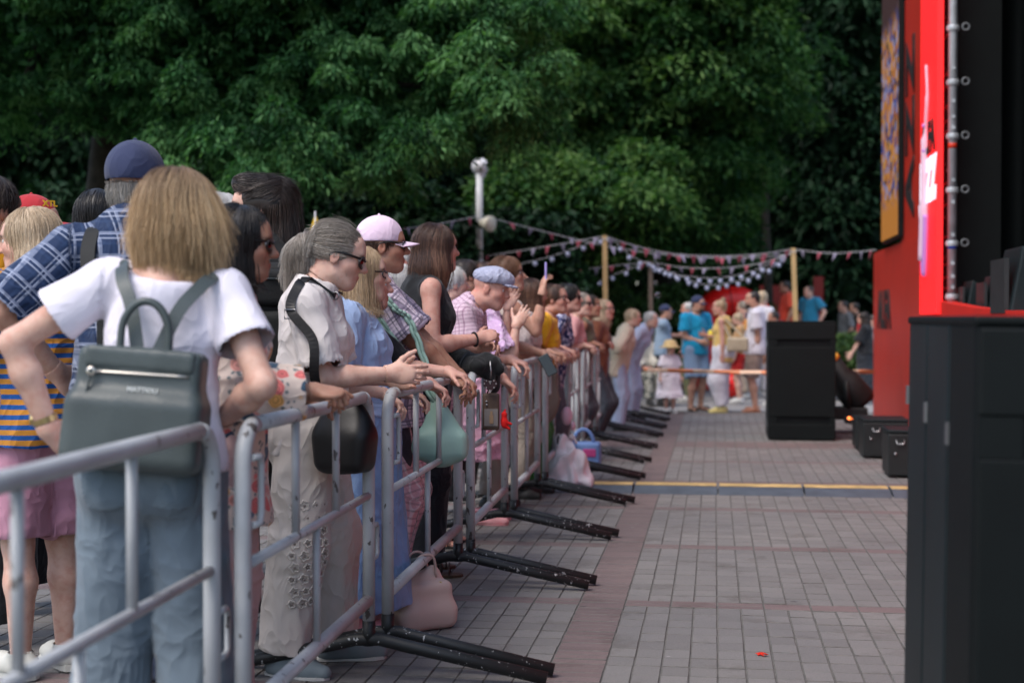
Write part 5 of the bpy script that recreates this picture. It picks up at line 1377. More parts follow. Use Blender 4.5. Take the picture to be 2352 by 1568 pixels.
# ================= woman with the grey backpack (seen from behind)
p = Person('woman with blond bob in white tee and jeans, wearing the grey backpack', 362, 3.78, 1.715, 100, lean=3, side=5)
p.head(88, 3, 4); p.aim(410, 497)
p.hand('L', p.px(112, 985, .02), V((.25, .5, -.5)), V((1, .1, -.1)), pole=V((-1, -.35, .12)), curl=30)
p.hand('R', p.px(508, 962, .10), V((-1, .3, 0)), V((0, .3, -1)), pole=V((.75, -.6, -.6)), curl=40)
p.foot('L', V((p.pos[0] - .13, p.pos[1] - .02, .07))); p.foot('R', V((p.pos[0] + .12, p.pos[1] + .03, .07)))
p.solve(); p.body()
p.top(fabric('white_tee', (.76, .73, .82), rough=.8, bump=.16), o=.012, sleeve=.55, hem=-.015, neck=.135, ny=-.085, nz=-.005, loose=.020, fold=.003, name='tee_shirt', flare=.03)
p.trousers(fabric('blue_jeans', (.15, .195, .235), 'denim', (.23, .285, .33), per=.05, bump=.2), o=.018, end=1.96, knee=.098, hem=.115, rise=.10, fold=.004, name='jeans')
p.shoes(plain('white_shoe', (.6, .6, .58)), None)
fr = np.stack([p.hr, p.hf, p.hu]); S = p.hs
P = p.cap_hair(.014) + [Ell(p.hp(.012, -.022, -.035), V((.116, .114, .118)) * S, fr, .03), Cone(p.hp(0, -.02, .02), p.hp(.02, -.025, -.105), .092 * S, .102 * S, .03, flat=(p.hf, 1.08)), Plane(p.hp(.0, 0, -.100), -p.hu - .22 * p.hr), Ell(p.hp(0, .10, -.075), V((.068, .066, .115)) * S, fr, .012, 's')]
p.hair(H_blond, P, p.down(.35), 9500, .25, .0008, fly=.2, steps=16)
m_den2 = fabric('jeans_pocket', (.120, .163, .20), 'denim', (.24, .30, .345), bump=.15)
for q in (1, -1):
    c = p.J['pelvis'] - p.f * .155 - UP * .055 + p.r * q * .085; a_ = norm(-p.f + p.r * q * .35); sd_ = norm(np.cross(UP, a_))
    P = [RBox(c, (.058, .02, .062), np.stack([sd_, a_, UP]), .004)]; v, f = mesh_sdf(P, .012)
    body = p.torso(.020, .05)
    for _ in range(3):
        d = sdf_eval(body, v.astype(f32)); g = sdf_grad(body, v.astype(f32)); v = v - g * (d - .0035)[:, None]
    me = mesh_np('pocket', v, f); attr_v(me, 'rest', v - c); link('pocket', me, p.root, m_den2)
W1 = p
J = p.J; wr = J['wristL']; fd = norm(J['wristL'] - J['elbowL'])
w_ = empty('wristwatch', tuple(wr), 0, 'gold wristwatch on the akimbo arm beside the backpack', 'watch')
m_gold = plain('brass', (.55, .42, .2), .3, .9)
MB().tube([wr - fd * .035, wr - fd * .020], .034, 14, False).build('band', m_gold, w_); MB().lathe(wr - fd * .028 - p.r * .032, [(0, .008), (.015, .008), (.017, .0)], 12, -p.r + V((0, -.3, 0))).build('case', m_gold, w_)
# backpack
def local(p, x, y, z): return p.J['chest'] + p.tr * x + p.tf * y + p.tu * z
m_lea = plain('grey_leather', (.058, .074, .074), .42, 0, .45, .15, 6, .2, 180); m_zip = plain('zip_metal', (.6, .56, .5), .3, .9)
bp = empty('backpack', tuple(local(p, 0, -.2, -.25)), 0, 'grey leather backpack with top handle and zip on the white tee', 'backpack')
fr = p.frame
def lb(p, x, y, z): return local(p, x, y, z - .04)
soft('pack_body', [RBox(lb(p, 0.0, -.190, -.165), (.132, .032, .125), fr, .026), RBox(lb(p, 0, -.205, -.225), (.142, .042, .062), fr, .030, .04)], m_lea, bp, .008, .003, 10)
soft('flap', [RBox(lb(p, 0.003, -.205, -.046), (.126, .036, .018), fr, .011)], m_lea, bp, .007, .002, 14)
MB().tube([lb(p, x, -.256 + .006 * abs(x) * 10, -.083 + .02 * (x + .12)) for x in np.linspace(-.108, .128, 9)], .0042, 6).build('zip', m_zip, bp)
MB().lathe(lb(p, -.110, -.262, -.083), [(.006, 0), (.012, .0), (.012, .006), (.006, .006)], 12, -p.tf).build('zip_ring', m_zip, bp)
MB().tube([lb(p, -.112, -.263, -.094), lb(p, -.124, -.262, -.18), lb(p, -.128, -.260, -.235)], .0055, 6, flat=.5).build('zip_pull', m_lea, bp)
MB().tube(bez([lb(p, -.058, -.208, -.033), lb(p, -.054, -.214, .05), lb(p, -.02, -.218, .098), lb(p, .025, -.218, .096), lb(p, .058, -.214, .047), lb(p, .064, -.208, -.033)], 5), .0105, 8).build('handle', m_lea, bp)
def strap(pts, w, th, name, m, parent, n=8, nrm=None):
    Q = bez(pts, n); vs = []; k = len(Q); up = nrm
    for i, q in enumerate(Q):
        t_ = norm(Q[min(i + 1, k - 1)] - Q[max(i - 1, 0)]); nn = V(up[i * (len(up) - 1) // max(k - 1, 1)]) if isinstance(up, list) else V(up)
        nn = norm(nn - t_ * (nn @ t_)); sd_ = np.cross(t_, nn)
        vs += [q + sd_ * w / 2 - nn * th / 2, q + sd_ * w / 2 + nn * th / 2, q - sd_ * w / 2 + nn * th / 2, q - sd_ * w / 2 - nn * th / 2]
    fs = [(0, 1, 2, 3), tuple(4 * (k - 1) + i for i in (3, 2, 1, 0))]
    for i in range(k - 1):
        for j in range(4): a = 4 * i + j; b = 4 * i + (j + 1) % 4; fs.append((a, a + 4, b + 4, b))
    return MB().add(vs, fs).build(name, m, parent)
strap([local(p, -.015, -.19, -.075), local(p, -.05, -.168, .05), local(p, -.085, -.138, .115), local(p, -.105, -.07, .158), local(p, -.11, .03, .15)], .034, .006, 'shoulder_strap', m_lea, bp, nrm=[-p.tf, -p.tf, p.tu])
strap([local(p, .03, -.19, -.075), local(p, .07, -.168, .045), local(p, .108, -.138, .108), local(p, .128, -.07, .145), local(p, .12, .03, .14)], .034, .006, 'shoulder_strap', m_lea, bp, nrm=[-p.tf, -p.tf, p.tu])
q = local(p, .02, -.264, -.160); m_silv = plain('silver_letters', (.75, .75, .75), .3, .8)
fbk = Matrix(((p.tr[0], p.tu[0], -p.tf[0]), (p.tr[1], p.tu[1], -p.tf[1]), (p.tr[2], p.tu[2], -p.tf[2]))).to_euler()
text('MATTIOLI', .017, m_silv, bp, tuple(q), fbk, .001, .02)

# ================= tall man in the navy cap
p = Person('tall man in navy cap and blue plaid shirt, seen from behind', 285, 4.75, 1.86, 92, sex='m', skin='warm'); p.head(80, 0, 0); p.aim(318, 426)
p.hand('L', p.px(125, 850, .05), None, None, pole=V((-.6, -.6, 0))); p.solve(); p.body()
p.top(fabric('navy_plaid', (.010, .026, .075), 'plaid', (.36, .40, .52), (.020, .045, .115), .072), o=.016, sleeve=.95, hem=-.16, neck=.07, ny=.03, nz=.03, loose=.025, fold=.006)
p.trousers(fabric('navy_trousers', (.02, .03, .06)), end=1.96, fold=.005)
p.ball_cap(fabric('navy_cap', (.035, .045, .10), bump=.1), .07, .012, .012)
short_hair(p, hair_mat('gray_hair', (.22, .2, .18), (.3, .28, .25), (.5, .47, .44)), .008, 1400, cap=.0)
p.shoes(plain('dark_shoe', (.03, .03, .03)))
sb = empty('dark_backpack', tuple(p.J['chest']), 0, 'dark backpack strap over the blue plaid shirt', 'backpack')
m_nyl = plain('black_nylon', (.014, .015, .015), .7, 0, .3, .2, 10, .3, 120)
soft('pack_body', [RBox(local(p, .09, -.20, -.12), (.08, .04, .12), p.frame, .03)], m_nyl, sb, .012)
strap([local(p, -.04, -.20, -.05), local(p, -.085, -.155, .08), local(p, -.10, -.06, .185), local(p, -.10, .06, .17)], .05, .01, 'shoulder_strap', m_nyl, sb, nrm=[-p.tf, -p.tf, p.tu])
strap([local(p, .09, -.17, -.05), local(p, .10, -.125, .09), local(p, .11, -.03, .185), local(p, .11, .06, .17)], .05, .01, 'shoulder_strap', m_nyl, sb, nrm=[-p.tf, -p.tf, p.tu])

# ================= blonde in the striped tee
p = Person('blonde woman in blue and ochre striped tee and pink shorts at the left edge', 62, 5.25, 1.70, 150); p.head(188, -4, 0); p.aim(66, 555)
p.hand('L', p.px(-25, 930, -.1), None, None, pole=V((-.5, -.5, 0))); p.hand('R', p.px(-70, 950, .25), None, None)
p.solve(); p.body(legs=True)
p.top(fabric('striped_tee', srgb(22, 80, 150), 'stripes', srgb(190, 130, 50), per=.036), o=.03, sleeve=.75, hem=-.10, neck=.07, loose=.035, fold=.005, name='tee_shirt')
p.trousers(fabric('pink_shorts', srgb(185, 135, 155)), o=.02, end=.93, knee=.118, rise=.06, fold=.007, name='shorts')
m_clog = plain('white_clog', (.55, .55, .5), .5)
p.shoes(m_clog, m_clog)
for sd in 'RL':
    a = p.J['ankle' + sd]; fd = norm(p.J['fd' + sd]); sdv = np.cross(fd, UP)
    text('Super', .035, m_txt, p.root, tuple(V((a[0], a[1], .032)) - sdv * .048 * (-1) * (1 if sd == 'R' else 1) + fd * .02), (math.pi / 2, 0, math.atan2(-fd[1], -fd[0])), .001, .03)
long_hair(p, H_pale, .34, .094, .085, .03, n=4200, r=.0011)

# ================= others at the left
p = Person('man in red baseball cap with yellow letters, behind the blonde woman', 78, 6.4, topH(6.4, 459), 10, sex='m', skin='warm'); p.aim(82, 522); p.solve(); p.body()
p.top(fabric('grey_tee', (.10, .10, .11)), sleeve=.6, hem=-.1); p.trousers(fabric('dark_trousers', (.025, .027, .03)))
p.ball_cap(fabric('red_cap', srgb(175, 45, 52), bump=.1), .08, .012, .02); short_hair(p, H_dark, strands=False, cap=.015)
m_cy = plain('yellow_embroidery', srgb(225, 175, 40), .7)
text('XTL', .036, m_cy, p.root, tuple(p.hp(.052, .075, .095)), Matrix(((p.hf[0] * .8 - p.hr[0] * .6, p.hu[0], p.hr[0] * .8 + p.hf[0] * .6), (p.hf[1] * .8 - p.hr[1] * .6, p.hu[1], p.hr[1] * .8 + p.hf[1] * .6), (p.hf[2], p.hu[2], p.hr[2]))).to_euler(), .002, .04)
p = Person('dark haired man in yellow shirt cut off by the left edge', -28, 5.7, topH(5.7, 412), 40, sex='m', skin='tan'); p.head(60, 0); p.aim(-14, 484); p.solve(); p.body()
p.top(fabric('yellow_tee', srgb(215, 150, 30)), sleeve=.6, hem=-.1); p.trousers(fabric('dark_trousers', (.025, .027, .03))); short_hair(p, H_dark, .014, 1200, L=.06)
p = Person('person with long straight dark hair half hidden behind the plaid shirt', 228, 5.7, topH(5.7, 440), 95, skin='fair'); p.aim(232, 512); p.solve(); p.body()
p.top(fabric('black_tee', (.014, .015, .016)), sleeve=.6); p.trousers(fabric('dark_trousers', (.025, .027, .03))); long_hair(p, H_black, .38, .088, .08, n=1200)
p = Person('white haired person hidden behind the blond bob', 512, 7.2, topH(7.2, 450), 60, sex='m'); p.aim(510, 508); p.solve(); p.body(hands='')
p.top(fabric('grey_tee', (.10, .10, .11)), sleeve=.6); p.trousers(fabric('dark_trousers', (.025, .027, .03))); short_hair(p, H_white, .014, 900)
# ponytail person with black backpack
p = Person('person with half tied dark hair in black top, wearing the black backpack', 612, 5.85, topH(5.85, 414), 118, skin='fair'); p.head(196, 4, 0); p.aim(592, 486)
p.solve(); p.body(brow=.9)
p.top(fabric('black_tee', (.014, .015, .016)), sleeve=.8, hem=-.1, neck=.07); p.trousers(fabric('black_jeans', (.012, .012, .014)))
fr = np.stack([p.hr, p.hf, p.hu]); tie = p.hp(0, -.095, .085)
P = p.cap_hair(.014) + [Ell(p.hp(0, .05, .10), V((.06, .055, .035)) * p.hs, fr, .03), Cone(p.hp(0, -.06, .02), p.hp(0, -.095, -.17), .07 * p.hs, .068 * p.hs, .04, flat=(p.hf, 1.0), endb=True), Cone(tie, p.hp(0, -.13, -.13), .035, .045, .03),
                        Ell(p.hp(0, .105, -.04), V((.095, .09, .11)) * p.hs, fr, .012, 's')]
def fl(q, p=p, tie=tie):
    d = p.down(.1)(q); h = p.hv(q); up_ = (h[:, 2] > .03) & (h[:, 1] > -.08); t_ = V(tie) - q; t_ /= np.linalg.norm(t_, axis=1, keepdims=True) + 1e-6
    return np.where(up_[:, None], t_, d)
p.hair(H_dark, P, fl, 3600, .24, .0011, fly=.12)
bk = empty('black_backpack', tuple(p.J['chest']), 0, 'black backpack worn on the black top left of the gray haired woman', 'backpack')
soft('pack_body', [RBox(local(p, 0, -.205, -.12), (.135, .06, .20), p.frame, .04)], m_nyl, bk, .01, .004, 12)
soft('front_pocket', [RBox(local(p, 0, -.305, -.2), (.105, .02, .10), p.frame, .03)], m_nyl, bk, .01, .003, 14)
soft('upper_pocket', [RBox(local(p, 0, -.285, .02), (.115, .015, .045), p.frame, .03)], m_nyl, bk, .01, .003, 14)
for z in (.055, -.09): MB().tube([local(p, x, -.338 + 2.4 * x * x, z + .01 * x) for x in np.linspace(-.12, .12, 9)], .005, 6).build('zip', m_blk2, bk)
for k in range(4): MB().ball(local(p, .01 + .016 * k, -.345, -.07 - .004 * (k % 2)), (.009, .009, .005), 8).build('zip_charm', m_chrome, bk)
for sx in (-1, 1): strap([local(p, sx * .07, -.16, .1), local(p, sx * .10, -.10, .17), local(p, sx * .105, -.02, .19), local(p, sx * .10, .06, .16)], .055, .012, 'shoulder_strap', m_nyl, bk, nrm=[-p.tf, -p.tf, p.tu])

# ================= dark haired woman in the floral blouse
p = Person('dark haired woman in floral blouse leaning on the rail behind the backpack woman', 552, 4.35, 1.60, 8, lean=2, skin='tan'); p.head(12, -4); p.aim(556, 562)
p.hand('R', p.px(722, 900, -.12), V((1, -.1, -.05)), V((0, .35, -1)), pole=V((-.6, -.35, -.7)), curl=75); p.hand('L', p.px(700, 912, .22), V((1, 0, 0)), V((0, 0, -1)), pole=V((-.5, .4, -.8)), curl=60)
p.solve(); p.body()
m_flo = fabric('floral_blouse', srgb(225, 205, 190), 'floral', srgb(225, 120, 115), srgb(235, 165, 150), .052)
p.top(m_flo, o=.018, sleeve=1.86, hem=-.26, neck=.07, loose=.03, fold=.006, name='blouse', flare=.02)
p.trousers(fabric('pale_pink_trousers', srgb(205, 170, 165)), o=.018, end=1.97, knee=.082, hem=.085, fold=.006)
p.shoes(plain('black_shoe', (.02, .02, .02)))
bob(p, H_black, .10, .10, .012, 1800); p.glasses(rim=.0035)

m_lace = plain('cream_lace', (.60, .55, .50), .85); m_laced = plain('dark_lace_gap', (.22, .19, .17), .9)
# ================= gray haired woman, in focus
p = Person('gray haired woman with bun and dark sunglasses clasping her hands over the rail', 694, 5.32, 1.685, 4, lean=3); p.head(12, -17, -2, fwd=.045); p.aim(778, 588)
p.hand('R', p.px(893, 858, -.10), V((1, .10, -.02)), V((.1, 1, -.12)), pole=V((-.55, -.5, -.75)), curl=24, thumb=.1, spread=3)
p.hand('L', p.px(905, 872, .12), V((1, -.22, .0)), V((.15, -1, .15)), pole=V((-.5, .4, -.8)), curl=32, thumb=.0)
p.foot('R', p.pos + V((-.07, -.10, .07)), V((1, -.25, 0))); p.foot('L', p.pos + V((.06, .16, .07)))
p.J['kpoleR'] = V((1, -.1, 0)); p.solve(); p.body(brow=.35)
m_tee = fabric('beige_tee', (.70, .65, .63), rough=.85, bump=.2)
p.top(m_tee, o=.016, sleeve=.84, hem=-.115, neck=.070, ny=.01, nz=.02, loose=.016, fold=.0045, name='tee_shirt')
p.trousers(fabric('cream_trousers', (.62, .56, .51), bump=.25), o=.02, end=1.95, knee=.108, hem=.088, rise=.08, fold=.006)
k_ = p.J['kneeR']; a_ = norm(p.r + p.f * .35); sd_ = norm(np.cross(UP, a_)); c_ = k_ + UP * .02 + p.f * .03
leg = [Cone(p.J['hipR'], k_, .085 * p.s + .02, .108, .03), Cone(k_, p.J['ankleR'], .108, .088, .03)]
for i in range(9):
    for j in range(4):
        q = c_ + UP * (.15 - .045 * i) + sd_ * (.05 * (j - 1.5) + .012 * (i % 2)) + a_ * .11
        for _ in range(4):
            qq = q[None].astype(f32); q = q - sdf_grad(leg, qq)[0] * (sdf_eval(leg, qq)[0] - .006)
        nn_ = sdf_grad(leg, q[None].astype(f32))[0]; u_ = norm(np.cross(nn_, UP)); w_ = np.cross(nn_, u_); R_ = .017 if (i + j) % 2 else .013
        MB().tube([q + R_ * (1 + .25 * math.cos(5 * t_)) * (u_ * math.cos(t_) + w_ * math.sin(t_)) for t_ in np.linspace(0, 6.283, 15)], .0035, 5, False).build('lace_ring', m_lace, p.root)
        MB().ball(q, (.006, .006, .006), 6).build('lace_eye', m_laced, p.root)
p.shoes(plain('blue_grey_trainer', (.16, .20, .22)), plain('white_sole', (.6, .6, .58)))
fr = np.stack([p.hr, p.hf, p.hu]); tie = p.hp(0, -.118, .022); S = p.hs
P = p.cap_hair(.009) + [Ell(p.hp(0, -.135, .008), V((.05, .04, .045)) * S, fr, .02), Ell(p.hp(.004, -.158, -.035), V((.042, .036, .05)) * S, fr, .025), Cone(p.hp(0, -.155, -.05), p.hp(.0, -.165, -.135), .030 * S, .010, .03),
                        Ell(p.hp(0, .122, -.055), V((.086, .082, .122)) * S, fr, .012, 's'), Ell(p.hp(.085, .03, -.075), V((.03, .06, .06)) * S, fr, .012, 's'), Ell(p.hp(-.085, .03, -.075), V((.03, .06, .06)) * S, fr, .012, 's')]
def fl(q, p=p, tie=tie):
    h = p.hv(q); d = V(tie) - q; d /= np.linalg.norm(d, axis=1, keepdims=True) + 1e-6
    return np.where((h[:, 1] > -.105)[:, None], d, -UP[None] + .25 * np.sin(q * 90))
p.hair(H_gray, P, fl, 8000, .20, .0008, fly=.14, jitter=.003)
m_scr = plain('beige_scrunchie', (.5, .44, .38), .8)
MB().tube([tie + p.hu * .012 + .036 * (p.hr * math.cos(a) + p.hu * math.sin(a)) * (1 + .12 * math.sin(5 * a)) for a in np.linspace(0, 6.283, 22)], .012, 8, False).build('scrunchie', m_scr, p.root)
p.glasses(rim=.0042, w=.028, h=.021, z=.002)
# tee print, seam, necklace
MB().tube([p.J['neck'] + p.tr * .07 * math.cos(a) + p.tf * (.015 + .085 * math.sin(a) * (1 if math.sin(a) > 0 else .55)) + p.tu * (.002 - .035 * math.sin(a)) for a in np.linspace(0, 6.283, 25)], .0022, 5, False).build('necklace', m_txt, p.root)
def cross_bag(p, label, m, c, size, sdir, pts, w=.03, name='shoulder_bag', ring=True, m_st=None, nrm=None):
    b = empty(name, tuple(c), 0, label, 'bag'); d = norm(sdir); sd_ = np.cross(d, UP); fr_ = np.stack([d, sd_, UP])
    soft('pouch', [Ell(V(c) + UP * size[2] * .08, (size[0] * .52, size[1] * .6, size[2] * .45), fr_, .03), RBox(V(c) - UP * size[2] * .2, (size[0] * .3, size[1] * .25, size[2] * .16), fr_, .04, .06)], m, b, .008, .006, 18)
    MB().tube([V(c) + d * x + sd_ * -(size[1] / 2 + .004) * .2 + UP * (size[2] / 2 - .002) for x in np.linspace(-size[0] * .4, size[0] * .4, 7)], .005, 6).build('zip', m_zip, b)
    if pts: strap(pts, w, .006, 'strap', m_st or m, b, nrm=nrm if nrm is not None else [-p.r, p.r * -1])
    if ring:
        for q in (pts[0], pts[-1]) if pts else (): MB().tube([V(q) + .014 * (d * math.cos(a) + UP * math.sin(a)) for a in np.linspace(0, 6.283, 13)], .003, 6, False).build('ring', m_chrome, b)
    return b
m_bb = plain('black_bag_leather', (.008, .008, .009), .45, 0, .35, .1, 6, .1)
c = p.px(792, 1000, -.24); sh = p.J['shR']
cb_ = cross_bag(p, 'black leather shoulder bag on wide strap at the hip of the gray haired woman', m_bb, c, (.20, .10, .25), V((1, -.3, 0)),
          [c + UP * .12 + V((-.09, .0, 0)), p.px(722, 860, -.30), p.px(718, 780, -.295), sh + p.r * .085 - p.tf * .035 - p.tu * .03, sh + p.tu * .055 + p.r * .055 - p.tf * .02, sh + p.tu * .078 - p.tf * .01, sh + p.tu * .088 - p.r * .05, sh + p.tf * .09 - p.r * .09 + p.tu * .03], .034, nrm=[p.r, p.r, p.tu, p.tf])
bk_c = sh + p.r * .092 - p.tf * .035 - p.tu * .045
MB().tube([bk_c + V((.020, 0, .016)), bk_c + V((-.020, 0, .016)), bk_c + V((-.020, 0, -.016)), bk_c + V((.020, 0, -.016)), bk_c + V((.020, 0, .016))], .003, 6, False).build('buckle', m_chrome, cb_)

# ================= woman with blond bob in the blue dress
p = Person('blond bob woman with glasses in light blue dress behind the rail', 858, 5.95, 1.60, 6, lean=-4, fat=1.15); p.head(10, 0, 0, fwd=.04); p.aim(836, 632)
p.hand('R', p.px(880, 905, -.12), V((1, .1, -.55)), V((.2, 0, -1)), pole=V((-.4, -.6, -.7)), curl=35); p.hand('L', p.px(930, 900, .2), V((1, .2, -.3)), V((.2, 0, -1)), curl=35)
p.solve(); p.body()
m_bd = fabric('blue_dress', srgb(158, 180, 218), bump=.3)
p.top(m_bd, o=.018, sleeve=.95, hem=-.05, neck=.08, loose=.03, fold=.006, name='dress_top')
p.skirt(fabric('blue_skirt', srgb(130, 158, 202), 'denim', srgb(160, 182, 218), bump=.3), .1, .13, .15, .29, fold=.014, name='dress_skirt')
p.shoes(plain('pink_trainer', srgb(220, 150, 160)), plain('white_sole', (.6, .6, .58)))
bob(p, H_lblond, .135, .098, .012, 3400, 1.1); p.glasses(rim=.0028, h=.016, solid=False, name='spectacles')
# ================= woman in the black off-shoulder top
p = Person('woman in black off shoulder top between the blue dress and the plaid shirt', 905, 6.3, 1.58, 8, lean=2, skin='pink'); p.head(15, 0); p.aim(846, 655)
p.hand('R', p.px(985, 880, -.12), V((1, .2, -.5)), V((.2, 0, -1)), pole=V((-.4, -.6, -.5)), curl=40); rail(p, None, .2); p.solve(); p.body()
p.top(fabric('black_top', (.013, .014, .016)), o=.014, sleeve=.98, hem=-.1, neck=.155, ny=.0, nz=-.02, loose=.02, fold=.005, name='blouse')
p.skirt(fabric('black_skirt', (.012, .012, .014)), .1, .25, .14, .17, name='skirt'); bob(p, H_dark, .11, .10, .01, 800)
p.shoes(plain('black_shoe', (.02, .02, .02)), None, 'sandal')
# ================= person in white cap and plaid shirt
p = Person('woman in pinkish white cap and plaid shirt with the mint handbag', 938, 6.75, topH(6.75, 505) + .03, 6, lean=-4, fat=1.22, skin='tan'); p.head(14, 0, 0); p.aim(880, 566)
p.hand('R', p.px(1040, 868, -.10), V((1, 0, -.7)), V((.25, 0, -1)), pole=V((-.3, -.6, -.4)), curl=50); p.hand('L', p.px(1060, 868, .18), V((1, 0, -.7)), V((.25, 0, -1)), curl=50)
p.solve(); p.body()
m_pl = fabric('grey_plaid_shirt', srgb(215, 200, 215), 'plaid', srgb(45, 45, 70), srgb(165, 150, 175), .07)
p.top(m_pl, o=.018, sleeve=.88, hem=-.16, neck=.07, loose=.03, fold=.006)
p.trousers(fabric('striped_trousers', srgb(215, 170, 180), 'vstripes', srgb(60, 52, 62), srgb(235, 215, 220), .05), o=.02, end=1.95, knee=.09, hem=.1, fold=.008)
p.ball_cap(fabric('pinkish_cap', srgb(232, 205, 225), bump=.1), .07, .014, .02); short_hair(p, H_brown, .010, 1200, cap=.012); p.glasses(rim=.003)
p.shoes(plain('white_trainer', srgb(225, 205, 205)), plain('white_sole', (.6, .6, .58)))
# mint handbag hanging from a braided strap
m_mint = plain('mint_leather', srgb(150, 182, 170), .45, 0, .4, .08, 5, .1)
c = p.px(1012, 985, -.28); mb_ = empty('mint_handbag', tuple(c), 0, 'mint green slouchy handbag on braided strap behind the rail', 'handbag')
fr_ = np.stack([cR, np.cross(UP, cR), UP])
soft('pouch', [RBox(c - UP * .07, (.092, .020, .03), fr_, .025), Cone(c - UP * .06, c + UP * .16 - cR * .03, .105, .018, .05, flat=(fr_[1], 2.0)), Cone(c - UP * .07 + cR * .06, c + UP * .10, .055, .02, .03, flat=(fr_[1], 1.5))], m_mint, mb_, .006, .010, 13)
sh = p.J['shR']; e_ = norm(p.J['elbowR'] - sh)
for k, pts in enumerate(([c + UP * .12 - cR * .02, sh + e_ * .20 + p.r * .10 - p.tf * .06, sh + e_ * .09 + p.r * .095 - p.tf * .03, sh + p.tu * .05 + p.r * .06, sh + p.tu * .085, sh + p.tu * .085 - p.r * .05], [c + UP * .12 - cR * .01, sh + e_ * .22 + p.r * .09 + p.tf * .06, sh + e_ * .12 + p.r * .09 + p.tf * .05, sh + p.tu * .04 + p.r * .06 + p.tf * .03, sh + p.tu * .085 + p.tf * .03, sh + p.tu * .085 - p.r * .05 + p.tf * .03])):
    Q = bez(pts, 10); n = len(Q)
    for ph in (0, 2.09, 4.19):
        MB().tube([q + .011 * (cR * math.sin(i * .8 + ph) + np.cross(UP, cR) * math.cos(i * 1.6 + 2 * ph) * .6) for i, q in enumerate(Q)], .009, 6).build('braid_strand', m_mint, mb_)
# ================= woman with long brown hair
p = Person('woman with long brown hair in black sleeveless top, looking to the stage', 1012, 7.35, topH(7.35, 515), 18, lean=4, fat=1.05, skin='pink'); p.head(38, 3); p.aim(1004, 572)
p.hand('R', p.px(1098, 778, -.12), V((.8, .5, .25)), V((-.2, .6, -.6)), pole=V((-.2, -.5, -1)), curl=45); p.hand('L', p.px(1105, 800, .15), V((.8, -.4, .2)), V((0, -.5, -.7)), curl=40)
p.solve(); p.body()
p.top(fabric('black_sleeveless', (.012, .013, .015)), o=.014, sleeve=0, hem=-.12, neck=.09, ny=.03, loose=.02, fold=.005, name='top')
p.trousers(fabric('black_wide_trousers', (.010, .012, .018)), o=.02, end=1.94, knee=.10, hem=.11)
p.shoes(plain('black_sandal', (.02, .02, .022), .5), plain('brown_sole', (.08, .055, .035)), 'sandal')
long_hair(p, H_brown, .34, .092, .072, .02, n=4600, r=.0011)
wr = p.J['wristR']; fd = norm(wr - p.J['elbowR']); u1 = norm(np.cross(fd, UP)); u2 = np.cross(fd, u1)
br = empty('bracelet', tuple(wr), 0, 'dark beaded bracelet on the bare arm over the rail', 'bracelet')
for k in range(18):
    a = k / 18 * 6.283; MB().ball(wr - fd * .02 + .034 * (u1 * math.cos(a) + u2 * math.sin(a)), .0065, 6).build('bead', m_txt, br)
# black jacket over the rail with studded heart charm
c = p.px(1108, 838, -.12); jk = empty('black_jacket', tuple(c), 0, 'black jacket bundled on the rail below the bracelet', 'jacket')
soft('bundle', [Ell(c, (.075, .12, .035), None, .03), Cone(c + V((.03, -.05, 0)), c + V((.06, -.06, -.085)), .035, .018, .03), Cone(c + V((.03, .05, 0)), c + V((.05, .07, -.11)), .035, .02, .03), Cone(c + V((-.04, 0, 0)), p.J['waist'] + p.tf * .13, .04, .04, .04), Cone(c + V((.02, -.02, .02)), c + V((.085, -.03, -.02)), .028, .016, .02)], fabric('black_jacket', (.012, .013, .014)), jk, .010, .022, 20)
c = at(1126, 885, 7.05); hc_ = empty('heart_charm', tuple(c), 0, 'studded dark heart charm on a chain below the black jacket', 'charm')
m_heart = plain('dark_wine_leather', (.035, .012, .016), .4); ht = [(16 * math.sin(t_) ** 3, 13 * math.cos(t_) - 5 * math.cos(2 * t_) - 2 * math.cos(3 * t_) - math.cos(4 * t_)) for t_ in np.linspace(0, 6.283, 25)[:-1]]
vs = [c + cR * x * .0022 + UP * z * .0024 - cF * .008 for x, z in ht] + [c + cR * x * .0022 + UP * z * .0024 + cF * .008 for x, z in ht]; n = 24
MB().add(vs, [tuple(range(n))[::-1], tuple(range(n, 2 * n))] + [(i, (i + 1) % n, (i + 1) % n + n, i + n) for i in range(n)]).build('heart', m_heart, hc_)
for i in range(0, 24, 2): MB().ball(c + cR * ht[i][0] * .0018 + UP * ht[i][1] * .0020 - cF * .010, .0042, 6).build('stud', m_chrome, hc_)
MB().tube([c + UP * .03, c + UP * .07 + cR * .004, c + UP * .12], .004, 6).build('chain', m_chrome, hc_)
# brown patchwork bag with red plush charm
c = at(1128, 945, 7.1); pb = empty('patchwork_bag', tuple(c), 0, 'small brown patchwork bag hanging at the rail', 'bag'); fr_ = np.stack([cR, cF, UP])
m_pb = plain('brown_bag', (.085, .055, .04), .6, 0, .3, .2, 20); m_pb2 = plain('tan_patch', (.26, .17, .10), .6); m_pb3 = plain('grey_patch', (.17, .15, .14), .6)
soft('pouch', [RBox(c, (.030, .012, .080), fr_, .012)], m_pb, pb, .005)
MB().box((-.034, -.030, -.07), (.034, -.0245, .015), Matrix.Translation(c) @ Matrix(fr_.T.tolist()).to_4x4()).build('front_patch', m_pb3, pb)
mf = Matrix.Translation(c) @ Matrix(fr_.T.tolist()).to_4x4()
MB().box((-.008, -.034, -.058), (.012, -.0302, -.016), mf).build('tan_figure', m_pb2, pb); MB().box((-.004, -.034, -.015), (.008, -.0302, .004), mf).build('tan_figure', m_pb2, pb)
for z in (.035, .052): MB().ball(c + cR * -.022 + UP * z - cF * .026, .006, 8).build('rivet', m_chrome, pb)
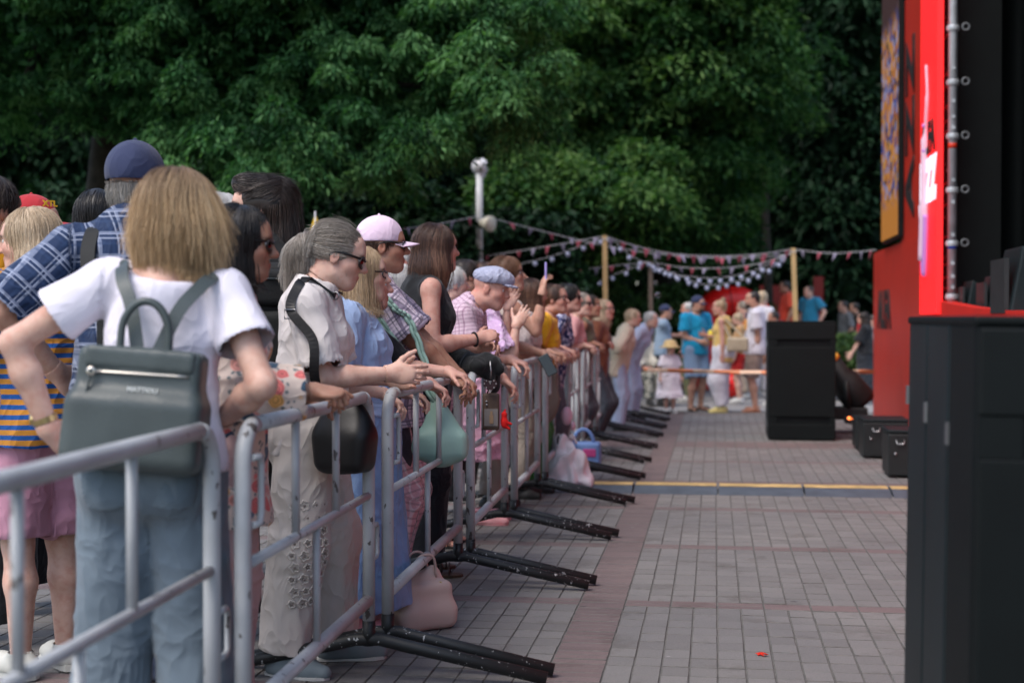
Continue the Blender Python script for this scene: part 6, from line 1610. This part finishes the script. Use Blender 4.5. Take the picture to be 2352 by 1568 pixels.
MB().tube([c + UP * .09 - cR * .02, c + UP * .14, c + UP * .16 + cR * .02], .004, 6).build('strap', m_pb, pb)
c = at(1158, 968, 7.1); rc = empty('red_plush_charm', tuple(c), 0, 'red plush charm dangling beside the brown patchwork bag', 'charm')
soft('plush', [Ell(c, (.018, .016, .03), None, .012), Ell(c + UP * .035, (.015, .014, .015), None, .01), Cone(c, c + cR * .035 - UP * .012, .009, .006, .01), Cone(c - UP * .02, c - UP * .035 + cR * .025, .010, .007, .01), Cone(c + UP * .045, c + UP * .06 + cR * .006, .006, .004, .008)], plain('red_plush', srgb(205, 22, 20), .9), rc, .0035)
# ================= man in the flat cap
p = Person('man in grey flat cap and pink checked shirt leaning on the rail', 1106, 8.3, 1.70, 0, lean=27, sex='m', skin='pink', fat=1.08); p.head(-4, -14, 0, fwd=.05); p.aim(1128, 662)
rail(p, -.10, .16); p.hand('R', p.px(1152, 868, -.12), V((1, .1, -.8)), V((.2, 0, -1)), pole=V((-.5, -.7, -.5)), curl=30)
p.solve(); p.body(legs=True, brow=.25)
p.top(fabric('pink_checked_shirt', srgb(222, 195, 210), 'check', srgb(140, 95, 125), per=.022), o=.016, sleeve=.92, hem=-.14, neck=.072, loose=.03, fold=.006)
p.trousers(fabric('grey_shorts', (.09, .09, .10)), end=.9, knee=.10, o=.02, name='shorts')
S = p.hs; fr = np.stack([p.hr, p.hf, p.hu]); hb = [(p.J['head'], p.J['head'] + p.hu * .1, .1, fr, V((0, 0, 0)))]
m_fc = fabric('grey_flat_cap', srgb(165, 168, 190), 'blotch', srgb(150, 153, 176), srgb(178, 180, 200), .012, bump=.3)
p.cloth('flat_cap', [Ell(p.hp(0, .0, .062), V((.098, .125, .062)) * S, fr, .02), Ell(p.hp(0, .03, .075), V((.08, .09, .05)) * S, fr, .03), Plane(p.hp(0, 0, .032), -p.hu + p.hf * .1)], m_fc, hb, .002, 25, vox=.007)
p.cloth('cap_peak', [Ell(p.hp(0, .105, .040), V((.070, .055, .010)) * S, fr, .01)], m_fc, hb, 0, vox=.006)
MB().ball(p.hp(0, .01, .127), (.012, .012, .005), 8).build('cap_button', m_fc, p.root)
p.cloth('collar', [Cone(p.J['neck'] + p.tu * .022 + p.tr * .06, p.J['neck'] + p.tf * .085 - p.tu * .03 + p.tr * .03, .022, .014, .01, flat=(p.tr, 1.8)), Cone(p.J['neck'] + p.tu * .022 - p.tr * .06, p.J['neck'] + p.tf * .085 - p.tu * .03 - p.tr * .03, .022, .014, .01, flat=(p.tr, 1.8)), Cone(p.J['neck'] + p.tu * .03 + p.tr * .06 - p.tf * .02, p.J['neck'] + p.tu * .03 - p.tr * .06 - p.tf * .02, .022, .022, .01)], fabric('pink_checked_shirt', (1, 1, 1)), p.sleeve_bones(), 0, vox=.009)
p.shoes(plain('black_sandal', (.02, .02, .022), .5), plain('dark_sole', (.03, .03, .03)), 'sandal')
# ================= clapping woman in the lilac lace top
p = Person('clapping woman in lilac lace top and pink skirt right of the flat cap', 1140, 9.2, 1.66, 4, lean=4, skin='fair'); p.head(8, 0); p.aim(1136, 655)
p.hand('R', p.px(1186, 748, -.20), V((.45, .35, .8)), V((0, 1, .1)), pole=V((.2, -.5, -1)), curl=10); p.hand('L', p.px(1166, 706, .0), V((.5, -.2, .85)), V((0, -1, .1)), pole=V((.1, .5, -1)), curl=10)
p.solve(); p.J['elbowR'] = p.px(1172, 838, -.22); p.J['elbowL'] = p.px(1160, 800, .05); p.body()
p.top(fabric('lilac_lace', srgb(225, 190, 228), 'blotch', srgb(205, 165, 212), srgb(238, 212, 240), .03, bump=.6), o=.016, sleeve=.75, hem=-.08, neck=.08, loose=.04, fold=.008, name='lace_top')
p.skirt(fabric('pink_skirt', srgb(225, 175, 200), bump=.4), .1, .42, .14, .19, name='skirt'); short_hair(p, H_brown, .014, 900, L=.07)
p.shoes(plain('pink_slipper', srgb(225, 160, 165)), None)
# ================= auburn woman with the phone
p = Person('auburn haired woman with glasses holding up a lilac phone', 1160, 9.9, topH(9.9, 590), 4, lean=8, skin='warm'); p.head(8, 8); p.aim(1168, 632)
p.hand('R', p.px(1246, 672, -.16), V((.1, .1, 1)), V((.8, .5, 0)), curl=35); rail(p, None, .15); p.solve(); p.J['wristR'] = p.px(1246, 672, -.16); p.J['elbowR'] = p.px(1231, 762, -.14); p.J['shR'] = p.px(1180, 706, -.14); p.body()
p.top(fabric('cream_top', srgb(205, 190, 180)), o=.016, sleeve=0, hem=-.1, neck=.12, loose=.03, fold=.006, name='top')
p.trousers(fabric('taupe_trousers', srgb(150, 138, 128))); short_hair(p, H_red, .02, 1600, L=.09, front=.075); p.glasses(rim=.0025, solid=False, name='spectacles'); p.shoes(plain('dark_shoe', (.03, .03, .03)))
h = p.J['wristR'] + V((.02, .02, .13)); ph = empty('phone', tuple(h), 0, 'lilac phone held up above the brown bob', 'phone')
MB().box((-.006, -.037, -.078), (.006, .037, .078), Matrix.Translation(h) @ Matrix.Rotation(.15, 4, 'Z')).build('case', plain('lilac_case', srgb(175, 160, 225), .4), ph, .004)
MB().box((.0062, -.034, -.074), (.0075, .034, .074), Matrix.Translation(h) @ Matrix.Rotation(.15, 4, 'Z')).build('display', m_lens_d, ph)
# ================= listeners farther along the row
p = Person('older man with bare forehead behind the auburn haired woman', 1186, 11.2, topH(11.2, 640), 6, sex='m', skin='pink'); p.aim(1195, 662); rail(p, -.1, .15); p.solve(); p.body(brow=.2)
p.top(fabric('grey_tee2', (.16, .16, .18)), sleeve=.7); p.trousers(fabric('dark_trousers', (.025, .027, .03))); short_hair(p, H_white, .004, 500, front=.03)
p = Person('woman with straight brown bob in beige wrap below the phone', 1208, 10.5, topH(10.5, 632), 6, lean=8, skin='warm'); p.head(30, 2); p.aim(1224, 678)
rail(p, -.12, .15); p.solve(); p.body()
p.top(fabric('beige_wrap', srgb(205, 190, 185), 'blotch', srgb(220, 207, 202), srgb(160, 148, 148), .05), o=.018, sleeve=.9, hem=-.1, neck=.08, loose=.03, fold=.008, name='top')
p.trousers(fabric('beige_trousers', srgb(165, 150, 135))); bob(p, H_brown, .14, .105, .012, 1800, 1.1, r=.0015); p.shoes(plain('dark_shoe', (.03, .03, .03)))
def listener(label, x, Z, top, yaw, hyaw, skin, m_top, hairf, glass=None, legs=None, lean=12, sex='f', dR=-.1, dL=.16, fat=1.0, sleeve=.7, pitch=4, skirt=None):
    p = Person(label, x, Z, topH(Z, top) + .02, yaw, lean=lean, sex=sex, skin=skin, fat=fat); p.head(hyaw, pitch); p.aim(x, top + 36); rail(p, dR, dL); p.solve(); p.body()
    p.top(m_top, o=.016, sleeve=sleeve, hem=-.12, neck=.08, loose=.03, fold=.006, name='top')
    if skirt: p.skirt(skirt, .1, .35, .14, .2)
    else: p.trousers(legs or fabric('listener_trousers' + str(int(x) % 4), [(.09, .10, .13), (.32, .29, .27), (.05, .055, .07), (.38, .36, .40)][int(x) % 4]), o=.018)
    hairf(p)
    if glass == 'sun': p.glasses(rim=.004)
    elif glass: p.glasses(rim=.003, solid=False, name='spectacles')
    p.shoes(plain('dark_shoe', (.03, .03, .03))); return p
listener('smiling woman with glasses in yellow top leaning on the rail', 1276, 10.9, 652, 0, -12, 'pink', fabric('yellow_top', srgb(238, 175, 35)), lambda p: short_hair(p, H_brown, .014, 900, L=.07), 1, fabric('green_skirt', srgb(60, 120, 60)), 14)
listener('woman with black hair and sunglasses in navy patterned shirt', 1308, 11.6, 650, 0, -6, 'pink', fabric('navy_pattern', srgb(45, 55, 100), 'blotch', srgb(75, 85, 135), srgb(205, 205, 225), .03), lambda p: short_hair(p, H_black, .02, 900, L=.08), 'sun', None, 14)
listener('gray haired woman with sunglasses in rose top past the navy shirt', 1336, 13.3, 664, 0, -10, 'fair', fabric('rose_top', srgb(205, 150, 150)), lambda p: short_hair(p, H_gray, .014, 700, L=.07), 'sun', None, 12)
listener('dark haired woman in olive vest over orange sleeves', 1358, 14.3, 668, 0, -8, 'tan', fabric('olive_vest', srgb(95, 90, 72)), lambda p: short_hair(p, H_dark, .014, 700, L=.07), None, None, 12, sleeve=0)
listener('woman with long blond hair and glasses in brown top and cream jacket', 1390, 15.6, 676, -10, -25, 'pink', fabric('brown_top', srgb(120, 72, 52)), lambda p: long_hair(p, H_pale, .28, .09, .075, n=900, r=.002), 1, None, 8)
q = Person('listener in cream jacket at the far end of the row', 1420, 16.9, topH(16.9, 705), 0, lean=16, skin='fair'); rail(q, -.1, .15); q.solve(); q.body()
q.top(fabric('cream_jacket', srgb(220, 205, 180)), o=.02, sleeve=1.8, hem=-.2, neck=.07, loose=.03, name='jacket'); q.trousers(fabric('pale_blue_trousers', srgb(185, 195, 220))); short_hair(q, H_pale, .014, 500); q.shoes(plain('dark_shoe', (.03, .03, .03)))
q = Person('person in pale blue clothes bending at the last barrier', 1448, 18.6, 1.5, -20, lean=30, skin='fair'); rail(q, -.1, .15); q.solve(); q.body()
q.top(fabric('pale_blue_shirt', srgb(190, 200, 225)), o=.02, sleeve=1.7, hem=-.2, neck=.07, loose=.03); q.trousers(fabric('pale_blue_trousers', srgb(185, 195, 220))); short_hair(q, H_white, .012, 300); q.shoes(plain('dark_shoe', (.03, .03, .03)))
# second row behind the front
def second(label, x, Z, top, yaw, skin, m_top, hairf, sex='f'):
    p = Person(label, x, Z, topH(Z, top), yaw, sex=sex, skin=skin); p.head(yaw + 5, 3); p.aim(x); p.solve(); p.body(hands='RL')
    p.top(m_top, sleeve=.7, hem=-.1); p.trousers(fabric('dark_trousers', (.025, .027, .03))); hairf(p); return p
second('gray haired man looking right behind the white cap', 928, 8.9, 558, 15, 'pink', fabric('grey_tee', (.10, .10, .11)), lambda p: short_hair(p, H_white, .006, 700), 'm')
second('silver haired person between the plaid shirt and the long brown hair', 922, 8.1, 606, 30, 'fair', fabric('grey_tee2', (.16, .16, .18)), lambda p: bob(p, H_white, .08, .098, .012, 900))
second('white haired listener left of the flat cap', 1042, 9.6, 612, 20, 'fair', fabric('pale_blue_shirt', srgb(190, 200, 225)), lambda p: short_hair(p, H_white, .014, 700))
second('dark haired listener behind the flat cap', 1075, 10.6, 596, 25, 'warm', fabric('black_tee', (.014, .015, .016)), lambda p: short_hair(p, H_dark, .014, 700))
second('listener with brown hair between flat cap and phone', 1120, 11.6, 602, 20, 'warm', fabric('maroon_top', srgb(75, 35, 40)), lambda p: short_hair(p, H_brown, .014, 600))
second('listener in black shirt behind the yellow top', 1240, 13.4, 668, 15, 'warm', fabric('black_tee', (.014, .015, .016)), lambda p: short_hair(p, H_dark, .012, 500), 'm')
# ================================================================ people beyond the barriers
FAR = 'strollers beyond the tape'
def far(label, x, Z, top, yaw, hyaw=None, sex='f', skin='fair', fat=1., z0=0, H=None, lean=0):
    p = Person(label, x, Z, H or topH(Z, top) - z0, yaw, lean=lean, sex=sex, skin=skin, fat=fat, group=FAR)
    if z0:
        for k in list(p.J):
            if not k.startswith(('pole', 'kpole')): p.J[k] = p.J[k] + V((0, 0, z0))
    p.head(hyaw if hyaw is not None else yaw, 0); p.aim(x); return p
nostr = lambda p, m, **k: short_hair(p, m, strands=False, **k)
# bearded man in white tee
p = far('bearded man in white printed tee and beige shorts facing left', 1728, 20.4, 668, 178, 190, 'm', 'warm', 1.1); p.hand('L', p.px(1742, 850, -.15), None, None)
p.solve(); p.body(legs=True, eyes=False); m_wt = fabric('white_tee_far', (.72, .70, .78)); p.top(m_wt, o=.018, sleeve=.75, hem=-.12, loose=.03, name='tee_shirt')
p.trousers(fabric('beige_shorts', srgb(150, 130, 120)), end=1.0, knee=.11, o=.022, name='shorts'); p.shoes(plain('orange_sandal', srgb(205, 130, 85)), None, 'sandal'); nostr(p, H_dark, g=.006); beard(p, H_dark)
m_pr = plain('orange_print', srgb(215, 160, 90)); m_pr2 = plain('grey_print', srgb(110, 100, 110))
for a, b, z0, z1, mm in ((-.07, .02, -.12, .02, m_pr), (-.03, .07, .0, .12, m_pr2)):
    soft('tee_print', [RBox(p.J['chest'] + p.tf * .135 + p.tr * ((a + b) / 2) + p.tu * ((z0 + z1) / 2), ((b - a) / 2, .012, (z1 - z0) / 2), p.frame, .012)], mm, p.root, .012)
# yellow tank woman
p = far('woman in yellow tank top and wide white trousers facing left', 1652, 20.2, 688, 172, 182, 'f', 'pink'); p.hand('L', p.px(1660, 850, -.2), None, None); p.hand('R', p.px(1622, 770, .1), None, None)
p.solve(); p.body(eyes=False); p.top(fabric('yellow_tank', srgb(225, 190, 115)), o=.018, sleeve=0, hem=-.18, neck=.1, loose=.03, name='tank_top'); p.trousers(fabric('white_wide_trousers', (.72, .70, .76)), o=.03, end=1.9, knee=.135, hem=.085)
p.shoes(plain('yellow_shoe', srgb(215, 200, 130))); nostr(p, H_lblond, g=.01); MB().ball(p.hp(0, -.06, .12), .04, 10).build('hair_bun', H_lblond, p.root)
c = p.J['hipL'] + V((.22, -.12, .12)); b_ = empty('beige_bag', tuple(c), 0, 'beige shoulder bag behind the yellow tank top', 'bag')
soft('pouch', [RBox(c, (.12, .03, .07), None, .03)], plain('beige_canvas', srgb(180, 165, 140)), b_, .015); strap([c + UP * .09 + V((-.1, 0, 0)), p.J['shL'] + UP * .06, c + UP * .09 + V((.1, 0, 0))], .03, .008, 'strap', plain('beige_canvas', (1, 1, 1)), b_, nrm=V((0, -1, 0)))
# turquoise man
p = far('bearded man in turquoise tee, navy cap and blue shorts facing the camera', 1604, 20.6, 680, -50, -30, 'm', 'warm', 1.1); p.hand('R', p.px(1610, 785, -.15), None, None, pole=V((-.8, 0, -.5))); p.hand('L', p.px(1640, 770, -.1), None, None)
p.solve(); p.body(legs=True, eyes=False); p.top(fabric('turquoise_tee', srgb(25, 150, 195)), o=.018, sleeve=.7, hem=-.1, loose=.03, name='tee_shirt'); p.trousers(fabric('light_denim_shorts', srgb(125, 150, 180)), end=.97, knee=.12, o=.022, name='shorts')
p.shoes(plain('dark_sandal', (.05, .045, .04)), None, 'sandal'); p.ball_cap(fabric('navy_cap', (1, 1, 1)), .07, .012, .02); beard(p, H_dark); nostr(p, H_dark, cap=.012)
c = p.px(1632, 771, -.25); yb_ = empty('yellow_toy', tuple(c), 0, 'yellow toy held by the turquoise shirt and the yellow tank top', 'toy'); MB().lathe(c, [(0, -.06), (.03, -.06), (.04, .05), (.03, .05), (.02, -.04)], 10).build('cup', plain('yellow_toy', srgb(235, 215, 70)), yb_); MB().ball(c + UP * .05, .035, 8).build('lid', plain('yellow_toy', (1, 1, 1)), yb_)
# grey-blue tee, navy cap
p = far('young man in grey blue tee and navy cap behind the toddler', 1530, 22, 700, 5, 8, 'm', 'warm'); p.hand('R', p.px(1560, 770, .1), None, None); p.solve(); p.body(eyes=False)
p.top(fabric('grey_blue_tee', srgb(150, 172, 195)), o=.018, sleeve=.7, hem=-.1, loose=.03, name='tee_shirt'); p.trousers(fabric('dark_trousers', (1, 1, 1))); p.ball_cap(fabric('navy_cap', (1, 1, 1)), .07, .012, .02); nostr(p, H_dark, cap=.012); p.shoes(plain('dark_shoe', (.03, .03, .03)))
p = far('white haired man in grey shirt behind the turquoise tee', 1578, 23.2, 694, 180, 190, 'm', 'pink'); p.solve(); p.body(eyes=False); p.top(fabric('grey_shirt_far', srgb(120, 120, 120)), sleeve=.7); p.trousers(fabric('olive_trousers', srgb(105, 110, 80))); nostr(p, H_white, g=.012); p.shoes(plain('white_shoe', (1, 1, 1)))
# toddler
p = far('toddler in white dress and straw hat', 1540, 20.0, 790, -70, -60, 'f', 'fair', H=.95); p.hs = .72; p.J['head'] = p.J['head'] + UP * .03; p.fat = 1.2
p.solve(); p.body(legs=True, eyes=False); m_td = fabric('white_dress', srgb(242, 232, 238)); p.top(m_td, o=.015, sleeve=.8, hem=-.05, neck=.06, loose=.02, name='dress_top'); p.skirt(m_td, .1, .22, .12, .19, name='dress_skirt'); p.shoes(plain('white_shoe', (1, 1, 1)))
m_str = plain('straw', srgb(215, 185, 130), .8); MB().lathe(p.hp(0, -.01, .045), [(.15, -.02), (.155, -.01), (.10, .01), (.095, .04), (.07, .085), (0, .10)], 16, p.hu).build('straw_hat', m_str, p.root)
# seated elder on bench
p = far('seated elderly person with gray hair in pale jacket behind the barrier end', 1478, 22.4, 770, -60, -50, 'm', 'pink', H=1.6)
d_ = V((0, 0, -.42)); 
for k in ('pelvis', 'waist', 'chest', 'neck', 'shR', 'shL', 'hipR', 'hipL', 'head', 'handR', 'handL'): p.J[k] = p.J[k] + d_
for sd, k in (('R', 1), ('L', -1)): p.J['foot' + sd] = p.pos + p.f * .45 + p.r * .1 * k + UP * .07; p.hand(sd, p.J['pelvis'] + p.f * .35 + p.r * .12 * k + UP * .1)
p.solve(); p.body(eyes=False); p.top(fabric('pale_jacket', srgb(205, 200, 190)), o=.02, sleeve=1.8, hem=-.05, loose=.03, name='jacket'); p.trousers(fabric('patterned_skirt', srgb(90, 95, 90), 'blotch', srgb(190, 185, 170), None, .05)); nostr(p, H_white, g=.012); p.shoes(plain('dark_shoe', (.03, .03, .03)))
bn = empty('park_bench', (*p.pos[:2], 0), 0, 'wooden bench under the seated elderly person', 'bench'); m_bw = plain('bench_wood', (.22, .12, .06), .7)
for k in range(3): MB().cbox(p.pos + p.f * (.02 + .11 * (k - 1)) + UP * .40, (1.2, .09, .03)).build('slat', m_bw, bn, .005)
for sx in (-.5, .5): MB().cbox(p.pos + V((sx, 0, .19)), (.06, .32, .38)).build('leg', m_asph, bn)
# children and others behind
p = far('blond child in tan clothes behind the white tee', 1694, 22.6, 718, 170, 170, 'f', 'fair'); p.solve(); p.body(legs=True, eyes=False); p.top(fabric('tan_tee', srgb(190, 150, 105)), sleeve=.6); p.trousers(fabric('red_shorts', srgb(170, 35, 35)), end=.8, knee=.1, name='shorts'); nostr(p, H_pale, g=.014); p.shoes(plain('white_shoe', (1, 1, 1)))
p = far('gray haired woman partly behind the white tee', 1706, 24, 690, 170, 170, 'f', 'fair'); p.solve(); p.body(eyes=False); p.top(fabric('orange_top', srgb(200, 110, 60)), sleeve=.6); p.trousers(fabric('beige_trousers', (1, 1, 1))); nostr(p, H_gray, g=.014); p.shoes(plain('white_shoe', (1, 1, 1)))
p = far('blond woman in white top and white trousers behind the bearded man', 1752, 24.5, 668, 60, 60, 'f', 'fair'); p.solve(); p.body(eyes=False); p.top(fabric('white_tee_far', (1, 1, 1)), sleeve=.7); p.trousers(fabric('white_wide_trousers', (1, 1, 1)), o=.02); bob(p, H_pale, .08, .1, .012, 0) if False else nostr(p, H_pale, g=.016); p.shoes(plain('white_shoe', (1, 1, 1)))
p = far('boy with dark hair whose head shows left of the far cabinet', 1776, 21.8, 714, 200, 200, 'm', 'tan'); p.solve(); p.body(eyes=False); p.top(fabric('blue_check', srgb(150, 165, 205), 'check', srgb(70, 80, 140), per=.05), sleeve=.7); p.trousers(fabric('red_shorts', (1, 1, 1)), end=.9, knee=.1, name='shorts'); nostr(p, H_dark, g=.010); p.shoes(plain('white_shoe', (1, 1, 1)))
gx = ground_at(1840, 27.0)
tag(MB().box((gx[0] - 1.0, gx[1] - .5, -.05), (gx[0] + 1.0, gx[1] + .9, .42)).build('stone_plinth', plain('plinth_stone', (.25, .24, .23), .8), None, .02), 'low stone plinth under the red and the teal shirt', 'plinth')
p = far('man in red polo standing above the far cabinet', 1802, 27, 644, 190, 190, 'm', 'tan', 1.1, .42); p.hand('R', p.J['pelvis'] + p.f * .18 + p.r * .12 + UP * .02, None, None); p.solve(); p.body(eyes=False); p.top(fabric('red_polo', srgb(222, 85, 62)), o=.02, sleeve=.8, hem=-.1, loose=.03, name='polo_shirt'); p.trousers(fabric('light_denim_shorts', (1, 1, 1)), o=.02); nostr(p, H_dark); p.shoes(plain('white_shoe', (1, 1, 1)))
p = far('young man in teal tee with backpack strap right of the pale post', 1857, 27, 656, 230, 215, 'm', 'fair', 1.0, .42); p.hand('L', p.J['pelvis'] + p.f * .05 - p.r * .24, None, None, pole=-p.r - p.f * .5); p.solve(); p.body(eyes=False, legs=True); p.top(fabric('teal_tee', srgb(40, 125, 160)), o=.02, sleeve=.7, hem=-.08, loose=.03, name='tee_shirt'); p.trousers(fabric('khaki_shorts', srgb(190, 175, 145)), end=.95, knee=.12, name='shorts'); nostr(p, H_brown); p.shoes(plain('white_shoe', (1, 1, 1)))
# dark haired woman in black
p = far('woman with long dark hair in black dress beside the red wall', 1982, 22.6, 716, 165, 170, 'f', 'fair'); p.hand('R', p.px(1955, 812, .1), None, None); p.hand('L', p.px(1955, 815, -.1), None, None); p.solve(); p.body(legs=True, eyes=False); m_bk = fabric('black_dress', (.015, .016, .02)); p.top(m_bk, o=.018, sleeve=.95, hem=-.05, loose=.03, name='dress_top'); p.skirt(fabric('dark_jean_skirt', (.03, .035, .045)), .1, .2, .14, .2, name='dress_skirt'); long_hair(p, H_dark, .4, .09, .08, n=500, r=.002); p.shoes(plain('white_shoe', (1, 1, 1)))
soft('red_scarf', [Ell(p.J['chest'] + p.tf * .10 + p.tu * .1, (.05, .04, .12), p.frame, .02)], fabric('red_scarf', srgb(170, 35, 40)), p.root, .014)
p = far('person in white shirt almost hidden by the edge of the red wall', 2003, 23.4, 722, 175, 170, 'f', 'fair'); p.solve(); p.body(eyes=False); p.top(fabric('white_tee_far', (1, 1, 1)), sleeve=.9); p.trousers(fabric('dark_trousers', (1, 1, 1))); nostr(p, H_dark); p.shoes(plain('dark_shoe', (.03, .03, .03)))
p = far('dim passer-by in grey under the trees left of the red wall', 1936, 31, 690, 200, 200, 'm', 'warm'); p.solve(); p.body(eyes=False); p.top(fabric('grey_shirt_far', (1, 1, 1)), sleeve=.9); p.trousers(fabric('pale_blue_trousers', (1, 1, 1))); nostr(p, H_dark); p.shoes(plain('dark_shoe', (.03, .03, .03)))
p = far('dim passer-by in dark clothes deeper under the trees', 1962, 33, 694, 180, 180, 'f', 'warm'); p.solve(); p.body(eyes=False); p.top(fabric('black_tee', (1, 1, 1)), sleeve=.9); p.trousers(fabric('dark_trousers', (1, 1, 1))); nostr(p, H_dark); p.shoes(plain('dark_shoe', (.03, .03, .03)))

# ================================================================ bags on the ground
m_gb = plain('blush_leather', srgb(190, 165, 155), .45, 0, .4, .06, 5, .1); m_gp = plain('gold_clasp', (.6, .45, .2), .3, .9)
c = at(968, 1388, 6.05); c[2] = .14; gb = empty('blush_handbag', (c[0], c[1], 0), 0, 'blush leather handbag with gold clasp standing on the pavers', 'handbag')
fr_ = np.stack([norm(V((.75, .65, 0))), norm(V((-.65, .75, 0))), UP])
soft('pouch', [RBox(c - UP * .085, (.105, .055, .020), fr_, .025), RBox(c - UP * .02, (.088, .038, .05), fr_, .03, .06), Cone(c + UP * .03 - fr_[0] * .055, c + UP * .085 + fr_[0] * .05, .05, .035, .05, flat=(fr_[1], 1.7))], m_gb, gb, .006, .006, 12)
soft('front_gusset', [RBox(c - UP * .035 + fr_[0] * .10, (.012, .035, .075), fr_, .012)], m_gb, gb, .006)
for sgn in (-1, 1): MB().tube(bez([c + fr_[0] * -.06 + UP * .09 + fr_[1] * .03 * sgn, c + fr_[0] * -.035 + UP * .17 + fr_[1] * .04 * sgn, c + fr_[0] * .03 + UP * .17 + fr_[1] * .045 * sgn, c + fr_[0] * .055 + UP * .08 + fr_[1] * .03 * sgn], 5), .006, 6).build('handle', m_gb, gb)
MB().cbox(c + fr_[0] * .060 + UP * .045 - fr_[1] * .05, (.02, .012, .035)).build('clasp', m_gp, gb, .003); MB().lathe(c + fr_[0] * .10 - UP * .02 - fr_[1] * .055, [(.008, 0), (.014, 0), (.014, .004), (.008, .004)], 12, -fr_[1]).build('emblem', m_gp, gb)
m_pl_ = plain('white_plastic', srgb(236, 228, 231), .35, 0, .4, .08, 7)
c = at(1322, 1105, 11.5); c = V((c[0], c[1] - .55, .16)); wb = empty('plastic_bag', (c[0], c[1], 0), 0, 'white plastic carrier bag bulging on the ground behind the barrier foot', 'bag')
soft('sack', [Ell(c, (.14, .12, .15), None, .05), Ell(c - UP * .09, (.17, .13, .08), None, .05), Cone(c + UP * .1, c + UP * .22 + V((-.05, 0, 0)), .06, .03, .04)], m_pl_, wb, .009, .034, 24)
for sx in (-.07, .03): MB().tube(bez([c + V((sx, 0, .12)), c + V((sx - .03, 0, .22)), c + V((sx - .01, .02, .27)), c + V((sx + .03, .02, .2))], 5), .010, 6, flat=.3).build('handle', m_pl_, wb)
c = at(1350, 1070, 12.6); c = V((c[0], c[1] - .2, .13)); bb = empty('blue_tote', (c[0], c[1], 0), 0, 'small light blue and pink bag with round handle on the ground', 'bag')
soft('pouch', [RBox(c, (.10, .05, .09), None, .03)], plain('light_blue_cloth', srgb(110, 140, 190)), bb, .01, .004); soft('pink_panel', [RBox(c + V((.04, -.078, .03)), (.05, .006, .03), None, .006)], plain('pink_cloth', srgb(190, 70, 130)), bb, .007)
MB().tube([c + V((.09 * math.cos(a) - .02, 0, .10 + .13 * math.sin(a))) for a in np.linspace(0, math.pi, 11)], .016, 8).build('handle', plain('light_blue_cloth', (1, 1, 1)), bb)
c = at(1252, 905, 10.45); tb = empty('tote_bag', tuple(c), 0, 'grey beige cloth tote hanging behind the rail left of the phone hand', 'bag')
soft('pouch', [Ell(c - UP * .06, (.09, .06, .14), None, .03), Cone(c - UP * .02, c + UP * .12, .085, .085, .05, flat=(V((0, 1, 0)), 2.2))], plain('taupe_cloth', srgb(120, 108, 98), .8), tb, .011, .018, 14); 
for sx in (-.05, .05): MB().tube([c + V((sx, 0, .08)), c + V((sx * .6, -.02, .2)), c + V((sx * .2, -.03, .28))], .008, 6).build('strap', plain('taupe_cloth', (1, 1, 1)), tb)
c = at(1258, 838, 9.55); ph = empty('phone', tuple(c), 0, 'black phone held in the hand over the rail', 'phone'); mt_ = Matrix.Translation(c) @ Matrix.Rotation(-.5, 4, 'Y') @ Matrix.Rotation(.2, 4, 'Z')
MB().box((-.038, -.006, -.075), (.038, .006, .075), mt_).build('case', m_frame, ph, .004); MB().box((-.034, -.0075, -.07), (.034, -.0062, .07), mt_).build('display', m_lens_d, ph)
c = at(1302, 955, 11.2); pc = empty('pink_cap', tuple(c), 0, 'pale pink cap hanging from the barrier behind the tote', 'cap')
soft('crown', [Ell(c, (.045, .05, .075), None, .02)], plain('pale_pink_cloth', srgb(225, 180, 195)), pc, .01); soft('brim', [Ell(c + V((.05, -.01, -.08)), (.02, .045, .04), None, .01)], plain('pale_pink_cloth', (1, 1, 1)), pc, .01)
